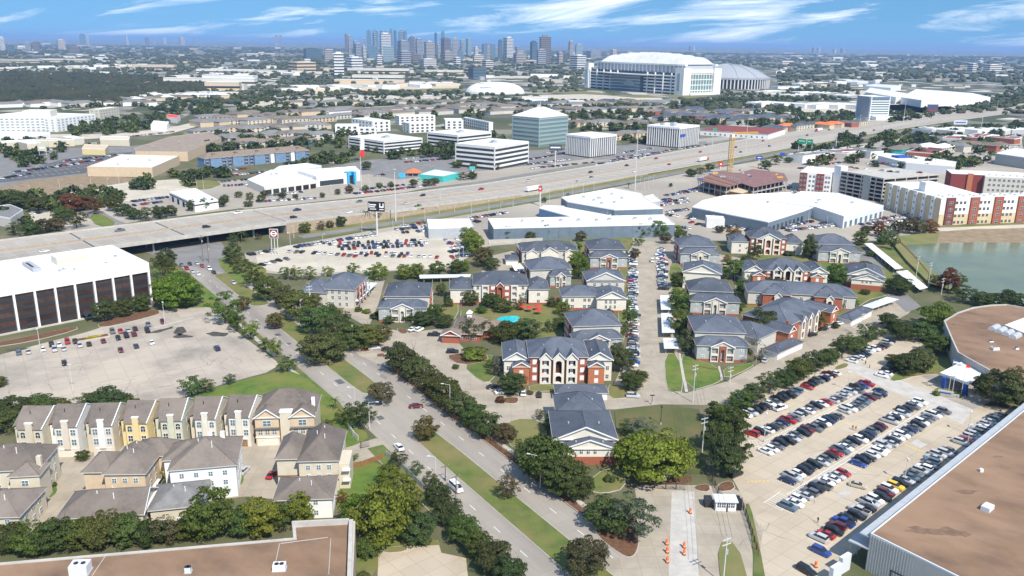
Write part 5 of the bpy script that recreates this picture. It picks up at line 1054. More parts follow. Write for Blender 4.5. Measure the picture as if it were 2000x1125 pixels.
# white and tan blocks, left and centre
def white_apts(label, c, ytop, l, r, wall='white_wall', fl=4, glass='glass_pale', roof='roof_white', group=None, cat='apartment block', win=True, n=None, bayc=None):
    t, W, D, H = corner('apartment_block', label, cat, c, ytop, l, r, group); MB().box(0, W, 0, D, 0, H, wall).build('wall', t); flat_roof(t, 0, W, 0, D, H+.2, roof, .7, wall)
    if win:
        fh = H/fl; k = n or max(2, int(W/7)); wins(t, 'f', 0, spread(1, W-1, k), [fh*i+fh*.2 for i in range(fl)], min(3.4, W/k*.6), fh*.58, glass, bayc or wall, 'h'); k2 = max(2, int(D/8)); wins(t, 'l', 0, spread(1, D-1, k2), [fh*i+fh*.2 for i in range(fl)], 3.0, fh*.58, glass, wall, 'h')
    return t
white_apts('large white five storey apartment block at the left edge', (112, 258), 233, (-60, 230), (186, 224), fl=5)
t, W = frame('apartment_block', 'white apartment front at the left edge behind the red lettered shops', 'apartment block', (-70, 258), (112, 257), 0); H = px_h((60, 258), 231); MB().box(0, W, 0, 40, 0, H, 'white_wall').build('wall', t); flat_roof(t, 0, W, 0, 40, H+.2); wins(t, 'f', 0, spread(1, W-1, 18), [H/5*i+H*.05 for i in range(5)], 3.6, H*.11, 'glass_pale', 'siding_grey', 'h'); MB().box(W*.62, W*.92, 10, 36, H, H+8, 'ivory').build('roof_block', t)
white_apts('tan apartment block beside the white block on the left', (196, 236), 215, (186, 213), (232, 210), 'cream', 4)
t, c = shed('low white shop row with red lettering at the left edge', [(-60, 268), (60, 268), (98, 263), (98, 259), (-60, 258)], 7, 'white_wall', name='shop', cat='shop'); 
for k in range(9): x, y = at_local(c, 4+k*6.5, 274, 0); MB().box(-2, 2, -.3, .1, 3.6, 6.0, 'bright_red').build('sign_letter', t, loc=(x, y, 0))
shed('yellow fast food shop with tan roof near the dark car park', [(160, 290), (205, 292), (212, 284), (165, 282)], 6, 'yellow_stucco', 'sand', name='shop', cat='shop'); shed('cream shop behind the yellow one', [(195, 272), (252, 273), (254, 267), (198, 266)], 7, 'cream', 'cream', name='shop', cat='shop')
shed('red canopy roof of the filling station on the left', [(322, 228), (345, 231), (352, 226), (330, 223)], 7, 'white_wall', 'bright_red', name='filling_station', cat='filling station'); shed('white canopy of the small drive in shop left of centre', [(294, 244), (326, 245), (330, 238), (300, 236)], 7, 'white_wall', name='shop', cat='shop')
for i, (c_, yt, l, r) in enumerate((((655, 265), 246, (620, 243), (700, 246)), ((728, 258), 238, (690, 232), (762, 236)), ((780, 244), 228, (770, 226), (850, 226)), ((800, 260), 242, (765, 240), (850, 240)), ((870, 252), 236, (840, 232), (905, 236)), ((905, 246), 230, (890, 226), (955, 240)), ((700, 268), 250, (670, 250), (735, 250)))):
    white_apts('white flat roofed modern apartment cluster, %s from the left' % ORD[i], c_, yt, l, r, 'white_wall', 3, 'glass', group='white modern apartments', bayc='siding_grey')
shed('long storage row with red doors beyond the white apartments', [(642, 220), (790, 210), (782, 206), (640, 214)], 6, 'white_wall', 'roof_grey', name='storage_row', cat='storage')
t = bpy.data.objects['storage_row']
for k in range(20): p = P(648+k*7, 224.5-k*.5); MB().box(-2.4, 2.4, -.4, .1, .3, 4.4, 'bright_red').build('storage_door', t, loc=(p.x-t.location.x, p.y-t.location.y+1.0, 0), rz=.6)
t, W, D, H = corner('motel', 'maroon roofed motel building beyond the freeway', 'motel', (1500, 273), 262, (1395, 247), (1534, 252)); block(t, 0, W, 0, D, H, 'white_wall', 3, 'roof_red'); wins(t, 'l', 0, spread(4, D-4, 12), (1.5,), 2, 2)
# generic low roofs: rows of apartment houses between the trees
LOWN = [0]
def lowhouse(px, py, w, d, rz, wall, roof, h=6.5, rise=3.0, flat=False):
    g = P(px, py); LOWN[0] += 1
    t = thing('apartment_house', LOWLAB+', %s from left' % ORD[LOWI], 'house', (g.x, g.y, 0), rz, LOWG)
    MB().box(-w/2, w/2, -d/2, d/2, 0, h, wall).build('wall', t)
    if flat: flat_roof(t, -w/2, w/2, -d/2, d/2, h+.2, roof)
    else: hip_roof(t, -w/2, w/2, -d/2, d/2, h, rise, roof, .6)
    if py > 228 and not flat:
        me = win_mesh(2.2, 1.8, 'glass', wall, 'x')
        for u in spread(-w/2, w/2, max(2, int(w/6))):
            for z in (1, 4): link('window', me, t, (u, -d/2, z))
def lowrow(lab, grp, p0, p1, n, w, d, wall, roof, rz=None, h=6.5, jit=3, flat=False):
    global LOWLAB, LOWG, LOWI
    LOWLAB, LOWG = lab, grp
    for i in range(n):
        f = (i+.5)/n; LOWI = i; lowhouse(p0[0]+(p1[0]-p0[0])*f+random.uniform(-jit, jit)*.6, p0[1]+(p1[1]-p0[1])*f+random.uniform(-jit, jit)*.6, w*random.uniform(.8, 1.25), d*random.uniform(.8, 1.2), (R_(40) if rz is None else rz)+random.choice((0, 0, math.pi/2))+random.uniform(-.25, .25), random.choice(wall), random.choice(roof), h*random.uniform(.9, 1.15), flat=flat)
BRN = ('roof_brown', 'roof_grey', 'roof_brown')
lowrow('brown roofed house in front row beyond the blue apartments', 'brown roofs beyond the blue apartments', (395, 262), (640, 250), 9, 38, 18, ('cream', 'sand', 'siding'), BRN)
lowrow('brown roofed house in second row beyond the blue apartments', 'brown roofs below the storage row', (380, 246), (640, 238), 10, 38, 18, ('cream', 'sand'), BRN)
lowrow('brown gabled house among trees directly behind the blue apartments', 'brown gables behind the blue apartments', (440, 290), (610, 282), 6, 26, 14, ('siding', 'blue_wall'), ('roof_tan', 'roof_brown'))
lowrow('tan apartment house between the two white fin offices', 'tan houses between the fin offices', (1205, 272), (1275, 266), 6, 22, 14, ('cream', 'sand'), BRN); lowrow('tan apartment house behind the white fin offices', 'tan houses behind the fin offices', (1115, 245), (1280, 250), 11, 26, 16, ('cream', 'sand', 'pinkish'), BRN)
lowrow('grey roofed apartment house in front of the stadium lots', 'grey roofs before the stadium', (960, 222), (1300, 216), 13, 45, 20, ('siding', 'pinkish', 'cream'), ('roof_brown', 'roof_grey', 'roof_slate')); lowrow('slate roofed house among trees behind the right fin office', 'slate roofs right of centre', (1290, 232), (1520, 236), 10, 48, 22, ('siding', 'brick', 'cream'), ('roof_slate', 'roof_brown'))
lowrow('dark roofed apartment house in front of the storage row', 'dark roofs around the storage row', (660, 232), (980, 216), 12, 40, 18, ('siding', 'cream'), BRN); lowrow('dark roofed house row beyond the storage doors', 'dark roofs beyond the storage row', (560, 206), (960, 204), 11, 40, 20, ('siding', 'cream'), ('roof_brown', 'roof_grey'))
lowrow('grey roofed house behind the white block on the left', 'grey roofs on the left', (0, 208), (300, 205), 12, 42, 20, ('siding', 'white_wall'), ('roof_brown', 'roof_grey')); lowrow('pale low house left of centre before the dark wood', 'pale houses left of centre', (230, 200), (440, 190), 14, 34, 20, ('white_wall', 'cream', 'sand'), ('roof_grey', 'roof_white', 'roof_brown'))
lowrow('tan and orange roofed house beside the freeway on the right', 'houses beside the freeway on the right', (1500, 258), (1690, 243), 8, 26, 15, ('sand', 'brick', 'cream'), ('roof_slate', 'roof_brown', 'roof_orange')); lowrow('pale flat roofed shop in the trees right of the fin offices', 'pale shops right of centre', (1480, 205), (1680, 214), 7, 60, 30, ('white_wall', 'metal_pale'), ('roof_white', 'metal_pale'), flat=True)
lowrow('flat roofed commercial building beside the freeway at the right', 'commercial roofs at the right', (1800, 262), (1990, 262), 7, 40, 24, ('siding', 'white_wall', 'metal_grey'), ('roof_grey', 'roof_white'), flat=True)

lowrow('low shop roof between freeway and parking garage', 'shops right of the construction site', (1560, 316), (1720, 300), 6, 34, 20, ('siding', 'brick', 'white_wall'), ('roof_grey', 'roof_red', 'roof_brown'), flat=True)
lowrow('low shop roof beyond the red roofed restaurant', 'shops at the far right', (1740, 300), (1960, 290), 8, 30, 18, ('siding', 'teal', 'cream', 'brick'), ('roof_grey', 'roof_brown', 'roof_white'))

for i, (lab, p0, p1, n_, w_, wl, rf, fl) in enumerate((('pale low roof in the first row behind the store roofs', (20, 292), (160, 284), 5, 26, ('siding', 'cream'), ('roof_grey', 'roof_white'), True), ('brown roof among trees above the tan stores', (430, 276), (640, 268), 9, 30, ('cream', 'siding'), BRN, False), ('grey roof in the rows above the white apartments', (640, 224), (1000, 210), 16, 38, ('cream', 'siding'), BRN, False), ('brown roof in the third row above the blue apartments', (400, 234), (640, 226), 10, 36, ('cream', 'sand'), BRN, False), ('pale roof in the quarter above the wood', (180, 196), (460, 184), 14, 44, ('white_wall', 'cream', 'sand'), ('roof_grey', 'roof_white', 'roof_brown'), True), ('dark roof between stadium lots and fin offices', (1000, 210), (1320, 204), 16, 44, ('siding', 'cream'), ('roof_brown', 'roof_grey', 'roof_slate'), False), ('slate roof among the trees left of the motel', (1270, 222), (1480, 226), 12, 40, ('siding', 'brick', 'cream'), ('roof_slate', 'roof_brown'), False), ('tan roof among the trees behind the motel', (1380, 242), (1540, 232), 10, 34, ('siding', 'sand'), ('roof_slate', 'roof_brown'), False), ('pale hall roof before the skyline lots', (560, 176), (880, 168), 14, 60, ('white_wall', 'ivory', 'sand'), ('roof_white', 'roof_grey'), True), ('pale roof beyond the dome', (1520, 172), (1700, 160), 10, 70, ('white_wall', 'metal_pale', 'sand'), ('roof_white', 'roof_grey'), True), ('dark roof row beside the lots right of the dome', (1480, 186), (1660, 190), 9, 60, ('siding', 'metal_grey'), ('roof_grey', 'roof_white'), True), ('cream roof left of the wood edge', (0, 136), (330, 132), 16, 60, ('cream', 'white_wall'), ('roof_white', 'roof_brown', 'roof_grey'), True), ('ivory roof between the wood and skyline', (340, 150), (640, 146), 15, 60, ('ivory', 'white_wall', 'sand'), ('roof_white', 'roof_grey'), True), ('commercial roof nearest the right overpass', (1830, 275), (1990, 278), 7, 34, ('siding', 'white_wall', 'brick'), ('roof_grey', 'roof_white', 'roof_red'), True))):
    lowrow(lab, 'roofs of quarter %d' % (i+1), p0, p1, n_, w_, w_*.5, wl, rf, flat=fl, jit=6)

lowrow('house roof inside the dark wood', 'house roofs in the dark wood', (30, 180), (340, 168), 10, 26, 16, ('siding', 'white_wall'), ('roof_grey', 'roof_brown'), jit=14)
# =============== far: stadium, dome, towers ===============
C = P(1332, 186); Lp = P(1147, 171); Rp = P(1404, 179); d = C-Lp; a = math.atan2(d.y, d.x)
t = thing('stadium', 'huge white stadium with vaulted roof, glass end wall and white corner towers', 'stadium', (Lp.x, Lp.y, 0), a); W = math.hypot(d.x, d.y)
nv = Vector((-math.sin(a), math.cos(a), 0)); D = 60
while D < 260:                                # depth so that the far right corner stands where the photo has it
    q = C+nv*D-Vector((0, 0, CAMH))
    if 1000+FPX*q.dot(_r)/q.dot(_f) > 1398: break
    D += 4
H = px_h((1332, 186), 133)
MB().box(6, W-6, 6, D-6, 0, H*.80, 'glass').build('glass_core', t)
for i in range(6): MB().box(2, W*.30, 0, D-2, H*(.06+i*.12), H*(.11+i*.12), 'white_wall').build('concourse_band', t); MB().box(W*.62, W-2, 0, D-2, H*(.06+i*.12), H*(.11+i*.12), 'white_wall').build('concourse_band', t)
for i in range(13): x = W*(.03+.94*i/12); (MB().box(x-1.2, x+1.2, -1.5, 1.5, 0, H*.80, 'white_wall').build('column', t) if i not in (5, 6, 7) else None)
MB().box(W*.31, W*.61, -8, 10, 0, H*.62, 'glass_blue').build('glass_atrium', t)
for i in range(5): MB().box(W*.31, W*.61, -8.6, -8, H*(.1+.12*i), H*(.115+.12*i), 'white_wall').build('atrium_rail', t)
ar = MB(); k = 10                                  # pale arched window in the atrium
pts = [(W*.50+W*.06*math.cos(q), H*.22+H*.24*math.sin(q)) for q in [math.pi*i/k for i in range(k+1)]]; prism_xz(ar, pts, -9.2, -8.7, 'glass_pale'); ar.build('arched_window', t)
ey = MB()                                           # long curved eyebrow canopy
for i in range(16):
    f0, f1 = i/16, (i+1)/16; yb = lambda f: -30*math.sin(math.pi*f); X = lambda f: W*(.12+.70*f)
    for z0, z1 in ((H*.70, H*.70), (H*.66, H*.66)): ey.face([(X(f0), yb(f0), z0), (X(f1), yb(f1), z0), (X(f1), 6, z1), (X(f0), 6, z1)], 'metal_pale')
    ey.face([(X(f0), yb(f0), H*.66), (X(f1), yb(f1), H*.66), (X(f1), yb(f1), H*.70), (X(f0), yb(f0), H*.70)], 'metal_grey')
ey.build('eyebrow_canopy', t)
MB().box(W*.08, W*.98, 8, D-8, H*.80, H*1.08, 'metal_grey').build('upper_wall', t)
me = MB().box(-1.4, 1.4, -1, 2, H*.78, H*1.10, 'white_wall').mesh('louvre_fin')
for i in range(24): link('louvre_fin', me, t, (W*(.09+.88*i/23), 7, 0))
MB().box(W*.06, W*1.0, 4, 12, H*1.07, H*1.13, 'white_wall').build('super_truss', t); MB().box(W*.06, W*1.0, D-12, D-4, H*1.07, H*1.13, 'white_wall').build('super_truss', t)
rf = MB(); n = 12                                  # vaulted fabric roof panels
for i in range(9):
    x0, x1 = W*(.12+.86*i/9), W*(.12+.86*(i+1)/9)-2; e = 1-abs((i-4)/5.2)**2*.55
    for j in range(n):
        y0, y1 = 8+(D-16)*j/n, 8+(D-16)*(j+1)/n; zf = lambda y: H*1.12+H*.42*e*math.sin(math.pi*(y-8)/(D-16))
        rf.face([(x0, y0, zf(y0)), (x1, y0, zf(y0)), (x1, y1, zf(y1)), (x0, y1, zf(y1))], 'roof_white')
    rf.face([(x1, 8+(D-16)*j/n, H*1.12+H*.42*e*math.sin(math.pi*j/n)) for j in range(n+1)], 'metal_pale')
rf.build('vault_roof', t)
for (x, y, w_, dd_, hh) in ((W-22, -6, 30, 24, H), (W-20, D-22, 28, 24, H*.98), (-8, -4, 16, 18, H*1.04), (-8, D-20, 16, 18, H)):
    o = MB().box(x, x+w_, y, y+dd_, 0, hh, 'white_wall').build('corner_tower', t); MB().box(x+w_*.3, x+w_*.6, y-.6, y, H*.15, H*.8, 'glass_pale').build('stair_window', o)
gx = W+2
MB().box(W-6, gx, 20, D-24, 0, H*.80, 'glass_green').build('end_glass', t); MB().box(W-8, gx+2, 18, D-22, H*.80, H*.94, 'white_wall').build('end_fascia', t)
for i in range(4): MB().box(gx-.2, gx+1, 18, D-22, H*(.15+.2*i), H*(.18+.2*i), 'white_wall').build('end_band', t)
for i in range(9): y = 20+(D-44)*i/8; MB().box(gx-.2, gx+.9, y-.7, y+.7, 0, H*.8, 'white_wall').build('end_mullion', t)
MB().box(W-8, W+14, 14, D-16, 0, H*.08, 'white_wall').build('podium', t)
# old domed stadium
C = P(1425, 171); rad = mpp(1425, 171)*78; hh = px_h((1425, 171), 152)
t = thing('domed_arena', 'grey ribbed domed arena behind the white stadium', 'arena', (C.x, C.y+rad*.2, 0)); MB().cyl(0, 0, 0, hh, rad*.97, n=48, m='glass').build('wall', t)
me = MB().box(-1.6, 1.6, -1.5, 1.2, 0, hh, 'tower_white').mesh('fin')
for i in range(72): q = math.tau*i/72; link('fin', me, t, (rad*math.cos(q), rad*math.sin(q), 0), q+math.pi/2)
MB().cyl(0, 0, hh*.93, hh*1.12, rad*1.02, n=48, m='tower_grey').build('ring_beam', t)
dm = MB(); cap = rad*.30; nr = 7; ns = 48
def dz(f): return hh*1.1+cap*(1-f*f)
for i in range(nr):
    f0, f1 = i/nr, (i+1)/nr
    for j in range(ns):
        q0, q1 = math.tau*j/ns, math.tau*(j+1)/ns; p = lambda f, q: (rad*f*math.cos(q), rad*f*math.sin(q), dz(f))
        dm.face([p(f1, q0), p(f1, q1), p(f0, q1), p(f0, q0)], 'tower_grey')
dm.build('dome', t)
for j in range(12):
    q = math.tau*j/12; rb = MB()
    for i in range(nr): f0, f1 = i/nr, (i+1)/nr; rb.tube((rad*f0*math.cos(q), rad*f0*math.sin(q), dz(f0)+.4), (rad*f1*math.cos(q), rad*f1*math.sin(q), dz(f1)+.4), 1.3, 4, 'metal_grey')
    rb.build('rib', t)
# white air supported sports bubble
C = P(967, 182); rx = mpp(967, 182)*58; t = thing('sports_bubble', 'white air supported sports bubble with dark sponsor panel', 'sports hall', (C.x, C.y, 0), .1); hh = px_h((967, 182), 160)
bb = MB(); nu, nv = 28, 10; ry = rx*.62
def bp(u, v): q = math.tau*u/nu; e = math.pi/2*v/nv; return (rx*math.copysign(abs(math.cos(q))**.8, math.cos(q))*math.cos(e)**.75, ry*math.copysign(abs(math.sin(q))**.8, math.sin(q))*math.cos(e)**.75, hh*math.sin(e))
for u in range(nu):
    for v in range(nv): bb.face([bp(u, v), bp(u+1, v), bp(u+1, v+1), bp(u, v+1)], 'roof_white')
bb.build('shell', t)
x0, x1 = -rx*.55, -rx*.18
pn = MB(); m_ = 6
def surf(x, z):                                    # point of the shell front at x, z, lifted slightly
    lo, hi = 0., 1.
    e = math.asin(min(z/hh, 1)); c_ = math.cos(e)**.75; cx = min(abs(x)/(rx*c_), 1)**(1/.8); return (x, -ry*math.sqrt(max(0, 1-cx*cx))**.8*c_-.35, z+.2)
for i in range(m_):
    xa, xb = x0+(x1-x0)*i/m_, x0+(x1-x0)*(i+1)/m_; pn.face([surf(xa, hh*.52), surf(xb, hh*.52), surf(xb, hh*.86), surf(xa, hh*.86)], 'blue')
pn.build('sponsor_panel', t)
lt = MB()
for i in range(8): xa = x0+(x1-x0)*(i+1.2)/10; p, q = surf(xa, hh*.64), surf(xa, hh*.74); lt.tube((p[0], p[1]-.3, p[2]), (q[0], q[1]-.3, q[2]), .5, 4, 'white_wall')
lt.build('panel_lettering', t)
# hotel and convention halls on the right
t, W, D, H = corner('hotel', 'white slab hotel with horizontal balconies beside the freeway', 'hotel', (1697, 234), 190, (1674, 187), (1740, 190)); MB().box(0, W, 0, D, 0, H, 'white_wall').build('wall', t)
for i in range(9): MB().box(1.5, W-1.5, -.4, .3, H*(i+.35)/9.6, H*(i+.8)/9.6, 'glass_blue').build('window_band', t)
MB().box(W*.05, W*.95, -.8, .5, H*.94, H*1.02, 'tower_blue').build('crown_band', t); MB().box(-1, .5, D*.1, D*.9, H*.1, H, 'tower_grey').build('end_wall', t); flat_roof(t, 0, W, 0, D, H+.3); MB().box(W*.1, W*1.6, -14, -.5, 0, 6, 'white_wall').build('lobby', t)
for i, (pts, z) in enumerate((([(1690, 180), (1750, 190), (1770, 182), (1700, 171)], 14), ([(1760, 190), (1800, 196), (1935, 190), (1900, 182), (1790, 174)], 14), ([(1690, 168), (1740, 172), (1760, 167), (1710, 164)], 12))):
    shed('long white exhibition hall right of the stadium, %s from the front' % ORD[2-i], pts, z, 'white_wall', 'roof_white' if i != 2 else 'metal_pale', name='exhibition_hall', cat='hall')
for i, (x0, x1, yb, yt, m) in enumerate(((1888, 1908, 138, 124, 'tower_white'), (1918, 1956, 139, 126, 'ivory'), (1862, 1890, 137, 128, 'tower_tan'))): pass
# ---- towers ----
TW = [(744, 750, 112, 60, 'tower_grey'), (762, 768, 112, 58, 'tower_blue'), (783, 788, 112, 58, 'tower_grey'), (797, 803, 112, 76, 'tower_blue'), (806, 812, 112, 84, 'tower_grey'), (730, 736, 114, 64, 'tower_grey'), (854, 860, 114, 88, 'tower_tan'), (900, 906, 114, 84, 'tower_grey'), (925, 935, 116, 92, 'tower_white'), (950, 958, 118, 90, 'tower_tan'), (710, 716, 116, 76, 'tower_grey'), (1086, 1100, 124, 102, 'tower_tan'), (1006, 1014, 118, 92, 'tower_grey'), (716, 727, 104, 55, 'tower_blue'), (727, 741, 104, 55.5, 'tower_blue'), (753, 761, 102, 42, 'tower_grey'), (789, 796, 102, 42, 'tower_blue'), (769, 776, 102, 55, 'tower_dark'), (777, 791, 104, 62, 'tower_blue'), (740, 767, 112, 66, 'tower_white'), (776, 800, 112, 80, 'tower_grey'), (800, 811, 112, 72, 'tower_brown'), (811, 827, 113, 76, 'tower_grey'), (827, 851, 116, 82, 'tower_tan'), (860, 882, 112, 75, 'tower_brown'), (882, 896, 112, 75, 'tower_tan'), (849, 854, 100, 65, 'tower_dark'), (862, 869, 98, 59, 'tower_blue'), (897, 910, 100, 78, 'glass_pale'), (910, 922, 100, 76, 'glass_pale'), (938, 970, 110, 86, 'tower_blue'), (972, 982, 114, 79, 'tower_dark'), (982, 1003, 114, 74, 'tower_white'),
      (674, 680, 104, 67, 'tower_brown'), (680, 687, 106, 70, 'tower_tan'), (692, 707, 116, 85, 'tower_grey'), (707, 717, 116, 90, 'tower_white'), (717, 741, 118, 90, 'tower_blue'), (745, 774, 122, 91, 'glass_pale'), (775, 804, 128, 100, 'tower_grey'), (804, 825, 124, 106, 'tower_brown'), (817, 855, 131, 115, 'tower_white'), (862, 885, 120, 100, 'tower_tan'), (892, 906, 120, 100, 'tower_blue'), (921, 947, 122, 107, 'pinkish'), (650, 676, 150, 104, 'roof_white'), (676, 710, 138, 112, 'roof_white'), (590, 632, 116, 95, 'tower_dark'), (632, 653, 118, 97, 'tower_tan'), (562, 619, 140, 121, 'sand'), (537, 545, 90, 67, 'tower_tan'), (546, 552, 90, 66, 'tower_grey'), (912, 952, 155, 131, 'tower_dark'),
      (1034, 1050, 122, 82, 'tower_dark'), (1050, 1078, 126, 72, 'tower_brown'), (1046, 1068, 127, 97, 'tower_grey'), (1109, 1120, 116, 81, 'tower_tan'), (1121, 1139, 118, 87, 'glass_pale'), (1112, 1145, 134, 108, 'tower_white'), (1190, 1205, 110, 97, 'pinkish'), (1143, 1175, 114, 100, 'tower_grey'), (156, 170, 90, 67, 'tower_blue'), (170, 176, 90, 72, 'tower_white'), (246, 252, 88, 71, 'tower_white'), (17, 31, 104, 89, 'tower_dark'), (65, 81, 102, 82, 'tower_brown'), (50, 64, 102, 83, 'tower_grey'), (112, 130, 98, 78, 'pinkish'), (0, 12, 98, 73, 'tower_white'), (350, 362, 88, 73, 'pinkish'), (299, 306, 86, 74, 'tower_tan'), (320, 327, 87, 75, 'ivory'), (378, 382, 88, 73, 'tower_grey'), (284, 292, 88, 74, 'tower_brown'), (135, 160, 104, 91, 'tower_brown'),
      (1585, 1593, 104, 93, 'tower_tan'), (1594, 1602, 104, 93, 'tower_white'), (1626, 1634, 104, 96, 'ivory'), (1640, 1652, 104, 95, 'tower_tan'), (1888, 1908, 140, 124, 'tower_white'), (1918, 1956, 141, 126, 'ivory'), (1862, 1888, 138, 128, 'tower_tan'), (1345, 1352, 100, 90, 'tower_tan'), (1352, 1358, 100, 91, 'tower_white'), (955, 975, 108, 93, 'tower_grey'), (832, 845, 96, 80, 'tower_tan'), (820, 830, 98, 80, 'glass_pale'), (1000, 1030, 124, 104, 'tower_tan'), (885, 900, 128, 112, 'tower_white'), (940, 965, 134, 118, 'siding'), (735, 748, 128, 108, 'tower_white'), (845, 862, 106, 84, 'tower_grey'), (690, 700, 100, 80, 'tower_tan')]
POS = 'left of the skyline,in the middle skyline,right of the skyline'.split(',')
CN = {'tower_blue': 'blue glass', 'tower_grey': 'grey', 'tower_dark': 'dark glass', 'tower_white': 'white', 'tower_tan': 'tan', 'tower_brown': 'brown', 'glass_pale': 'pale glass', 'pinkish': 'pink stone', 'roof_white': 'bright white', 'sand': 'peach', 'ivory': 'ivory', 'siding': 'pale stone'}
seen = {}
for x0, x1, yb, yt, m in sorted(TW, key=lambda q: q[0]):
    yb = max(yb, 110+(x0-1000)*.0125) if x0 > 600 and x0 < 1130 else yb; xm = (x0+x1)/2; g = P(xm, yb); w_ = (x1-x0)*mpp(xm, yb); hh = px_h((xm, yb), yt); area = 'at the far left' if x0 < 400 else 'left of the skyline cluster' if x0 < 715 else 'in left skyline half' if x0 < 800 else 'in right skyline half' if x0 < 960 else 'between skyline and stadium' if x0 < 1150 else 'on the far right horizon'
    sz = 'tall' if hh > 110 else 'low' if hh < 55 else 'mid height'; key = (sz, m, area); seen[key] = seen.get(key, 0)+1
    t = thing('high_rise', '%s %s high rise %s, %s such from left' % (sz, CN[m], area, ORD[seen[key]-1]), 'high rise', (g.x, g.y, 0), random.uniform(.15, .75), 'distant high rises')
    ww = w_*.72; dd_ = ww*random.uniform(.6, .9)
    MB().box(-ww/2, ww/2, -dd_/2, dd_/2, 0, hh, m).build('wall', t); nf = max(3, min(14, int(hh/9))); bm = MB(); gl = 'glass_blue' if m in ('tower_blue', 'tower_dark', 'glass_pale') else 'glass'
    for i in range(nf): z0 = hh*(i+.3)/nf; bm.box(-ww/2-.25, ww/2+.25, -dd_/2-.25, dd_/2+.25, z0, z0+hh/nf*.42, gl, skip='tb')
    struct(bm.build('window_bands', t), 'stuff')
    MB().box(-ww*.28, ww*.25, -dd_*.25, dd_*.3, hh, hh+min(9, hh*.06), m).build('plant_room', t)
# ---- low pale roofs all over the distance: nearest ones as objects ----
def far_block(px, py, w_, d_, h_, m, lab, grp, rz=.6):
    g = P(px, py); t = thing('low_building', lab, 'building', (g.x, g.y, 0), rz, grp); MB().box(-w_/2, w_/2, -d_/2, d_/2, 0, h_, m).build('wall', t); MB().box(-w_/2-.5, w_/2+.5, -d_/2-.5, d_/2+.5, h_, h_+.8, random.choice(('roof_white', 'roof_white', 'ivory', 'roof_grey'))).build('roof', t)
    if h_ > 12: MB().box(-w_/2-.3, w_/2+.3, -d_/2-.3, d_/2+.3, h_*.3, h_*.55, 'glass').build('window_band', t)
for k, (x0, x1, yb, h_, m, nm) in enumerate(((325, 500, 166, 17, 'ivory', 'cream terrace of flats beyond the wood'), (400, 500, 158, 15, 'white_wall', 'upper white terrace of flats beyond the wood'), (270, 342, 136, 17, 'sand', 'cream flats with red roof line left of centre'), (0, 80, 122, 14, 'cream', 'long cream block at the far left'), (80, 172, 121, 14, 'cream', 'second long cream block at the far left'), (405, 470, 176, 18, 'sand', 'tan box store beside the wood'), (450, 480, 175, 12, 'tower_white', 'pale annex beside the tan box store'), (0, 85, 144, 9, 'tower_brown', 'long dark roofed row above the wood'), (388, 500, 143, 13, 'ivory', 'ivory flats row left of the peach hotel'), (500, 560, 143, 10, 'ivory', 'low ivory row beside the peach hotel'), (655, 790, 163, 10, 'sand', 'long sand coloured mall in front of the skyline'), (690, 790, 157, 15, 'ivory', 'ivory mall hall in front of the skyline'), (800, 885, 164, 8, 'ivory', 'low ivory mall wing'), (680, 800, 143, 17, 'pinkish', 'pinkish flats below the skyline'), (830, 905, 145, 14, 'cream', 'cream flats right below the skyline'), (1036, 1090, 150, 10, 'white_wall', 'low white hall left of the stadium'), (1020, 1070, 198, 8, 'white_wall', 'white hall beside the stadium lawn'), (1110, 1140, 208, 10, 'white_wall', 'small white hall right of the pyramid tower'), (1240, 1330, 109, 14, 'tower_grey', 'grey halls behind the stadium roof'), (1600, 1640, 128, 14, 'ivory', 'ivory halls on the right horizon'), (1680, 1710, 124, 16, 'white_wall', 'white halls on the right horizon'))):
    xm = (x0+x1)/2; far_block(xm, yb, (x1-x0)*mpp(xm, yb), random.uniform(25, 45), h_, m, nm, None, random.uniform(-.05, .12))
rr = random.Random(3)
for k in range(250):
    y = 99+rr.random()**1.2*64; x = rr.uniform(0, 2000); y += (x-1000)*.0125
    if 1130 < x < 1520 and y > 118: continue
    sc = mpp(x, y); far_block(x, y, rr.uniform(7, 30)*sc*.8, rr.uniform(3, 7)*sc, rr.uniform(5, 13)*min(2, sc/2.2), rr.choice(('white_wall', 'ivory', 'cream', 'white_wall', 'tower_grey', 'sand')), 'small pale low building scattered far off, '+('at the far left' if x < 400 else 'left of the skyline' if x < 800 else 'below the skyline' if x < 1130 else 'right of the stadium' if x < 1760 else 'at the far right'), 'pale buildings towards the horizon', rr.uniform(-.3, .6))
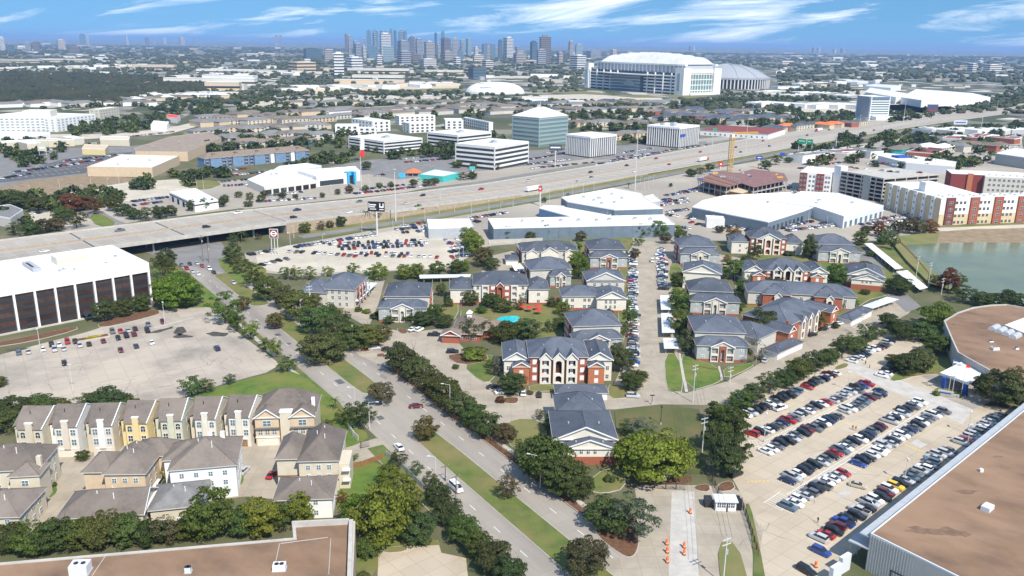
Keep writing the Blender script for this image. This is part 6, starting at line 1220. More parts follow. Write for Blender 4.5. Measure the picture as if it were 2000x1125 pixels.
# mass of woodland between and beyond: uncounted crowns
def blob_mesh(n=3, seed=0):
    bm = bmesh.new(); bmesh.ops.create_icosphere(bm, subdivisions=1, radius=1); r = random.Random(seed)
    vs = [(v.co*r.uniform(.75, 1.2)) for v in bm.verts]; fs = [[v.index for v in f.verts] for f in bm.faces]; bm.free(); return np.array([tuple(v) for v in vs]), np.array(fs)
BL = [blob_mesh(seed=i) for i in range(6)]
def mass(name, pts, label, mat='far_trees', cat='woodland'):
    V = []; Fc = []; o = 0
    for (x, y, z, sx, sz) in pts:
        v, f = BL[int(RNG.integers(0, 6))]; q = RNG.uniform(0, 6.28); c_, s_ = math.cos(q), math.sin(q)
        w_ = np.stack([(v[:, 0]*c_-v[:, 1]*s_)*sx+x, (v[:, 0]*s_+v[:, 1]*c_)*sx+y, v[:, 2]*sz+z], 1); V.append(w_); Fc.append(f+o); o += len(v)
    V = np.concatenate(V); Fc = np.concatenate(Fc); me = bpy.data.meshes.new(name)
    me.vertices.add(len(V)); me.vertices.foreach_set('co', V.ravel()); me.loops.add(Fc.size); me.loops.foreach_set('vertex_index', Fc.ravel().astype(np.int32)); me.polygons.add(len(Fc)); me.polygons.foreach_set('loop_start', np.arange(0, Fc.size, 3, dtype=np.int32)); me.polygons.foreach_set('loop_total', np.full(len(Fc), 3, dtype=np.int32))
    me.materials.append(MATS[mat]); me.update(); me.validate(); ob = link(name, me); tag(ob, label, cat); ob['kind'] = 'stuff'; return ob
def inpoly(x, y, poly):
    c_ = False; n = len(poly)
    for i in range(n):
        x1, y1 = poly[i]; x2, y2 = poly[i-1]
        if (y1 > y) != (y2 > y) and x < (x2-x1)*(y-y1)/(y2-y1)+x1: c_ = not c_
    return c_
OPEN = [[(455, 200), (700, 186), (880, 186), (960, 188), (960, 195), (700, 202), (500, 208)], [(1030, 182), (1140, 178), (1300, 186), (1310, 200), (1200, 200), (1060, 196)], [(1540, 208), (1590, 197), (1680, 199), (1870, 203), (1880, 213), (1790, 224), (1560, 221)], [(900, 186), (905, 150), (1035, 150), (1035, 186)], [(1130, 205), (1140, 128), (1400, 128), (1520, 134), (1520, 178), (1410, 192)], [(1660, 240), (1660, 160), (1960, 160), (1960, 196), (1760, 240)], [(640, 165), (900, 165), (900, 178), (640, 178)], [(0, 262), (0, 205), (240, 205), (240, 250), (110, 276)]]
pts = []
for k in range(11500):                        # far canopy, growing coarser with distance
    y = 99+RNG.random()**1.6*112; x = RNG.uniform(-60, 2060); yy = y+(x-1000)*.0125
    if any(inpoly(x, yy, q) for q in OPEN): continue
    dens = .25+.75*(math.sin(x*.021+yy*.31)*math.sin(x*.0083-yy*.17)+math.sin(yy*.5+x*.004)*.6 > -.35)
    if RNG.random() > dens: continue
    g = P(x, yy); sc = mpp(x, yy); s_ = RNG.uniform(4.5, 8)*(1+max(0, sc-1.3)*.85); pts.append((g.x, g.y, s_*.45 if s_ < 12 else 3.5, s_, min(s_*.75, RNG.uniform(6, 9))))
mass('far_woodland', pts, 'hazy dark green tree canopy spreading to the horizon')
pts = []
WOOD = [(0, 140), (250, 150), (340, 158), (400, 168), (400, 182), (330, 182), (230, 200), (240, 206), (0, 206)]
for k in range(2600):
    x, y = RNG.uniform(0, 405), RNG.uniform(140, 208)
    if inpoly(x, y, WOOD): g = P(x, y); s_ = RNG.uniform(5, 12); pts.append((g.x, g.y, 5, s_, RNG.uniform(5, 11)))
mass('dark_wood', pts, 'dense dark wood filling the left middle distance', 'dark_wood')
# =============== cars ===============
def loft(mb, secs, m):                        # sections: (x, halfwidth_bottom, halfwidth_top, z0, z1)
    i0 = len(mb.v); k = mb.mi(m)
    for (x, hb, ht, z0, z1) in secs:
        zm = z0+(z1-z0)*.6; mb.v += [(x, -hb, z0), (x, hb, z0), (x, hb, zm), (x, ht, z1), (x, -ht, z1), (x, -hb, zm)]
    n = len(secs)
    for s in range(n-1):
        a, b = i0+s*6, i0+(s+1)*6
        for q in range(6): r = (q+1) % 6; mb.f.append((a+q, b+q, b+r, a+r)); mb.m.append(k)
    mb.f.append(tuple(i0+q for q in range(6))); mb.m.append(k); e = i0+(n-1)*6; mb.f.append(tuple(e+q for q in reversed(range(6)))); mb.m.append(k)
def car_proto(kind):
    b = MB(); g = MB()
    if kind == 'sedan':
        L_, H_ = 4.75, 1.45; loft(b, [(-2.37, .72, .62, .38, .80), (-2.2, .86, .76, .25, .96), (-1.3, .91, .80, .22, .98), (.7, .91, .80, .22, .98), (1.9, .88, .74, .25, .86), (2.37, .70, .60, .35, .68)], 'car_paint')
        cab = [(-1.75, .74, .70, .92, 1.0), (-1.0, .78, .62, .92, 1.40), (.15, .78, .62, .92, 1.42), (1.05, .76, .72, .92, 1.0)]; rf = (-1.02, .2, .60, 1.40)
    elif kind == 'suv':
        L_, H_ = 4.7, 1.72; loft(b, [(-2.35, .80, .74, .42, 1.05), (-2.2, .93, .84, .30, 1.12), (-1.2, .95, .86, .28, 1.14), (.9, .95, .86, .28, 1.12), (2.0, .92, .80, .30, 1.02), (2.35, .76, .68, .4, .85)], 'car_paint')
        cab = [(-2.25, .82, .78, 1.08, 1.14), (-1.95, .84, .70, 1.08, 1.66), (.25, .84, .70, 1.08, 1.70), (1.1, .82, .78, 1.08, 1.14)]; rf = (-2.0, .3, .68, 1.67)
    elif kind == 'hatch':
        L_, H_ = 4.1, 1.5; loft(b, [(-2.05, .78, .70, .38, .95), (-1.9, .87, .78, .25, 1.0), (-.9, .90, .8, .22, 1.0), (.7, .90, .80, .22, .98), (1.7, .86, .74, .25, .86), (2.05, .70, .60, .35, .70)], 'car_paint')
        cab = [(-1.95, .76, .72, .94, 1.0), (-1.6, .78, .64, .94, 1.44), (.2, .78, .64, .94, 1.47), (1.0, .76, .72, .94, 1.0)]; rf = (-1.6, .25, .62, 1.45)
    elif kind == 'pickup':
        L_, H_ = 5.6, 1.85; loft(b, [(-2.8, .9, .86, .5, 1.10), (-2.7, .97, .92, .38, 1.14), (-.7, .97, .92, .35, 1.14), (.5, .97, .88, .35, 1.16), (2.3, .95, .84, .36, 1.12), (2.8, .82, .74, .45, .98)], 'car_paint')
        cab = [(-.95, .86, .78, 1.10, 1.5), (-.8, .86, .74, 1.10, 1.80), (.75, .86, .74, 1.10, 1.82), (1.45, .84, .8, 1.10, 1.18)]; rf = (-.85, .8, .72, 1.80); b.box(-2.65, -1.0, -.74, .74, 1.13, 1.16, 'tyre')
    else:
        L_, H_ = 5.2, 2.0; loft(b, [(-2.6, .9, .84, .45, 1.2), (-2.5, .97, .9, .32, 1.25), (.9, .97, .9, .3, 1.25), (2.2, .94, .8, .32, 1.1), (2.6, .8, .7, .42, .9)], 'car_paint')
        cab = [(-2.5, .9, .84, 1.2, 1.3), (-2.35, .9, .78, 1.2, 1.95), (.6, .9, .78, 1.2, 1.97), (1.7, .86, .8, 1.18, 1.24)]; rf = (-2.4, .7, .76, 1.96)
    loft(g, cab, 'car_glass')
    b.box(rf[0], rf[1], -rf[2], rf[2], rf[3]-.02, rf[3]+.05, 'car_paint')
    for s in (-1, 1):
        b.box(L_/2-.16, L_/2-.03, s*.56-.16, s*.56+.16, .60, .74, 'blind'); b.box(-L_/2+.01, -L_/2+.16, s*.6-.14, s*.6+.14, .68, .86, 'red')
        b.tube((cab[0][0]*.9, s*.70, 1.0), (rf[0], s*.61, rf[3]), .045, 3, 'car_paint'); b.tube((cab[-1][0], s*.70, 1.0), (rf[1], s*.61, rf[3]), .045, 3, 'car_paint'); b.box(-.1, .02, s*(rf[2]+.09)-.03, s*(rf[2]+.09)+.03, 1.0, rf[3], 'car_paint')
    r = .36 if kind in ('suv', 'pickup', 'van') else .33; wm = MB(); n = 12
    for s in (0, 1):
        wm.v += [(r*math.cos(math.tau*q/n), (-.11, .11)[s], r*math.sin(math.tau*q/n)) for q in range(n)]
    k = wm.mi('tyre'); k2 = wm.mi('metal_pale')
    for q in range(n): e = (q+1) % n; wm.f.append((q, e, n+e, n+q)); wm.m.append(k)
    wm.f.append(tuple(range(n))); wm.m.append(k); wm.f.append(tuple(range(2*n-1, n-1, -1))); wm.m.append(k)
    for y in (-.115, .115): wm.face([(r*.6*math.cos(math.tau*q/8), y, r*.6*math.sin(math.tau*q/8)) for q in range(8)], 'metal_pale')
    return dict(body=b.mesh('body'), glass=g.mesh('windows'), wheel=wm.mesh('wheel'), wx=L_*.30, wy=.80, r=r)
CARS = {k: car_proto(k) for k in ('sedan', 'suv', 'hatch', 'pickup', 'van')}
CC = {'k': ('black', (.012, .012, .014)), 'w': ('white', (.80, .80, .79)), 's': ('silver', (.46, .47, .48)), 'g': ('grey', (.13, .135, .145)), 'r': ('red', (.36, .015, .02)), 'b': ('blue', (.02, .055, .25)), 'n': ('navy', (.015, .025, .075)), 'm': ('maroon', (.12, .012, .018)), 'y': ('yellow', (.80, .50, .02)), 't': ('tan', (.44, .38, .28)), 'c': ('slate blue', (.10, .15, .20))}
KN = {'sedan': 'sedan', 'suv': 'SUV', 'hatch': 'hatchback', 'pickup': 'pickup truck', 'van': 'van'}
CPAL = 'kkkkwwwwwwsssssggggggrnbcmt'
NCAR = [0]
def car(x, y, rz, col, kind, label, group, z=.075, parts=True):
    NCAR[0] += 1; p = CARS[kind]; t = thing('parked_car' if 'parked' in label else 'car', label, 'car', (x, y, z), rz, group); c = CC[col][1]
    link('body', p['body'], t, color=c); link('windows', p['glass'], t)
    for sx in (-1, 1):
        for sy in (-1, 1): link('wheel', p['wheel'], t, (sx*p['wx'], sy*p['wy'], p['r']))
    return t
crng = random.Random(11)
def crow(desc, p0, p1, head, cols='', gaps=(), n=None, spacing=2.75, frm='left', flip=.5, jit=.12):
    """a row of parked cars between two photo pixels; head: heading of the cars"""
    a, b = P(*p0), P(*p1); Ln = (b-a).length; n = n or int(Ln/spacing)+1; k = 0
    for i in range(n):
        if i in gaps: continue
        q = a.lerp(b, i/max(1, n-1)); col = cols[i] if i < len(cols) and cols[i] != '.' else crng.choice(CPAL)
        kind = crng.choice(('sedan', 'sedan', 'sedan', 'suv', 'suv', 'suv', 'hatch', 'pickup')); k += 1
        hd = R_(head)+(math.pi if crng.random() < flip else 0)+crng.gauss(0, .035); off = crng.gauss(0, .42)
        car(q.x+math.cos(R_(head))*off, q.y+math.sin(R_(head))*off, hd, col, kind, '%s %s parked %s from the %s %s' % (CC[col][0], KN[kind], ORD[k-1], frm, desc), 'cars parked '+desc)
LOTH = -48
crow('in the row under the trees', (1456, 814), (1628, 731), LOTH+1, 'wskkkwgkkkgcrrkkgks', gaps=(12,))
crow('in the double row, rear half', (1474, 852), (1694, 753), LOTH+1, 'rkwkgnrgskwgkwrsgs', flip=.2)
crow('in the double row, front half', (1497, 886), (1724, 768), LOTH+1, 'wwgkksgkmgkwnkgksw', flip=.2, gaps=(15,))
crow('in the wide double row, rear half', (1540, 943), (1798, 789), LOTH+1, 'nswkkksgkrcwgkwkng', flip=.2, gaps=(20,))
crow('in the wide double row, front half', (1538, 993), (1837, 805), LOTH+1, 'cwwsgkgwwsr..bkkwwwsskwwg', flip=.2, gaps=(11, 12))
crow('in the row along the brown warehouse', (1602, 1056), (1955, 814), LOTH+1, 'srkmbkkskswkmwykscgswgcs', gaps=(27, 28))
crow('beside the hall trees', (1662, 707), (1738, 669), LOTH+3, 'wswnkswwmkgs'); crow('in front of the hall', (1722, 736), (1750, 714), LOTH+3, 'wwkkg')
crow('on the left of the main drive', (1236, 492), (1236, 716), -6, 'k.b.wgwssbw.gksswss.bsrs', gaps=(7, 11, 12), frm='top', spacing=3.0)
crow('on the right of the main drive', (1291, 488), (1295, 566), -6, 'gwssgwbwwrws', frm='top', spacing=3.0)
crow('at the foot of the main drive', (1238, 752), (1236, 776), -6, 'ws', n=2, frm='top')
def solo(px, py, head, col, kind, label, z=.075, group=None): g = P(px, py, z); car(g.x, g.y, R_(head), col, kind, label, group, z=z)
solo(1524, 800, 35, 'w', 'pickup', 'white pickup truck driving between the car park rows'); solo(1675, 951, -30, 't', 'sedan', 'tan sedan crossing the car park aisle'); solo(1603, 1081, LOTH, 'b', 'suv', 'blue SUV parked nearest the loading canopy'); solo(1574, 1118, LOTH-5, 'k', 'suv', 'black SUV parked at the bottom edge beside the warehouse'); solo(1437, 929, 35, 'k', 'suv', 'black SUV parked under the tree at the car park corner')
for (px, py, col, kind) in ((37, 691, 'c', 'suv'), (56, 689, 's', 'sedan'), (84, 684, 'w', 'sedan'), (101, 675, 'k', 'suv'), (107, 685, 's', 'suv'), (116, 676, 'w', 'sedan'), (125, 683, 's', 'sedan'), (132, 670, 'r', 'suv'), (147, 669, 'k', 'sedan'), (156, 677, 's', 'hatch'), (174, 674, 'k', 'sedan'), (202, 668, 'm', 'sedan'), (220, 650, 'g', 'suv'), (236, 649, 'r', 'sedan'), (250, 647, 's', 'sedan'), (264, 644, 'k', 'sedan'), (231, 662, 'k', 'sedan'), (247, 658, 'k', 'suv'), (262, 655, 'm', 'suv'), (290, 636, 'g', 'sedan'), (288, 648, 'k', 'suv'), (318, 631, 'm', 'hatch'), (236, 686, 'm', 'sedan'), (266, 678, 'n', 'sedan'), (296, 671, 'w', 'sedan'), (424, 683, 'n', 'suv'), (126, 711, 'k', 'sedan')):
    if px == 37: q = {}
    key = (col, kind); q[key] = q.get(key, 0)+1
    solo(px, py, 122+crng.choice((0, 180)), col, kind, '%s %s parked in the office lot, %s such car from the left' % (CC[col][0], KN[kind], ORD[q[key]-1]), group='cars in the office lot')
for i, (px, py, col, kind) in enumerate(((355, 519, 'c', 'sedan'), (371, 517, 'k', 'sedan'), (385, 516, 's', 'sedan'), (395, 521, 'r', 'sedan'), (365, 526, 'r', 'suv'), (376, 532, 's', 'sedan'), (387, 537, 'w', 'sedan'), (409, 527, 'w', 'suv'), (418, 534, 'k', 'sedan'), (456, 554, 's', 'sedan'))):
    solo(px, py, -58, col, kind, '%s %s queueing at the underpass, %s car in the queue' % (CC[col][0], KN[kind], ORD[i]), group='cars queueing at the underpass')
solo(813, 796, 10, 'm', 'sedan', 'maroon sedan crossing the boulevard at the median gap'); solo(891, 956, -58, 'w', 'van', 'white van driving down the left carriageway'); solo(779, 876, 120, 'w', 'sedan', 'white sedan waiting beside the court gate')
for (px, py, h, col, kind, w_) in ((731, 682, 15, 's', 'sedan', 'silver sedan parked at the complex entrance kerb'), (757, 684, 15, 'k', 'sedan', 'black sedan parked under the entrance trees'), (806, 645, 60, 'w', 'sedan', 'white sedan parked left of its white neighbour before the clubhouse'), (819, 646, 60, 'w', 'suv', 'white SUV parked nearest the clubhouse steps'), (849, 656, 0, 'k', 'pickup', 'black pickup parked beside the clubhouse'), (884, 689, 5, 'k', 'suv', 'black SUV parked below the clubhouse shrubs'), (963, 758, 20, 'k', 'sedan', 'black sedan parked under the tree left of the gabled block'), (979, 768, 20, 'w', 'sedan', 'white sedan parked under the tree left of the gabled block'), (1022, 770, 88, 'w', 'suv', 'white SUV parked before the gabled block'), (1053, 773, 88, 'k', 'sedan', 'black sedan parked beside the slate roofed garage'),
                          (1586, 656, 25, 'k', 'suv', 'black SUV parked beside the brick gable'), (1608, 645, 25, 'k', 'sedan', 'black sedan parked near the eastern garage'), (1622, 639, 25, 's', 'suv', 'silver SUV parked near the eastern garage'), (1638, 634, 25, 'w', 'sedan', 'white sedan parked touching the eastern garage corner'), (1484, 700, 60, 'k', 'suv', 'black SUV parked behind the bare tree'), (1494, 706, 60, 's', 'sedan', 'silver sedan parked behind the bare tree'), (477, 922, 80, 's', 'sedan', 'silver sedan parked in the townhouse court'), (531, 930, 80, 'r', 'sedan', 'red sedan parked beside the cream court house'), (60, 1020, 80, 'n', 'suv', 'navy SUV parked between the lower left houses'), (1274, 511, 82, 'w', 'van', 'white van driving up the main drive')):
    solo(px, py, h, col, kind, w_)
# traffic on the freeway
FWC = [(.62, 9), (.95, -8), (1.12, 16), (1.45, -12), (1.75, 9), (1.98, -20), (2.2, 13), (2.35, -9), (2.6, 16), (2.9, -16), (3.1, 9), (3.35, -12), (3.8, -9), (4.05, 13), (4.2, -16), (4.35, 16), (4.5, 9), (4.62, -9), (4.8, 16), (4.95, -12), (5.1, 13), (5.2, -20), (5.35, 9), (5.5, -16), (5.62, 16), (5.75, -9), (5.9, 13), (6.05, -18), (6.2, 20), (6.35, -10), (6.5, 14), (6.62, -22), (6.75, 24), (6.85, -14), (6.95, 10)]
for i, (s_, of) in enumerate(FWC):
    x, y, z = fw_pt(s_, of, .02); x2, y2, z2 = fw_pt(s_+.02, of); hd = math.atan2(y2-y, x2-x)+(0 if of > 0 else math.pi); col = crng.choice('wwkgssrnk'); kind = crng.choice(('sedan', 'suv', 'suv', 'pickup', 'hatch'))
    car(x, y, hd, col, kind, '%s %s driving on the freeway, %s vehicle from the left' % (CC[col][0], KN[kind], ORD[i]), 'cars on the freeway', z)
def semi(s_, of, lab, cabm, box='roof_white'):
    x, y, z = fw_pt(s_, of, .02); x2, y2, _ = fw_pt(s_+.02, of); t = thing('semi_truck', lab, 'truck', (x, y, z), math.atan2(y2-y, x2-x)+(0 if of > 0 else math.pi))
    MB().box(-9, 6.2, -1.3, 1.3, 1.15, 4.1, box).build('trailer', t); c_ = MB(); c_.box(6.8, 9.0, -1.2, 1.2, .9, 3.6, cabm); c_.box(9.0, 10.8, -1.05, 1.05, .8, 2.1, cabm); c_.build('cab', t); MB().box(8.9, 9.06, -1.05, 1.05, 2.3, 3.2, 'car_glass').build('windscreen', t)
    for xx in (-8, -6.8, 5, 7.4, 10):
        for yy in (-1.1, 1.1): link('wheel', CARS['van']['wheel'], t, (xx, yy, .5), scale=(1.4, 1.6, 1.4))
semi(4.02, 20, 'semi truck with long white trailer and green cab on the freeway', 'teal'); semi(5.28, 22, 'white box truck with red cab on the freeway', 'red'); semi(6.55, -26, 'distant white trailer truck on the far side of the freeway', 'red')
# cars beyond the largest 300: dealer lots and shopping car parks, one mass
PARK = [((640, 478), (835, 470), 26), ((668, 488), (828, 480), 24), ((690, 496), (800, 497), 16), ((575, 484), (735, 460), 24), ((765, 457), (830, 452), 14), ((870, 476), (905, 478), 6), ((875, 494), (912, 488), 7), ((878, 503), (915, 500), 8), ((480, 500), (535, 490), 5), ((780, 445), (830, 436), 12), ((915, 428), (990, 416), 22), ((925, 433), (945, 436), 6), ((1060, 460), (1190, 458), 16), ((1265, 396), (1310, 390), 14), ((1275, 404), (1345, 395), 16), ((1290, 384), (1400, 368), 26), ((1320, 378), (1395, 362), 20), ((1300, 415), (1345, 410), 14), ((1300, 420), (1372, 432), 20), ((1330, 432), (1365, 440), 10), ((1395, 448), (1440, 444), 8), ((1425, 436), (1490, 444), 14), ((1520, 448), (1590, 432), 22), ((1535, 452), (1640, 440), 26), ((1600, 440), (1640, 430), 12), ((1660, 430), (1720, 412), 18), ((1680, 440), (1790, 428), 28), ((1700, 432), (1790, 418), 24), ((1740, 424), (1800, 432), 16), ((1690, 446), (1760, 444), 14), ((1450, 402), (1530, 392), 10),
        ((520, 385), (590, 376), 12), ((500, 395), (620, 388), 18), ((430, 356), (500, 350), 16), ((435, 364), (505, 360), 14), ((440, 345), (520, 336), 16), ((690, 380), (850, 362), 26), ((700, 372), (790, 362), 10), ((730, 345), (750, 342), 6), ((780, 312), (900, 302), 26), ((790, 318), (905, 308), 26), ((1035, 312), (1105, 300), 26), ((1030, 322), (1110, 312), 22), ((1035, 330), (1160, 318), 22), ((1210, 300), (1275, 290), 22), ((1205, 308), (1300, 297), 22), ((1160, 322), (1250, 310), 16), ((1300, 295), (1380, 284), 16), ((560, 322), (660, 318), 20), ((610, 310), (690, 300), 12), ((400, 338), (480, 330), 14), ((240, 405), (320, 395), 12), ((255, 395), (330, 386), 10), ((60, 420), (110, 410), 6), ((0, 350), (60, 340), 6), ((160, 282), (250, 276), 16), ((250, 268), (340, 258), 18), ((10, 300), (110, 292), 8), ((1560, 330), (1640, 318), 20), ((1570, 322), (1640, 310), 18), ((1640, 312), (1700, 306), 12), ((1700, 292), (1780, 292), 14), ((1850, 312), (1940, 314), 20), ((1880, 300), (1940, 304), 16), ((1860, 340), (1900, 336), 16), ((1865, 346), (1905, 342), 14), ((1860, 285), (1990, 272), 34), ((1880, 278), (1990, 262), 30), ((1900, 270), (1990, 252), 24), ((1690, 320), (1760, 322), 10), ((1440, 268), (1500, 262), 8), ((655, 483), (835, 475), 30), ((560, 492), (700, 502), 9), ((880, 486), (914, 482), 8), ((868, 470), (905, 467), 9), ((505, 520), (565, 506), 4), ((770, 450), (835, 444), 14), ((710, 500), (860, 503), 12), ((1540, 362), (1556, 380), 10), ((1500, 372), (1540, 366), 10), ((1860, 330), (1900, 326), 16), ((1620, 306), (1700, 302), 18), ((1310, 444), (1360, 448), 14), ((1400, 440), (1470, 452), 18), ((1720, 300), (1860, 306), 26), ((1760, 282), (1900, 280), 26), ((1880, 290), (1990, 286), 28), ((1580, 312), (1700, 296), 26), ((1600, 300), (1700, 286), 22), ((1780, 270), (1960, 256), 36), ((20, 338), (160, 320), 18), ((60, 332), (200, 312), 14), ((120, 316), (240, 302), 12), ((420, 346), (470, 338), 12), ((620, 322), (700, 312), 16), ((1290, 398), (1340, 388), 16), ((1385, 372), (1440, 382), 10), ((1070, 300), (1100, 292), 12), ((820, 300), (905, 292), 16), ((1180, 316), (1290, 302), 22)]
pm = MB(); cr = random.Random(5); cmats = ['carm_w', 'carm_w', 'carm_s', 'carm_g', 'carm_k', 'carm_k', 'carm_r', 'carm_b']
for nme, c in (('carm_w', (.78, .78, .77)), ('carm_s', (.45, .46, .47)), ('carm_g', (.14, .14, .15)), ('carm_k', (.015, .015, .018)), ('carm_r', (.33, .02, .02)), ('carm_b', (.03, .06, .22))): M(nme, c, .35, spec=.5)
def lowcar(x, y, a, m, z=.09):
    ca, sa = math.cos(a), math.sin(a); i = len(pm.v)
    for (L0, L1, w0, w1, z0, z1, mt) in ((-2.3, 2.3, .9, .86, .25, .92, m), (-1.7, 1.0, .82, .66, .92, 1.38, 'car_glass')):
        j = len(pm.v); s_ = .72 if mt == 'car_glass' else .97
        for (xx, yy, zz) in ((L0, -w0, z0), (L1, -w0, z0), (L1, w0, z0), (L0, w0, z0), (L0*s_, -w1, z1), (L1*s_*.6 if mt == 'car_glass' else L1*s_, -w1, z1), (L1*s_*.6 if mt == 'car_glass' else L1*s_, w1, z1), (L0*s_, w1, z1)): pm.v.append((x+xx*ca-yy*sa, y+xx*sa+yy*ca, z+zz))
        for qn, q in enumerate(((4, 5, 6, 7), (0, 1, 5, 4), (1, 2, 6, 5), (2, 3, 7, 6), (3, 0, 4, 7))): pm.f.append(tuple(j+v_ for v_ in q)); pm.m.append(pm.mi(m if qn == 0 else mt))
for p0, p1, n_ in PARK:
    a, b = P(*p0), P(*p1); d = b-a; n_ = max(n_, int(d.length/3.4)) if d.length < 130 else n_
    n_ = min(n_, int(d.length/2.7)); hd = math.atan2(d.y, d.x)+math.pi/2
    for i in range(n_):
        if cr.random() < .12: continue
        q = a.lerp(b, (i+.5)/n_); lowcar(q.x+cr.gauss(0, .4), q.y+cr.gauss(0, .4), hd+cr.gauss(0, .08)+cr.choice((0, math.pi)), cr.choice(cmats))
for (px, py) in ((1672, 330), (1690, 331), (1662, 328), (1722, 334), (1738, 336), (1752, 337), (1796, 338), (1700, 322), (1712, 321), (1724, 320), (1736, 321), (1748, 323)):
    tg = bpy.data.objects['parking_garage']; zg = max(c.z for ch in tg.children if ch.name.startswith('deck') for c in [Vector(v) for v in ch.bound_box]); q = P(px, py, zg); lowcar(q.x, q.y, R_(40)+cr.choice((0, 1.57)), cr.choice(cmats), zg+.02)
pmo = pm.build('parked_cars'); tag(pmo, 'many small cars filling the dealer lots and shopping car parks', 'cars', kind='stuff')
# =============== trees ===============
def leaf_mesh(name, kind, seed, clumps, per, leaf, flat=.8, shell=.55, base=.18, cr=.30):
    r = np.random.default_rng(seed); P_ = []; Nn = []
    C_ = []
    while len(C_) < clumps:
        p = r.normal(size=3); p /= np.linalg.norm(p); p *= r.uniform(shell, 1.0)**.6*(1-cr*.6)
        if p[2] < -.62: continue
        if kind == 'cone': 
            f = (p[2]+.62)/1.62; p[0] *= max(.12, 1.15-f); p[1] *= max(.12, 1.15-f)
        C_.append(p)
    for c in C_:
        n = r.normal(size=(per, 3)); n /= np.linalg.norm(n, axis=1)[:, None]; n[:, 2] = np.abs(n[:, 2])*.9+n[:, 2]*.1; rad = cr*r.uniform(.7, 1.15)*(.75 if kind == 'cone' else 1)
        q = c+n*rad*r.uniform(.75, 1.05, (per, 1))*np.array([1, 1, .8]); P_.append(q); Nn.append(n*.8+c*.5+r.normal(size=(per, 3))*.45)
    P_ = np.concatenate(P_); Nn = np.concatenate(Nn); Nn /= np.linalg.norm(Nn, axis=1)[:, None]
    P_[:, 2] = (P_[:, 2]+.62)/1.5*flat*1.5*.95+base
    t1 = np.cross(Nn, r.normal(size=Nn.shape)); t1 /= np.linalg.norm(t1, axis=1)[:, None]; t2 = np.cross(Nn, t1); s = leaf*r.uniform(.6, 1.3, (len(P_), 1))
    V = np.stack([P_-t1*s-t2*s*.6, P_+t1*s-t2*s*.6, P_+t1*s*.7+t2*s*.7, P_-t1*s*.7+t2*s*.7], 1)
    # fold the leaf cluster slightly so that it is not a flat card
    V[:, 1] += Nn*s*.25; V[:, 3] -= Nn*s*.2
    V = V.reshape(-1, 3); return V, len(P_)
def quads_to_mesh(name, V, nq, mats, mi=None):
    me = bpy.data.meshes.new(name); me.vertices.add(len(V)); me.vertices.foreach_set('co', V.astype(np.float32).ravel()); me.loops.add(nq*4); me.loops.foreach_set('vertex_index', np.arange(nq*4, dtype=np.int32)); me.polygons.add(nq); me.polygons.foreach_set('loop_start', np.arange(0, nq*4, 4, dtype=np.int32)); me.polygons.foreach_set('loop_total', np.full(nq, 4, dtype=np.int32))
    for m in mats: me.materials.append(MATS[m])
    me.update(); return me
def trunk_mesh(kind, seed, h=1.0):
    r = random.Random(seed); mb = MB(); m = 'bare_bark' if kind == 'bare' else 'bark'
    if kind == 'cone': mb.tube((0, 0, 0), (0, 0, 1.3), .05, 6, m, .01); return mb.mesh('trunk')
    zt = .30 if kind != 'bare' else .45; mb.tube((0, 0, -.02), (r.uniform(-.03, .03), 0, zt), .052, 7, m, .040)
    for i in range(6 if kind != 'bare' else 11):
        a = i*1.047+r.uniform(-.3, .3); rr = r.uniform(.4, .75); p = Vector((0, 0, zt*r.uniform(.8, 1.05))); q = Vector((rr*.5*math.cos(a), rr*.5*math.sin(a), zt+.28)); e = Vector((rr*math.cos(a), rr*math.sin(a), r.uniform(.65, 1.0)*(1.15 if kind == 'bare' else 1)))
        mb.tube(p, q, .028, 5, m, .018); mb.tube(q, e, .018, 4, m, .006)
        for k in range(5 if kind == 'bare' else 2):
            f = r.uniform(.2, .9); s = q.lerp(e, f); mb.tube(s, s+Vector((r.uniform(-.25, .25), r.uniform(-.25, .25), r.uniform(.12, .35))), .009, 3, m, .002)
    return mb.mesh('trunk')
TP = {}
for kind, nvar, spec in (('oak', 6, dict(clumps=92, per=84, leaf=.030, flat=.66, base=.18, cr=.22, shell=.3)), ('round', 4, dict(clumps=84, per=78, leaf=.032, flat=.90, base=.22, cr=.21, shell=.3)), ('airy', 4, dict(clumps=50, per=56, leaf=.032, flat=.85, base=.26, shell=.2, cr=.20)), ('cone', 2, dict(clumps=54, per=46, leaf=.06, flat=1.3, base=.12)), ('bush', 2, dict(clumps=34, per=46, leaf=.085, flat=.62, base=.02, cr=.36))):
    TP[kind] = []
    for i in range(nvar):
        V, n = leaf_mesh('crown', kind, 100+i*7+len(kind), **spec); TP[kind].append((quads_to_mesh('crown', V, n, ['leaves']), trunk_mesh(kind, i)))
V, n = leaf_mesh('crown', 'oak', 55, 30, 14, .035, .9, .5, .4, .2); TP['bare'] = [(quads_to_mesh('crown', V, n, ['leaves']), trunk_mesh('bare', 3))]
pm_ = MB()
for i in range(16):                             # palm fronds
    a = math.tau*i/16; el = random.uniform(-.2, .9); p = Vector((0, 0, 1.0))
    for k in range(4):
        q = p+Vector((math.cos(a)*.22, math.sin(a)*.22, (el-.42*k)*.2)); sdv = Vector((-math.sin(a), math.cos(a), 0))*(.09-.017*k)
        pm_.face([p-sdv, p+sdv, q+sdv*.85-Vector((0, 0, .03)), q-sdv*.85-Vector((0, 0, .03))], 'leaves'); p = q
TP['palm'] = [(pm_.mesh('crown'), MB().tube((0, 0, -.02), (0, 0, 1.0), .055, 7, 'bark', .04).mesh('trunk'))]
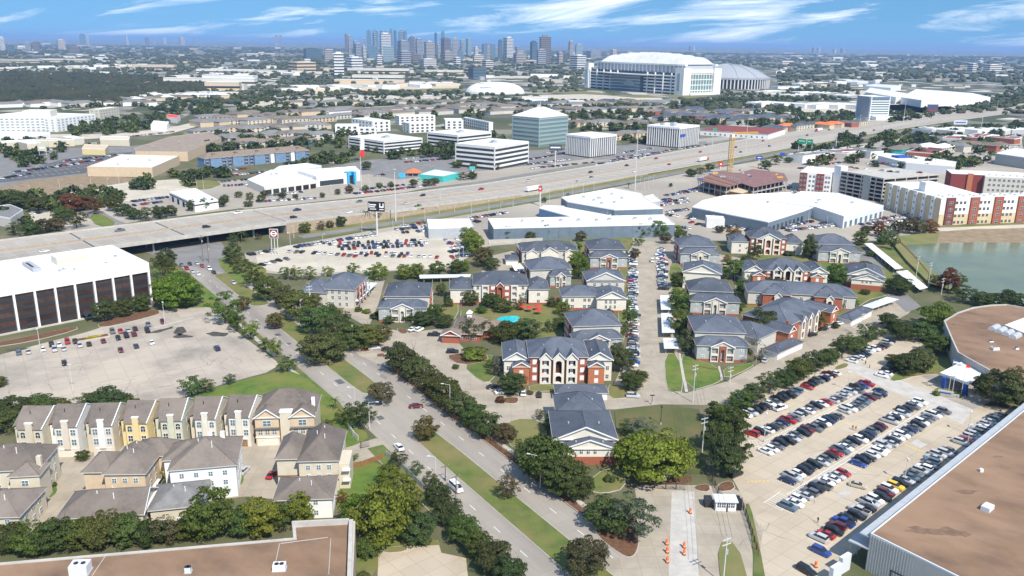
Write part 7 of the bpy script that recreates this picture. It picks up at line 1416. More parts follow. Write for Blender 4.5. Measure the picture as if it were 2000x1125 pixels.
TC = {'d': ('dark green', (.088, .113, .033)), 'm': ('mid green', (.102, .140, .036)), 'b': ('bright green', (.115, .18, .032)), 'y': ('yellow green', (.145, .195, .028)), 'o': ('olive brown', (.125, .105, .040)), 'r': ('rusty brown', (.15, .070, .030)), 'p': ('pale grey green', (.15, .165, .095)), 'u': ('orange tinged', (.22, .13, .03))}
KNAME = {'oak': ('oak_tree', 'spreading tree'), 'round': ('round_tree', 'round crowned tree'), 'airy': ('young_tree', 'loose crowned tree'), 'cone': ('cypress_tree', 'tall pointed tree'), 'bush': ('shrub', 'shrub'), 'bare': ('bare_tree', 'bare branched tree'), 'palm': ('palm_tree', 'palm tree')}
trng = random.Random(21); NT = [0]
def tree(px, py, wpx, kind, col, label, group, hf=1.0):
    g = P(px, py); r_ = wpx*mpp(px, py)/2*trng.uniform(.92, 1.1); cm, tm = TP[kind][trng.randrange(len(TP[kind]))]; NT[0] += 1
    t = thing(KNAME[kind][0], label, 'shrub' if kind == 'bush' else 'tree', (g.x, g.y, .1), trng.uniform(0, 6.28), group); s = (r_*trng.uniform(.9, 1.1), r_*trng.uniform(.9, 1.1), r_*hf*trng.uniform(.9, 1.15))
    u_ = trng.uniform(.82, 1.25); c = [TC[col][1][0]*u_*trng.uniform(.85, 1.2), TC[col][1][1]*u_, TC[col][1][2]*u_*trng.uniform(.8, 1.2)]
    link('crown', cm, t, scale=s, color=c); link('trunk', tm, t, scale=s)
GK = [0]
def grove(desc, lst, frm='left'):
    """lst: (px, py at the foot, crown width in photo pixels, kind, colour[, height factor])"""
    cnt = {}
    for e in lst:
        px, py, w_, kind, col = e[:5]; hf = e[5] if len(e) > 5 else 1.0; GK[0] += 1
        if kind == 'oak' and w_ < 76 and GK[0] % 5 in (1, 3): kind, hf = ('round', hf*.8) if GK[0] % 5 == 1 else ('airy', hf*.9)
        k = (kind, col); cnt[k] = cnt.get(k, 0)+1
        tree(px, py, w_, kind, col, '%s %s, %s such from %s, %s' % (TC[col][0], KNAME[kind][1], ORD[cnt[k]-1], frm, desc), 'plants '+desc, hf)
O, RD, A_, B_, K_ = 'oak', 'round', 'airy', 'bush', 'cone'
grove('boulevard wall above complex entrance', [(455, 515, 46, O, 'd', 1.3), (470, 535, 44, A_, 'd', 1.3), (495, 560, 56, O, 'd', 1.2), (525, 585, 66, O, 'm', 1.2), (555, 600, 62, O, 'd', 1.2), (585, 622, 74, O, 'm', 1.2), (622, 650, 82, O, 'm', 1.2), (655, 668, 72, O, 'd', 1.2), (690, 682, 74, O, 'd', 1.1), (722, 678, 62, O, 'm', 1.1), (610, 605, 40, RD, 'o', 1.1), (640, 625, 50, O, 'm', 1.1), (670, 640, 46, O, 'd', 1.1), (745, 665, 44, O, 'o', 1.0)])
grove('boulevard wall below complex entrance', [(785, 728, 78, O, 'd', 1.2), (815, 745, 76, O, 'd', 1.2), (842, 768, 72, O, 'd', 1.2), (870, 790, 80, O, 'd', 1.2), (900, 815, 72, O, 'd', 1.2), (925, 832, 66, O, 'm', 1.1), (952, 852, 70, O, 'd', 1.1), (985, 862, 58, O, 'o', 1.0), (1040, 905, 76, O, 'm', 1.2), (1065, 940, 118, O, 'd', 1.25), (1100, 965, 96, O, 'd', 1.25), (1130, 975, 70, O, 'd', 1.2)])
grove('beside the gate drive', [(1185, 1030, 96, O, 'd', 1.15), (1238, 1052, 96, A_, 'p', 1.15), (1205, 1050, 60, A_, 'm', 1.1), (1190, 940, 24, B_, 'd')])
grove('on the boulevard median', [(538, 642, 42, RD, 'o', 1.0), (630, 708, 96, O, 'd', 1.15), (745, 790, 62, RD, 'o', .95), (832, 858, 62, RD, 'o', .95), (993, 975, 58, A_, 'o', 1.15), (1142, 1122, 92, RD, 'o', .95)])
grove('between office lot and boulevard', [(440, 632, 72, A_, 'b', 1.2), (462, 648, 40, A_, 'm', 1.2), (490, 662, 44, A_, 'b', 1.2), (520, 688, 32, A_, 'm', 1.3), (540, 698, 40, A_, 'b', 1.3), (562, 726, 40, A_, 'm', .9), (476, 606, 36, RD, 'o', .9), (655, 800, 28, 'palm', 'y', 1.3), (672, 828, 36, A_, 'm', 1.1), (700, 836, 60, A_, 'd', 1.2), (722, 824, 36, A_, 'm', 1.1), (640, 842, 34, A_, 'o', .9), (688, 810, 30, B_, 'd')])
grove('beside the dark glass office', [(310, 585, 60, O, 'y', 1.3), (345, 602, 92, O, 'y', 1.15), (375, 598, 56, O, 'b', 1.1), (320, 545, 60, O, 'm', 1.2), (325, 520, 50, O, 'd', 1.2), (355, 560, 50, O, 'b', 1.1), (205, 628, 50, RD, 'd', 1.1), (240, 618, 48, RD, 'd', 1.1), (276, 608, 44, RD, 'd', 1.1)])
grove('lower edge of office lot', [(30, 812, 90, O, 'd', .8), (78, 800, 80, O, 'm', .7), (10, 842, 70, O, 'd', .9), (120, 800, 46, B_, 'm', .9), (170, 800, 60, O, 'd', .8), (212, 798, 92, O, 'd', .75), (250, 798, 46, B_, 'd', 1.0), (375, 772, 56, A_, 'm', .9), (402, 768, 44, A_, 'm', .9), (450, 750, 28, A_, 'm', 1.0), (0, 755, 30, O, 'd', 1.0), (130, 806, 30, B_, 'y')])
grove('behind lower left brown roof', [(18, 1075, 90, O, 'd', 1.2), (65, 1078, 84, O, 'm', 1.1), (112, 1072, 96, O, 'd', 1.2), (160, 1068, 88, O, 'm', 1.2), (205, 1064, 90, O, 'd', 1.3), (250, 1062, 84, O, 'm', 1.2), (295, 1060, 80, O, 'd', 1.0), (335, 1056, 76, A_, 'o', .9), (375, 1052, 70, O, 'm', 1.1), (415, 1050, 110, RD, 'b', 1.15), (470, 1046, 70, RD, 'm', 1.0), (512, 1040, 96, RD, 'y', 1.1), (555, 1036, 56, A_, 'm', 1.2), (585, 1026, 70, RD, 'y', 1.15), (40, 1045, 40, A_, 'b', 1.2)])
grove('in the townhouse court', [(162, 900, 28, RD, 'd', 1.0), (100, 912, 26, A_, 'o', 1.0), (100, 898, 22, A_, 'm', 1.1), (318, 950, 26, A_, 'y', 1.6), (312, 970, 22, B_, 'd'), (103, 950, 16, B_, 'm'), (35, 890, 22, B_, 'm'), (693, 900, 20, A_, 'y', 1.1), (66, 990, 14, B_, 'd'), (618, 850, 12, B_, 'b')])
grove('between brown roof and boulevard', [(745, 1062, 150, RD, 'y', 1.15), (700, 1030, 80, RD, 'y', 1.1), (790, 1010, 90, RD, 'y', 1.2), (720, 1085, 70, O, 'm', 1.1), (815, 1055, 86, O, 'd', 1.15), (780, 915, 40, A_, 'd', 1.2), (812, 930, 34, A_, 'm', 1.2), (840, 950, 34, A_, 'd', 1.2), (855, 990, 58, O, 'd', 1.5), (875, 1020, 66, O, 'd', 1.4), (905, 1058, 76, O, 'm', 1.3), (935, 1085, 72, O, 'd', 1.3), (965, 1115, 80, O, 'd', 1.2), (995, 1140, 70, O, 'd', 1.2), (668, 985, 30, A_, 'r', 1.2), (710, 1130, 30, B_, 'd'), (760, 950, 50, RD, 'y', 1.0)])
grove('right of nearest gabled building', [(1280, 930, 156, O, 'y', 1.0), (1228, 905, 70, O, 'm', 1.2), (1250, 860, 60, A_, 'p', 1.1), (1225, 850, 40, A_, 'm', 1.0), (1325, 905, 80, O, 'b', 1.1), (1070, 845, 40, A_, 'b', 1.2), (1060, 870, 40, A_, 'm', 1.0), (1055, 820, 26, A_, 'p', 1.1)])
grove('along car park fence', [(1415, 925, 92, O, 'd', 1.7), (1400, 880, 70, O, 'd', 1.7), (1440, 905, 60, O, 'd', 1.4), (1430, 850, 70, O, 'd', 1.5), (1405, 830, 60, O, 'm', 1.3), (1448, 800, 60, O, 'm', 1.2), (1472, 784, 62, O, 'd', 1.1), (1502, 769, 62, O, 'd', 1.1), (1532, 755, 58, O, 'm', 1.1), (1560, 739, 58, O, 'd', 1.1), (1588, 725, 58, O, 'd', 1.1), (1616, 712, 54, O, 'm', 1.1), (1644, 700, 52, O, 'd', 1.15), (1672, 690, 50, O, 'm', 1.2), (1690, 672, 46, A_, 'm', 1.3), (1560, 724, 36, A_, 'm', 1.1), (1650, 678, 38, A_, 'b', 1.2), (1710, 664, 40, O, 'd', 1.1)])
grove('around hall entrance', [(1770, 730, 66, O, 'd', 1.1), (1797, 724, 62, O, 'd', 1.15), (1745, 715, 40, O, 'd', 1.1), (1950, 790, 96, O, 'd', 1.15), (1980, 770, 70, O, 'd', 1.1), (1800, 665, 60, O, 'm', 1.1), (1825, 640, 78, O, 'b', 1.1), (1830, 690, 60, O, 'm', 1.15), (1760, 662, 60, O, 'd', 1.1), (1850, 664, 40, O, 'b', 1.2), (1735, 640, 50, O, 'd', 1.1), (1828, 772, 16, B_, 'y'), (1870, 776, 18, B_, 'd'), (1885, 700, 24, O, 'd', 1.4)])
grove('on near pond shore', [(1880, 590, 56, O, 'd', 1.1), (1920, 598, 60, O, 'd', 1.0), (1960, 604, 60, O, 'd', .9), (2000, 606, 60, O, 'd', .9), (1850, 572, 46, K_, 'r', 1.0), (1838, 562, 36, A_, 'o', 1.1), (1820, 556, 24, A_, 'm', 1.2), (1755, 574, 62, O, 'd', .9), (1875, 560, 30, A_, 'm', 1.1), (1740, 488, 30, A_, 'm', 1.3), (1722, 478, 30, RD, 'm', 1.0), (1700, 500, 20, B_, 'd')])
grove('on far pond shore', [(1715, 462, 34, RD, 'r', 1.1), (1735, 470, 30, A_, 'm', 1.3), (1752, 458, 30, RD, 'o', 1.1), (1775, 456, 34, RD, 'o', 1.1), (1795, 458, 34, RD, 'o', 1.1), (1815, 458, 34, RD, 'u', 1.1), (1680, 478, 32, O, 'm', 1.2), (1690, 460, 26, O, 'o', 1.1)])
grove('among eastern apartment buildings', [(1470, 508, 42, O, 'd', 1.0), (1430, 478, 34, RD, 'u', 1.2), (1432, 545, 46, RD, 'b', 1.1), (1580, 505, 38, RD, 'm', 1.5), (1632, 560, 42, RD, 'b', 1.2), (1500, 560, 40, RD, 'o', .7), (1520, 562, 34, RD, 'o', .7), (1575, 500, 20, 'palm', 'b', .8), (1490, 660, 76, O, 'd', 1.2), (1450, 680, 40, O, 'd', 1.2), (1586, 640, 54, RD, 'm', 1.1), (1450, 575, 34, RD, 'm', 1.2), (1640, 605, 24, A_, 'm', 1.0), (1600, 595, 26, B_, 'd'), (1690, 520, 22, B_, 'o'), (1476, 712, 40, 'bare', 'o', 1.5), (1330, 478, 30, RD, 'm', 1.2), (1325, 560, 38, O, 'm', 1.3), (1326, 610, 54, O, 'm', 1.5), (1330, 650, 54, O, 'm', 1.5), (1338, 688, 50, O, 'd', 1.4), (1560, 482, 22, B_, 'y'), (1345, 478, 22, A_, 'b', 1.3), (1630, 640, 22, B_, 'd'), (1505, 625, 30, O, 'd', 1.0), (1405, 455, 22, RD, 'o', .9)])
grove('among western apartment buildings', [(1000, 768, 60, O, 'd', 1.15), (1232, 760, 56, O, 'd', 1.2), (1215, 725, 50, O, 'd', 1.3), (1250, 745, 36, O, 'd', 1.0), (1232, 642, 44, O, 'b', 1.5), (1222, 600, 28, O, 'm', 1.2), (1130, 545, 40, RD, 'y', 1.6), (1125, 525, 30, RD, 'y', 1.4), (1100, 615, 34, RD, 'y', .9), (1225, 655, 28, O, 'm', 1.2), (870, 640, 44, O, 'd', 1.0), (830, 635, 60, O, 'd', .9), (850, 620, 44, O, 'm', .9), (800, 628, 36, O, 'd', .8), (920, 665, 52, O, 'd', 1.1), (950, 655, 44, O, 'd', 1.1), (985, 668, 76, O, 'd', 1.0), (1030, 660, 66, O, 'd', .9), (925, 700, 58, B_, 'b', .7), (968, 735, 32, A_, 'p', 1.6), (955, 720, 26, A_, 'y', 1.2), (876, 600, 22, K_, 'm', 1.0), (985, 610, 40, O, 'm', 1.0), (960, 600, 44, O, 'd', 1.1), (1015, 605, 30, O, 'o', .9), (918, 595, 40, O, 'd', 1.1), (1218, 502, 16, RD, 'o', 1.4), (1240, 508, 24, RD, 'o', 1.2), (1248, 480, 24, A_, 'y', 1.0), (1015, 545, 24, RD, 'o', 1.0), (1075, 650, 34, A_, 'm', 1.0), (1110, 655, 30, O, 'd', 1.1), (1035, 770, 14, B_, 'o'), (1206, 560, 18, RD, 'm', 1.2), (716, 612, 16, B_, 'y'), (890, 720, 16, B_, 'm'), (978, 786, 20, B_, 'r')])
grove('in the western courtyards', [(1078, 600, 30, O, 'm', 1.0), (1150, 690, 26, B_, 'd'), (1020, 592, 24, A_, 'm', 1.2), (1095, 640, 34, O, 'd', 1.0), (1060, 690, 30, B_, 'm'), (1205, 690, 26, O, 'd', 1.4), (1145, 505, 18, RD, 'm', 1.2), (1110, 570, 18, B_, 'm'), (940, 612, 26, O, 'm', .9), (735, 622, 22, B_, 'd'), (760, 632, 26, O, 'd', .9), (910, 628, 22, B_, 'b'), (1000, 715, 26, A_, 'm', 1.2), (1190, 615, 20, B_, 'd'), (862, 578, 22, RD, 'm', 1.3), (1128, 490, 20, RD, 'y', 1.2), (700, 608, 16, B_, 'm')])
grove('in the eastern courtyards', [(1405, 585, 26, O, 'd', 1.1), (1440, 610, 30, O, 'm', 1.1), (1455, 520, 24, RD, 'm', 1.1), (1540, 500, 22, B_, 'd'), (1610, 555, 22, RD, 'm', 1.2), (1665, 600, 26, O, 'd', 1.0), (1560, 585, 24, B_, 'm'), (1420, 512, 20, RD, 'u', 1.0), (1690, 575, 22, B_, 'd'), (1470, 690, 24, B_, 'd'), (1545, 605, 24, O, 'm', 1.0), (1412, 660, 20, B_, 'o')])
grove('between complex and dealer lot', [(925, 500, 48, RD, 'y', 1.4), (915, 480, 40, RD, 'b', 1.3), (945, 520, 46, RD, 'o', 1.1), (960, 528, 36, RD, 'm', 1.0), (740, 548, 38, RD, 'y', 1.1), (790, 545, 42, RD, 'y', 1.0), (815, 543, 36, RD, 'y', 1.0), (855, 540, 38, RD, 'b', 1.0), (890, 535, 34, RD, 'm', 1.0), (905, 530, 30, RD, 'y', 1.0), (580, 548, 34, A_, 'b', 1.2), (605, 546, 30, A_, 'y', 1.1), (560, 545, 32, A_, 'm', 1.2), (640, 540, 30, A_, 'y', .9), (690, 536, 34, A_, 'y', .9), (720, 540, 26, A_, 'b', .9), (992, 468, 32, RD, 'm', 1.1), (1036, 470, 22, RD, 'd', 1.1), (1068, 466, 24, RD, 'b', 1.3), (1135, 472, 24, RD, 'o', 1.0), (1215, 462, 30, RD, 'o', .9), (1255, 462, 34, RD, 'm', 1.0), (1285, 462, 40, RD, 'y', 1.0), (1300, 476, 26, RD, 'o', 1.2), (1320, 460, 28, RD, 'y', .8)])
grove('between freeway and frontage road', [(473, 472, 30, 'palm', 'd', 1.0), (596, 455, 26, RD, 'm', 1.1), (645, 445, 20, RD, 'd', 1.1), (667, 443, 22, RD, 'd', 1.1), (628, 450, 20, A_, 'o', 1.0), (715, 432, 32, 'palm', 'm', .9), (735, 430, 26, A_, 'd', 1.1), (818, 416, 20, RD, 'm', 1.0), (846, 412, 16, A_, 'o', 1.0), (505, 468, 18, A_, 'o', .9), (1063, 396, 12, RD, 'm', 1.1), (1110, 388, 12, A_, 'm', 1.1), (1228, 368, 16, 'palm', 'd', 1.0), (455, 480, 26, O, 'd', 1.4)])
grove('above freeway at left', [(40, 408, 50, O, 'd', 1.0), (75, 412, 48, O, 'd', 1.0), (25, 395, 40, O, 'm', 1.0), (100, 400, 40, O, 'd', .9), (150, 446, 46, O, 'd', 1.2), (125, 430, 44, O, 'd', 1.1), (110, 450, 40, O, 'o', 1.0), (140, 415, 48, O, 'r', 1.2), (165, 410, 44, O, 'r', 1.2), (185, 418, 40, O, 'r', 1.1), (195, 405, 34, O, 'd', 1.1), (225, 412, 42, O, 'd', 1.2), (240, 422, 40, O, 'd', 1.1), (262, 428, 36, O, 'd', 1.1), (285, 430, 34, O, 'd', 1.1), (312, 426, 36, O, 'd', 1.1), (335, 422, 30, O, 'd', 1.1), (85, 455, 40, RD, 'o', 1.0), (60, 462, 40, RD, 'm', 1.0), (30, 460, 36, O, 'd', 1.0), (200, 398, 26, 'palm', 'm', 1.0), (282, 418, 16, 'palm', 'y', 1.2), (375, 412, 26, RD, 'd', 1.0), (398, 410, 24, RD, 'd', 1.0), (415, 406, 24, RD, 'd', 1.0), (435, 404, 24, RD, 'd', 1.0), (440, 395, 20, RD, 'm', 1.0), (0, 400, 44, O, 'd', 1.2)])
grove('before white car dealership', [(466, 386, 18, RD, 'm', .9), (488, 390, 20, RD, 'm', .9), (510, 395, 22, RD, 'd', .9), (485, 404, 20, RD, 'd', .9), (516, 384, 18, RD, 'o', .9), (552, 388, 20, RD, 'd', .9), (577, 387, 14, RD, 'd', .9), (630, 386, 14, RD, 'm', 1.0), (660, 380, 14, RD, 'm', 1.0), (683, 378, 20, RD, 'o', 1.0), (714, 373, 18, RD, 'm', .9), (741, 368, 16, RD, 'm', .9), (764, 366, 16, RD, 'm', .9), (808, 362, 20, O, 'd', 1.0), (835, 362, 24, O, 'd', 1.0), (850, 358, 20, O, 'm', .9), (905, 352, 26, O, 'd', 1.0), (922, 350, 24, O, 'd', 1.0), (893, 328, 24, O, 'm', 1.0), (925, 330, 20, O, 'd', 1.0), (716, 332, 22, O, 'd', 1.2), (970, 332, 18, O, 'o', 1.0)])
grove('beside construction site', [(1350, 345, 24, O, 'd', 1.0), (1368, 340, 26, O, 'd', 1.0), (1385, 335, 22, O, 'd', 1.0), (1495, 330, 28, O, 'm', 1.1), (1515, 322, 26, O, 'm', 1.1), (1540, 318, 20, O, 'm', 1.0), (1310, 365, 10, RD, 'd', 1.1)])
# mid distance: clumps of trees between houses, uncounted
def mass_leaf(name):
    m = bpy.data.materials.new(name); m.use_nodes = True; t = m.node_tree; b = t.nodes['Principled BSDF']; n = t.nodes.new; l = t.links.new
    g = n('ShaderNodeNewGeometry'); nz_ = n('ShaderNodeTexNoise'); nz_.inputs['Scale'].default_value = .055; nz_.inputs['Detail'].default_value = 2; l(g.outputs['Position'], nz_.inputs['Vector'])
    rp = n('ShaderNodeValToRGB'); e = rp.color_ramp.elements; e[0].position = .35; e[0].color = (.028, .045, .020, 1); e[1].position = .62; e[1].color = (.075, .10, .026, 1); x = e.new(.72); x.color = (.13, .12, .03, 1); l(nz_.outputs[0], rp.inputs[0])
    hv = n('ShaderNodeHueSaturation'); l(rp.outputs[0], hv.inputs['Color']); mr = n('ShaderNodeMapRange'); mr.inputs[3].default_value = .55; mr.inputs[4].default_value = 1.45; l(g.outputs['Random Per Island'], mr.inputs[0]); l(mr.outputs[0], hv.inputs['Value'])
    l(hv.outputs[0], b.inputs['Base Color']); b.inputs['Roughness'].default_value = .8; b.inputs['Specular IOR Level'].default_value = .15; MATS[name] = m
mass_leaf('mass_leaves')
LOWT = [leaf_mesh('c', 'oak', 300+i, 22, 8, .15, .72, .5, .1, .34)[0] for i in range(5)]
REG = [([(700, 292), (860, 285), (1000, 300), (1000, 318), (900, 312), (760, 312)], 46), ([(620, 250), (720, 262), (712, 300), (640, 292)], 26), ([(395, 262), (640, 258), (640, 300), (560, 292), (400, 300)], 110), ([(380, 205), (640, 200), (640, 232), (400, 240)], 90), ([(640, 200), (960, 198), (1000, 215), (960, 232), (700, 236)], 120), ([(960, 196), (1140, 200), (1300, 202), (1560, 196), (1560, 250), (1400, 245), (1290, 240), (1120, 232), (1000, 225)], 420), ([(1200, 240), (1280, 242), (1275, 280), (1206, 290)], 22), ([(1110, 235), (1280, 240), (1280, 262), (1200, 262), (1110, 255)], 46), ([(0, 282), (130, 276), (130, 300), (80, 325), (0, 330)], 34), ([(180, 235), (330, 225), (330, 250), (240, 262), (130, 272)], 60), ([(240, 205), (400, 190), (440, 205), (400, 225), (330, 225)], 70), ([(1640, 268), (1760, 265), (1960, 275), (1960, 305), (1860, 300), (1740, 290), (1640, 300)], 95), ([(1540, 290), (1650, 280), (1640, 312), (1540, 318)], 24), ([(1560, 222), (1670, 222), (1680, 240), (1570, 256)], 46), ([(1735, 222), (1870, 212), (1990, 200), (1990, 208), (1800, 232), (1740, 240)], 60), ([(1880, 250), (2000, 240), (2000, 290), (1900, 290)], 24), ([(840, 280), (960, 268), (1010, 280), (1010, 290), (900, 290)], 24), ([(0, 200), (240, 200), (240, 212), (0, 214)], 50), ([(430, 180), (900, 180), (960, 196), (640, 196), (440, 205)], 110), ([(1410, 180), (1680, 176), (1680, 196), (1560, 200), (1410, 200)], 110), ([(1850, 190), (2000, 186), (2000, 202), (1860, 206)], 44), ([(330, 345), (440, 338), (440, 352), (350, 352)], 12), ([(1700, 322), (1880, 330), (1880, 338), (1720, 330)], 8), ([(1840, 318), (1900, 322), (1900, 332), (1850, 328)], 8), ([(1560, 300), (1760, 285), (1900, 292), (1980, 310), (1850, 332), (1700, 314), (1580, 332)], 46), ([(1700, 262), (1990, 240), (1990, 262), (1760, 280)], 40), ([(0, 395), (140, 375), (160, 392), (60, 440), (0, 450)], 14), ([(60, 400), (345, 352), (380, 366), (240, 396), (120, 425)], 20), ([(500, 340), (700, 300), (700, 316), (560, 335)], 14), ([(130, 255), (200, 240), (240, 245), (180, 265)], 18)]
Vs = []; nq = 0; tr = random.Random(9)
for poly, cnt in REG:
    xs = [p[0] for p in poly]; ys = [p[1] for p in poly]; k = 0; tries = 0
    while k < cnt and tries < cnt*30:
        tries += 1; x, y = tr.uniform(min(xs), max(xs)), tr.uniform(min(ys), max(ys))
        if not inpoly(x, y, poly): continue
        g = P(x, y); s = tr.uniform(4.2, 8.0); V = tr.choice(LOWT)*np.array([s, s, s*tr.uniform(.9, 1.3)]); q = tr.uniform(0, 6.28); c_, s_ = math.cos(q), math.sin(q)
        V = np.stack([V[:, 0]*c_-V[:, 1]*s_+g.x, V[:, 0]*s_+V[:, 1]*c_+g.y, V[:, 2]], 1); Vs.append(V); nq += len(V)//4; k += 1
me = quads_to_mesh('middle_trees', np.concatenate(Vs), nq, ['mass_leaves']); ob = link('middle_trees', me); tag(ob, 'scattered green trees between the roofs of the middle distance', 'trees', kind='stuff')
# =============== street furniture and small things ===============
def streetlight(px, py, ytop, label, arm=2.2, rz=None, m='pole', group='street lights'):
    g = P(px, py); h = px_h((px, py), ytop); t = thing('street_light', label, 'street light', (g.x, g.y, .1), trng.uniform(0, 6.28) if rz is None else rz, group)
    MB().cyl(0, 0, 0, .7, .28, n=8, m='concrete').build('base', t); MB().cyl(0, 0, .7, h, .12, .07, 6, m).build('pole', t)
    if arm: a = MB().tube((0, 0, h-.1), (arm, 0, h+.25), .05, 5, m).build('arm', t); MB().box(arm-.2, arm+.7, -.16, .16, h+.14, h+.34, 'metal_pale').build('lamp', t)
    else: MB().box(-.7, .7, -.25, .25, h-.05, h+.2, m).build('lamp', t)
for a in ((143, 766, 713, 'pale light pole in the middle of the office lot', 0), (322, 634, 591, 'light pole at the right end of the dark glass office', 0), (80, 690, 643, 'light pole at the left end of the office lot', 0), (689, 680, 634, 'street light beside the median above the complex entrance', 2.2), (879, 808, 752, 'street light on the boulevard wall below the entrance', 2.2), (694, 800, 757, 'pale street light beside the palm tree', 1.6), (722, 838, 786, 'street light at the court entrance', 2.4), (851, 943, 893, 'street light on the left verge of the boulevard', 1.5), (1055, 953, 892, 'street light under the dark trees below the wall', 3.2), (1492, 864, 808, 'light pole in the car park between first two rows', 0), (1655, 762, 727, 'light pole at the upper end of the double row', 0), (1766, 942, 897, 'light pole beside the yellow car', 0), (1890, 848, 805, 'light pole near the hall end of the car park', 0), (1889, 870, 830, 'light pole against the brown warehouse', 0), (1273, 790, 773, 'dark lamp post at the foot of the main drive', 0), (1290, 830, 795, 'dark lamp post at the lawn below the drive', 0)):
    streetlight(a[0], a[1], a[2], a[3], a[4], m='metal_dark' if 'dark lamp' in a[3] else 'pole')
def upole(px, py, ytop, label, m='wood_pole', arms=2):
    g = P(px, py); h = px_h((px, py), ytop); t = thing('utility_pole', label, 'utility pole', (g.x, g.y, 0), R_(30), 'utility poles'); MB().cyl(0, 0, 0, h, .17, .11, 7, m).build('pole', t)
    for k in range(arms):
        zc_ = h-.5-k*1.3; MB().box(-1.3, 1.3, -.07, .07, zc_, zc_+.16, m).build('crossarm', t)
        for x in (-1.1, 0, 1.1): MB().cyl(x, 0, zc_+.16, zc_+.42, .06, n=5, m='metal_grey').build('insulator', t)
    MB().cyl(.35, 0, h-4.2, h-3.1, .26, n=8, m='metal_grey').build('transformer', t)
    return Vector((g.x, g.y, h-.1))
wp = [upole(1412, 1140, 1050, 'utility pole at the bottom edge beside the gate drive', 'pole'), upole(1371, 885, 815, 'utility pole with transformer left of the car park trees', 'pole'), upole(1353, 786, 712, 'pale utility pole on the mown lawn edge', 'pole'), upole(1425, 748, 716, 'pale utility pole before the brick arch building', 'pole'), upole(1681, 656, 612, 'utility pole beside the grey carport', 'pole'), upole(1788, 548, 500, 'utility pole on the pond bank, left one', 'pole'), upole(1812, 562, 512, 'utility pole on the pond bank, middle one', 'pole'), upole(1838, 576, 543, 'utility pole on the pond bank, right one', 'pole')]
wp2 = [upole(607, 622, 558, 'utility pole in the trees above the complex entrance', 'pole'), upole(870, 940, 908, 'dark utility pole on the left verge, upper one', 'wood_pole', 1), upole(891, 966, 928, 'dark utility pole on the left verge, lower one', 'wood_pole', 1), upole(397, 511, 458, 'dark utility pole at the underpass, left one'), upole(408, 513, 474, 'dark utility pole at the underpass, right one')]
def wire(a, b, lab, offs=(-1.1, 0, 1.1)):
    t = thing('power_line', lab, 'power line', (a.x, a.y, 0)); d = (b-a).normalized(); n = Vector((-d.y, d.x, 0)).normalized()
    for o in offs:
        mb = MB(); p = None
        for i in range(11): f = i/10; q = a.lerp(b, f)+n*o-Vector((0, 0, 4*1.1*f*(1-f)))-Vector((a.x, a.y, 0)); (mb.tube(p, q, .035, 3, 'metal_dark') if p is not None else None); p = q
        mb.build('wire', t)
wire(wp[0], wp[1], 'power lines sagging along the gate drive'); wire(wp[1], wp[2], 'power lines over the lawn behind the car park trees'); wire(wp[2], wp[3], 'power lines between the two pale lawn poles'); wire(wp[3], wp[4], 'power lines along the curved service road'); wire(wp[4], wp[5], 'power lines running up to the pond bank'); wire(wp[5], wp[6], 'short power lines between left pond poles'); wire(wp[6], wp[7], 'short power lines between right pond poles')
# thin light poles of the dealer lots and the freeway
k = 0
for (px, py, yt) in sorted(((568, 495, 455), (633, 522, 458), (574, 465, 443), (707, 455, 436), (788, 440, 420), (768, 462, 430), (830, 432, 412), (858, 418, 404), (888, 414, 402), (921, 420, 398), (955, 412, 392), (978, 418, 395), (1002, 404, 388), (895, 478, 474), (905, 512, 486), (897, 520, 470), (1073, 398, 366), (1100, 392, 372), (1118, 388, 360), (1139, 378, 352), (1160, 372, 354), (1250, 370, 345), (1258, 372, 348), (1266, 370, 346), (1275, 366, 344), (1284, 392, 368), (1318, 392, 366), (1345, 404, 360), (1390, 442, 420), (1402, 436, 408), (1430, 420, 398), (1540, 442, 420), (1578, 436, 402), (1615, 440, 424), (1632, 438, 418), (1700, 436, 412), (1720, 440, 418), (1750, 420, 402), (560, 388, 370), (592, 375, 360), (648, 378, 362), (670, 382, 366), (700, 382, 362), (722, 372, 350), (738, 362, 340), (750, 372, 356), (780, 368, 352), (790, 362, 342), (822, 362, 348), (1186, 442, 415), (1110, 432, 412), (60, 382, 362), (117, 368, 352), (134, 385, 362), (178, 362, 344), (163, 382, 362), (212, 380, 350), (233, 358, 338), (329, 372, 354), (385, 368, 350), (398, 372, 345), (1188, 450, 420), (445, 345, 328), (860, 400, 370))):
    k += 1; streetlight(px, py, yt, 'thin pale lamp pole in the car lots, %s from left' % ORD[k-1], .8, group='thin lamp poles of the car lots')
for i, (px, py, yt, lab) in enumerate(((1240, 372, 255, 'very tall pale freeway light mast beside the grey showroom'), (773, 432, 330, 'tall freeway light mast above the billboard'), (1764, 240, 198, 'tall freeway light mast near the hotel'), (1945, 226, 196, 'tall freeway light mast at the right edge'), (1632, 290, 232, 'tall freeway light mast before the motel'), (1455, 305, 232, 'tall freeway light mast near the tower crane'), (1915, 258, 222, 'tall freeway light mast before the right overpass'), (1675, 275, 225, 'tall light mast between motel and hotel'))):
    g = P(px, py); h = px_h((px, py), yt); t = thing('light_mast', lab, 'light mast', (g.x, g.y, 0)); MB().cyl(0, 0, 0, h, .45, .16, 8, 'pole').build('pole', t); MB().cyl(0, 0, h-.6, h, 1.1, 1.1, 8, 'metal_grey').build('lamp_ring', t)
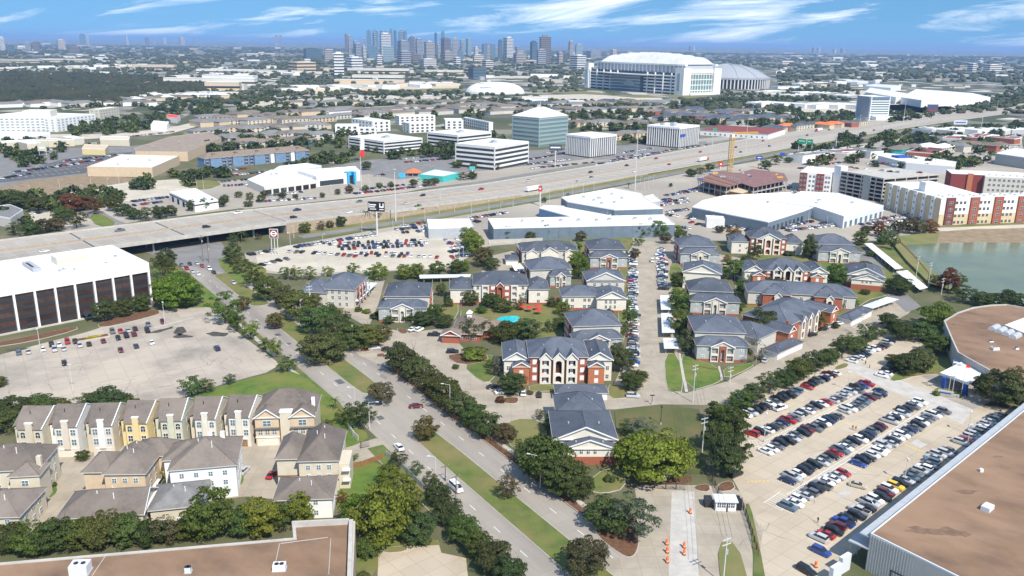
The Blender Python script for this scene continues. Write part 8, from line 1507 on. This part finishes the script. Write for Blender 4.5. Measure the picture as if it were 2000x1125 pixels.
# signs
def billboard(px, py, x0, x1, y0, y1, lab, face='dark', posts=1, marks=(), border=None, cat='billboard', rz=0.0):
    g = P(px, py); sc = mpp(px, py); w_ = (x1-x0)*sc; zt = px_h((px, py), y0); zb = px_h((px, py), y1); t = thing('billboard' if cat == 'billboard' else 'sign_pylon', lab, cat, (g.x, g.y, 0), rz); off = ((x0+x1)/2-px)*sc
    o = MB().box(off-w_/2, off+w_/2, -.35, .35, zb, zt, face).build('panel', t); h = zt-zb
    if border: MB().box(off-w_/2-.25, off+w_/2+.25, -.3, .3, zb-.25, zt+.25, border).build('frame', t)
    for i in range(posts): x = off+(0 if posts == 1 else (i/(posts-1)-.5)*w_*.8); MB().cyl(x, .1, 0, zb, .55 if posts == 1 else .22, n=8, m='pole').build('post', t)
    for (a, b, c_, d_, m) in marks: MB().box(off-w_/2+a*w_, off-w_/2+b*w_, -.45, -.36, zb+c_*h, zb+d_*h, m).build('lettering', o)
    return t, off, w_, zb, h, o
billboard(740, 458, 720, 753, 394, 413, 'black roadside billboard with white lettering on a tall pale pole', 'dark', 1, ((.05, .09, .35, .85, 'white_paint'), (.12, .5, .62, .74, 'white_paint'), (.12, .44, .42, .52, 'white_paint'), (.12, .5, .2, .28, 'white_paint'), (.7, .76, .4, .85, 'white_paint'), (.9, .96, .4, .85, 'white_paint'), (.76, .9, .4, .55, 'white_paint'), (.7, .96, .18, .26, 'white_paint')), rz=-.15)
t, off, w_, zb, h, o = billboard(537, 497, 530, 545, 448, 464, 'purple dealership sign with white ring emblem on three white posts', 'maroon', 3, cat='sign', border='metal_pale')
rg = MB(); n = 20
for i in range(n):
    a, b = math.tau*i/n, math.tau*(i+1)/n; R1, R0 = h*.36, h*.24; cx = off; cz = zb+h/2
    rg.face([(cx+R0*math.cos(a), -.42, cz+R0*math.sin(a)), (cx+R1*math.cos(a), -.42, cz+R1*math.sin(a)), (cx+R1*math.cos(b), -.42, cz+R1*math.sin(b)), (cx+R0*math.cos(b), -.42, cz+R0*math.sin(b))], 'white_paint')
rg.box(cx-h*.4, cx+h*.4, -.44, -.41, cz-h*.06, cz+h*.06, 'white_paint'); rg.build('emblem', o)
billboard(1054, 402, 1051, 1058, 363, 374, 'slim pylon with red top beside the showroom', 'red', 1, ((.3, .7, .35, .65, 'white_paint'),), cat='sign')
billboard(1406, 330, 1403, 1411, 316, 325, 'small red pylon sign behind the construction site', 'red', 1, ((.3, .7, .35, .65, 'white_paint'),), cat='sign')
billboard(1481, 328, 1475, 1487, 304, 311, 'blue sign panel on a pole behind the construction site', 'blue', 1, ((.2, .8, .4, .6, 'white_paint'),), cat='sign'); billboard(1527, 318, 1522, 1531, 298, 305, 'blue sign panel on a pole right of the construction site', 'blue', 1, cat='sign'); billboard(1625, 305, 1620, 1630, 280, 287, 'dark blue roadside sign before the trees', 'tower_dark', 1, cat='sign')
billboard(1819, 225, 1809, 1830, 204, 218, 'large video billboard showing dark and magenta picture', 'tower_dark', 2, ((.05, .95, .05, .35, 'maroon'), (.3, .5, .4, .8, 'blue'))); billboard(1084, 325, 1072, 1096, 282, 294, 'dark blue lettered office sign on a dark pole', 'tower_dark', 1, ((.1, .9, .4, .6, 'white_paint'),), cat='sign'); billboard(1872, 246, 1862, 1888, 235, 243, 'white lettered sign beside the freeway overpass', 'metal_pale', 2, ((.1, .9, .35, .6, 'blue'),), cat='sign')
billboard(86, 306, 76, 93, 279, 295, 'pale green pylon sign beside the dark car park', 'pale_green', 2, ((.2, .8, .3, .5, 'white_paint'),), cat='sign'); billboard(923, 335, 917, 928, 325, 331, 'teal restaurant sign under the ribbon office', 'teal', 1, cat='sign'); billboard(783, 348, 779, 791, 338, 347, 'blue sign beside the dealership drive', 'sky_blue', 1, cat='sign'); billboard(255, 243, 251, 258, 236, 245, 'orange and white shop sign among the left trees', 'white_wall', 1, ((.1, .9, .4, .8, 'orange'),), cat='sign')
g = P(1572, 300); t = thing('highway_sign', 'green overhead freeway direction signs on a steel gantry', 'highway sign', (g.x, g.y, 0), R_(-38)); sc = mpp(1572, 300)
for i, (a, b) in enumerate(((-12, 0), (1.5, 10))): o = MB().box(a*sc*1.3, b*sc*1.3, -.3, .3, 10.5, 16, 'green_sign').build('panel', t); MB().box(a*sc*1.3+1, b*sc*1.3-1.5, -.36, -.3, 13.2, 14, 'white_paint').build('lettering', o)
for x in (-14*sc, 12*sc): MB().cyl(x, .6, 0, 16, .3, n=6).build('post', t)
MB().box(-14*sc, 12*sc, .4, .8, 12.6, 13.2, 'pole').build('gantry_beam', t)
# flags
def flag(px, py, ytop, lab, cols, fw_=1.9, fh=1.2, droop=False, base=None):
    g = P(px, py); h = px_h((px, py), ytop); t = thing('flagpole', lab, 'flagpole', (g.x, g.y, .1), .2); MB().cyl(0, 0, 0, h, .12*(1 if h < 25 else 3), .06, 6, 'pole').build('pole', t); mb = MB(); n = 10
    for i in range(n):
        for j, m in enumerate(cols):
            nc = len(cols)
            def q(a, b):
                if droop: return (.3+fw_*b*.35+.3*math.sin(a*5), .5*math.sin(a*6+b*4), h-.3-fh*a*2.2)
                return (fw_*a, .25*math.sin(a*7)*a, h-.1-fh*b-.25*a*a)
            a0, a1 = (i/n, (i+1)/n)
            if droop: mb.face([q(j/nc+a0/nc, 0), q(j/nc+a0/nc, 1), q(j/nc+a1/nc, 1), q(j/nc+a1/nc, 0)], m)
            else: mb.face([q(a0, j/nc), q(a0, (j+1)/nc), q(a1, (j+1)/nc), q(a1, j/nc)], m)
    mb.build('flag', t)
flag(706, 368, 263, 'giant flagpole with drooping white and red flag beside the dealership', ('white_wall', 'white_wall', 'red'), 9, 8, True); flag(1852, 768, 703, 'leftmost flagpole at the hall with blue and white flag', ('blue', 'white_wall')); flag(1859, 772, 708, 'middle flagpole at the hall with white flag', ('white_wall', 'metal_grey')); flag(1877, 772, 712, 'right flagpole at the hall with red flag', ('red', 'bright_red')); flag(1390, 300, 250, 'tall pole with small green banner near the motel', ('green_sign',), 4, 3)
# monument sign
g = P(1846, 774); t = thing('monument_sign', 'low white stone monument sign with blue lettering below the flagpoles', 'sign', (g.x, g.y, .1), R_(-28)); MB().box(-2.4, 2.4, -.4, .4, 0, 1.9, 'concrete').build('slab', t); MB().box(-2.0, 1.6, -.45, -.4, 1.0, 1.5, 'blue').build('lettering', t); MB().box(2.4, 4.2, -.35, .35, 0, 1.2, 'concrete').build('wing', t)
# guard booth, gate canopy, barriers
g = P(1417, 999); t = thing('guard_booth', 'small white guard booth with pale metal roof at the car park gate', 'booth', (g.x, g.y, .1), R_(-2)); MB().box(-2.6, 2.6, 0, 3, 0, 2.7, 'white_wall').build('wall', t); MB().box(-3.0, 3.0, -.5, 3.5, 2.7, 2.95, 'metal_pale').build('roof', t); wins(t, 'f', 0, spread(-2.3, 2.3, 4), (1.1,), .9, 1.2); MB().box(2.7, 4.2, .5, 4, 0, 2.4, 'dark').build('screen', t); MB().box(-5, -3.1, 1.5, 4, 0, 2.2, 'metal_dark').build('gate_frame', t)
g = P(1292, 942); t = thing('gate_kiosk', 'pale flat roofed mail kiosk under the yellow green tree', 'kiosk', (g.x, g.y, .1)); MB().box(-1.9, 1.9, -1.2, 1.4, 2.3, 2.5, 'metal_pale').build('roof', t)
for x in (-1.7, 1.7):
    for y in (-1, 1.2): MB().cyl(x, y, 0, 2.3, .08, n=5, m='metal_dark').build('post', t)
MB().box(-1.5, 1.5, .6, .9, .2, 1.6, 'metal_grey').build('mailbox_bank', t)
def fence(lab, pts, h, m, step=2.6, rail=2, solid=False, cat='fence'):
    q = [P(*p) for p in pts]; o = q[0]; t = thing('fence', lab, cat, (o.x, o.y, 0))
    for a, b in zip(q, q[1:]):
        L_ = (b-a).length; n = max(1, int(L_/step)); d = (b-a).normalized(); rz = math.atan2(d.y, d.x)
        for i in range(n):
            p = a.lerp(b, i/n)-o; MB().box(-.09, .09, -.09, .09, 0, h+.12, m).build('post', t, loc=p, rz=rz); sl = L_/n
            if solid: MB().box(.09, sl-.09, -.05, .05, .05, h, m).build('panel', t, loc=p, rz=rz)
            else:
                pk = MB(); [pk.box(.09, sl-.09, -.03, .03, zz, zz+.07, m) for zz in (.15, h-.15)]; [pk.box(x-.025, x+.025, -.02, .02, .15, h, m) for x in [sl*(j+.5)/8 for j in range(8)]]; pk.build('panel', t, loc=p, rz=rz)
fence('dark brown iron fence along the boulevard below the complex entrance', [(762, 724), (800, 748), (880, 815), (960, 868), (1010, 905), (1060, 950), (1110, 980)], 1.9, 'wood'); fence('dark iron fence between the gate drive and the car park', [(1385, 930), (1402, 965), (1420, 1000), (1448, 985), (1460, 1020), (1482, 1090)], 1.9, 'metal_dark'); fence('pale panel wall beside the court gate', [(755, 892), (790, 920), (815, 945), (835, 965)], 1.8, 'metal_grey', solid=True); fence('wooden fence below the court gate', [(676, 920), (705, 912), (748, 896)], 1.7, 'wood', solid=True); fence('white panel fence left of the court gate', [(681, 838), (690, 852), (700, 862)], 1.8, 'white_wall', solid=True); fence('black sliding gate of the townhouse court', [(705, 876), (722, 872)], 2.2, 'metal_dark'); fence('sliding gate across the gate drive', [(1255, 952), (1300, 956), (1340, 957)], 1.9, 'metal_dark'); fence('pale wall between complex and long steel warehouse', [(955, 476), (1010, 474), (1060, 472)], 2.4, 'concrete', solid=True); fence('thin dark rail fence on the pond bank', [(1757, 474), (1790, 508), (1820, 545)], 1.4, 'wood')
dm_ = MB(); dm_.cyl(0, 0, 0, .12, .42, .42, 10, 'tyre'); dm_.cyl(0, 0, .12, .5, .34, .33, 10, 'orange'); dm_.cyl(0, 0, .5, .58, .335, .33, 10, 'white_paint'); dm_.cyl(0, 0, .58, 1.5, .31, .26, 10, 'orange'); dme = dm_.mesh('traffic_drum')
for i, (px, py, lab) in enumerate(((1302, 1064, 'upper left of the gate drive'), (1303, 1080, 'middle left of the gate drive'), (1303, 1099, 'lower left of the gate drive'), (1336, 1070, 'upper right of the gate drive'), (1336, 1084, 'lower right of the gate drive'), (1348, 1003, 'beside the guard booth lane'), (1593, 1108, 'beside the warehouse corner'))):
    g = P(px, py); o = link('traffic_drum', dme, None, (g.x, g.y, .08), scale=(1.1, 1.1, 1.0)); tag(o, 'orange traffic drum with white bands, '+lab, 'traffic drum', 'orange traffic drums')
g = P(181, 662); t = thing('flower_planter', 'white walled planter with yellow flowers in the office lot', 'planter', (g.x, g.y, .05), R_(36)); MB().box(-6, 6, -1.6, 1.6, 0, .6, 'concrete').build('wall', t); cmx, _ = TP['bush'][0]; MB().box(-5.7, 5.7, -1.3, 1.3, .6, .7, 'mulch').build('soil', t); link('flowers', cmx, t, (.5, 0, .6), scale=(3.4, 1.2, .6), color=(.55, .42, .02))
# people
def person(px, py, rz, top, legs, lab, z=.08):
    g = P(px, py, z); me = bpy.data.meshes.new('person')
    V_ = [(0, 0, .95), (0, 0, 1.15), (0, 0, 1.38), (0, 0, 1.50), (0, .01, 1.66), (-.19, 0, 1.40), (-.24, -.03, 1.12), (-.22, .10, .88), (.19, 0, 1.40), (.24, .03, 1.12), (.22, -.08, .88), (-.10, 0, .90), (-.11, .10, .50), (-.11, .02, .08), (-.11, .16, .04), (.10, 0, .90), (.11, -.04, .50), (.11, -.20, .10), (.11, -.06, .04)]
    me.from_pydata(V_, [(0, 1), (1, 2), (2, 3), (3, 4), (2, 5), (5, 6), (6, 7), (2, 8), (8, 9), (9, 10), (0, 11), (11, 12), (12, 13), (13, 14), (0, 15), (15, 16), (16, 17), (17, 18)], []); o = link('person', me, None, (g.x, g.y, z), rz); md = o.modifiers.new('skin', 'SKIN'); md.use_smooth_shade = True
    rad = [.15, .15, .17, .06, .11, .07, .05, .04, .07, .05, .04, .10, .075, .055, .05, .10, .075, .055, .05]
    for i, r_ in enumerate(rad): me.skin_vertices[0].data[i].radius = (r_, r_*.85)
    me.skin_vertices[0].data[0].use_root = True; o.modifiers.new('sub', 'SUBSURF').levels = 1; me.materials.append(MATS[top]); tag(o, lab, 'person'); return o
person(1690, 712, .4, 'dark', 'dark', 'person in dark clothes walking behind the car rows, left one'); person(1698, 719, 1.2, 'metal_dark', 'dark', 'person in dark clothes walking behind the car rows, right one'); person(1665, 839, .2, 'rust', 'dark', 'person in reddish top between the car rows, left one'); person(1671, 841, .2, 'rust', 'dark', 'person in reddish top between the car rows, right one'); person(1597, 1021, 2.0, 'dark', 'dark', 'person in black walking in the car park beside the warehouse row')
# car park paint
def pline(a, b, w_=.12, m='white_paint', z=.084): 
    A, Bv = P(*a), P(*b); d = (Bv-A).normalized(); n = Vector((-d.y, d.x, 0))*w_/2; mb = MB(); mb.face([(*(A+n).xy, z), (*(A-n).xy, z), (*(Bv-n).xy, z), (*(Bv+n).xy, z)], m); return struct(mb.build('painted_line'))
def hatch(p0, p1, w_, name='painted_hatch'):
    A, Bv = P(*p0), P(*p1); L_ = (Bv-A).length; d = (Bv-A).normalized(); n = Vector((-d.y, d.x, 0)); mb = MB(); s = 0
    def qd(a, b, t_): e = (b-a).normalized(); m_ = Vector((-e.y, e.x, 0))*t_; mb.face([(*(a+m_).xy, .085), (*(a-m_).xy, .085), (*(b-m_).xy, .085), (*(b+m_).xy, .085)], 'white_paint')
    for o in (-w_/2, w_/2): qd(A+n*o, Bv+n*o, .07)
    while s < L_-1: qd(A+d*s-n*w_/2, A+d*(s+.7)+n*w_/2, .06); s += 1.0
    return struct(mb.build(name))
hatch((1486, 868), (1706, 761), 1.2); hatch((1540, 968), (1816, 797), 1.2); hatch((1508, 990), (1540, 968), 5.0); hatch((1458, 868), (1486, 866), 4.0)
for (a, b, n_) in (((1604, 812), (1640, 795), 5), ((1655, 826), (1682, 838), 5), ((1460, 941), (1505, 940), 6), ((1768, 870), (1806, 884), 6), ((1540, 786), (1568, 794), 5)):
    for i in range(n_): f0, f1 = i/n_, (i+.55)/n_; pline((a[0]+(b[0]-a[0])*f0, a[1]+(b[1]-a[1])*f0), (a[0]+(b[0]-a[0])*f1, a[1]+(b[1]-a[1])*f1), .5, 'yellow_paint')
for pts in ([(1632, 968), (1655, 953), (1668, 958), (1646, 974)], [(1778, 866), (1790, 858), (1812, 868), (1798, 876)]): sheet('repair_patch', pts, .08, 'concrete')
mbp = MB()
for (p0, p1, dep) in (((1456, 814), (1628, 731), 2.6), ((1602, 1056), (1955, 814), 2.6), ((1474, 852), (1694, 753), 2.6), ((1497, 886), (1724, 768), 2.6), ((1540, 943), (1798, 789), 2.6), ((1538, 993), (1837, 805), 2.6)):
    A, Bv = P(*p0), P(*p1); L_ = (Bv-A).length; d = (Bv-A).normalized(); n = Vector((-d.y, d.x, 0)); s = -1.37
    while s < L_+2: c_ = A+d*s; mbp.face([(*(c_-n*dep-d*.06).xy, .083), (*(c_-n*dep+d*.06).xy, .083), (*(c_+n*dep+d*.06).xy, .083), (*(c_+n*dep-d*.06).xy, .083)], 'white_paint'); s += 2.75
struct(mbp.build('stall_markings'), 'stuff')
mbq = MB()
for (x0, y0, x1, y1) in ((10, 349, 165, 334), (20, 342, 185, 325), (40, 335, 215, 316), (75, 326, 235, 307), (110, 317, 250, 302)):
    A, Bv = P(x0, y0), P(x1, y1); L_ = (Bv-A).length; d = (Bv-A).normalized(); n = Vector((-d.y, d.x, 0)); s = 0
    while s < L_: c_ = A+d*s; mbq.face([(*(c_-n*4-d*.12).xy, .075), (*(c_-n*4+d*.12).xy, .075), (*(c_+n*4+d*.12).xy, .075), (*(c_+n*4-d*.12).xy, .075)], 'white_paint'); s += 5.4
struct(mbq.build('stall_markings'), 'stuff')
for i, (px, py) in enumerate(((745, 730), (1045, 900), (1108, 952), (905, 820), (660, 640))): sheet('tar_patch', [(px, py), (px+12, py+8), (px+8, py+12), (px-4, py+4)], .057, 'asphalt_worn')
ck = MB(); cr2 = random.Random(4)
for k in range(70):                             # tar sealed cracks wandering over the old slabs
    if k < 34: px, py = cr2.uniform(20, 500), cr2.uniform(690, 770); py = max(py, 700-(px-150)*.12)
    elif k < 54: px, py = cr2.uniform(1480, 1800), cr2.uniform(800, 1060)
    else: px, py = cr2.uniform(1250, 1300), cr2.uniform(500, 770)
    if 34 <= k < 54 and not inpoly(px, py, [(1450, 930), (1470, 820), (1640, 735), (1860, 780), (1600, 1040), (1500, 1100)]): continue
    if k < 34 and not inpoly(px, py, [(10, 770), (10, 700), (300, 650), (390, 640), (520, 715), (360, 765)]): continue
    a = P(px, py); q = cr2.uniform(0, 6.28)
    for i in range(9):
        q += cr2.gauss(0, .35); b = a+Vector((math.cos(q), math.sin(q), 0))*cr2.uniform(.8, 2.2); e = (b-a).normalized(); n = Vector((-e.y, e.x, 0))*cr2.uniform(.04, .10); ck.face([(*(a+n).xy, .0795), (*(a-n).xy, .0795), (*(b-n).xy, .0795), (*(b+n).xy, .0795)], 'asphalt_worn'); a = b
struct(ck.build('crack_sealing'), 'stuff')
for o in bpy.data.objects:
    if o.parent is None and 'label' in o and len(o['label'].replace(',', ' ').split()) > 16: print('LONG', o.name, o['label'])
print('COUNT cars', NCAR[0], 'trees', NT[0], 'objects', len(bpy.data.objects))
# =============== air ===============
hm = bpy.data.materials.new('haze'); hm.use_nodes = True; t = hm.node_tree; t.nodes.clear()
vo = t.nodes.new('ShaderNodeVolumePrincipled'); vo.inputs['Color'].default_value = (.36, .58, .95, 1); vo.inputs['Density'].default_value = 5.4e-5; vo.inputs['Anisotropy'].default_value = .0
ou = t.nodes.new('ShaderNodeOutputMaterial'); t.links.new(vo.outputs[0], ou.inputs['Volume']); MATS['haze'] = hm
bpy.context.view_layer.update(); HZT = max((o.matrix_world @ Vector(c)).z for o in bpy.data.objects if o.type == 'MESH' and o.name.startswith('plant_room') for c in o.bound_box)+4; print('HZT', HZT)
hz = MB().box(-60500, 60500, -700, 60500, -1.2, HZT, 'haze').build('haze'); struct(hz, 'stuff')
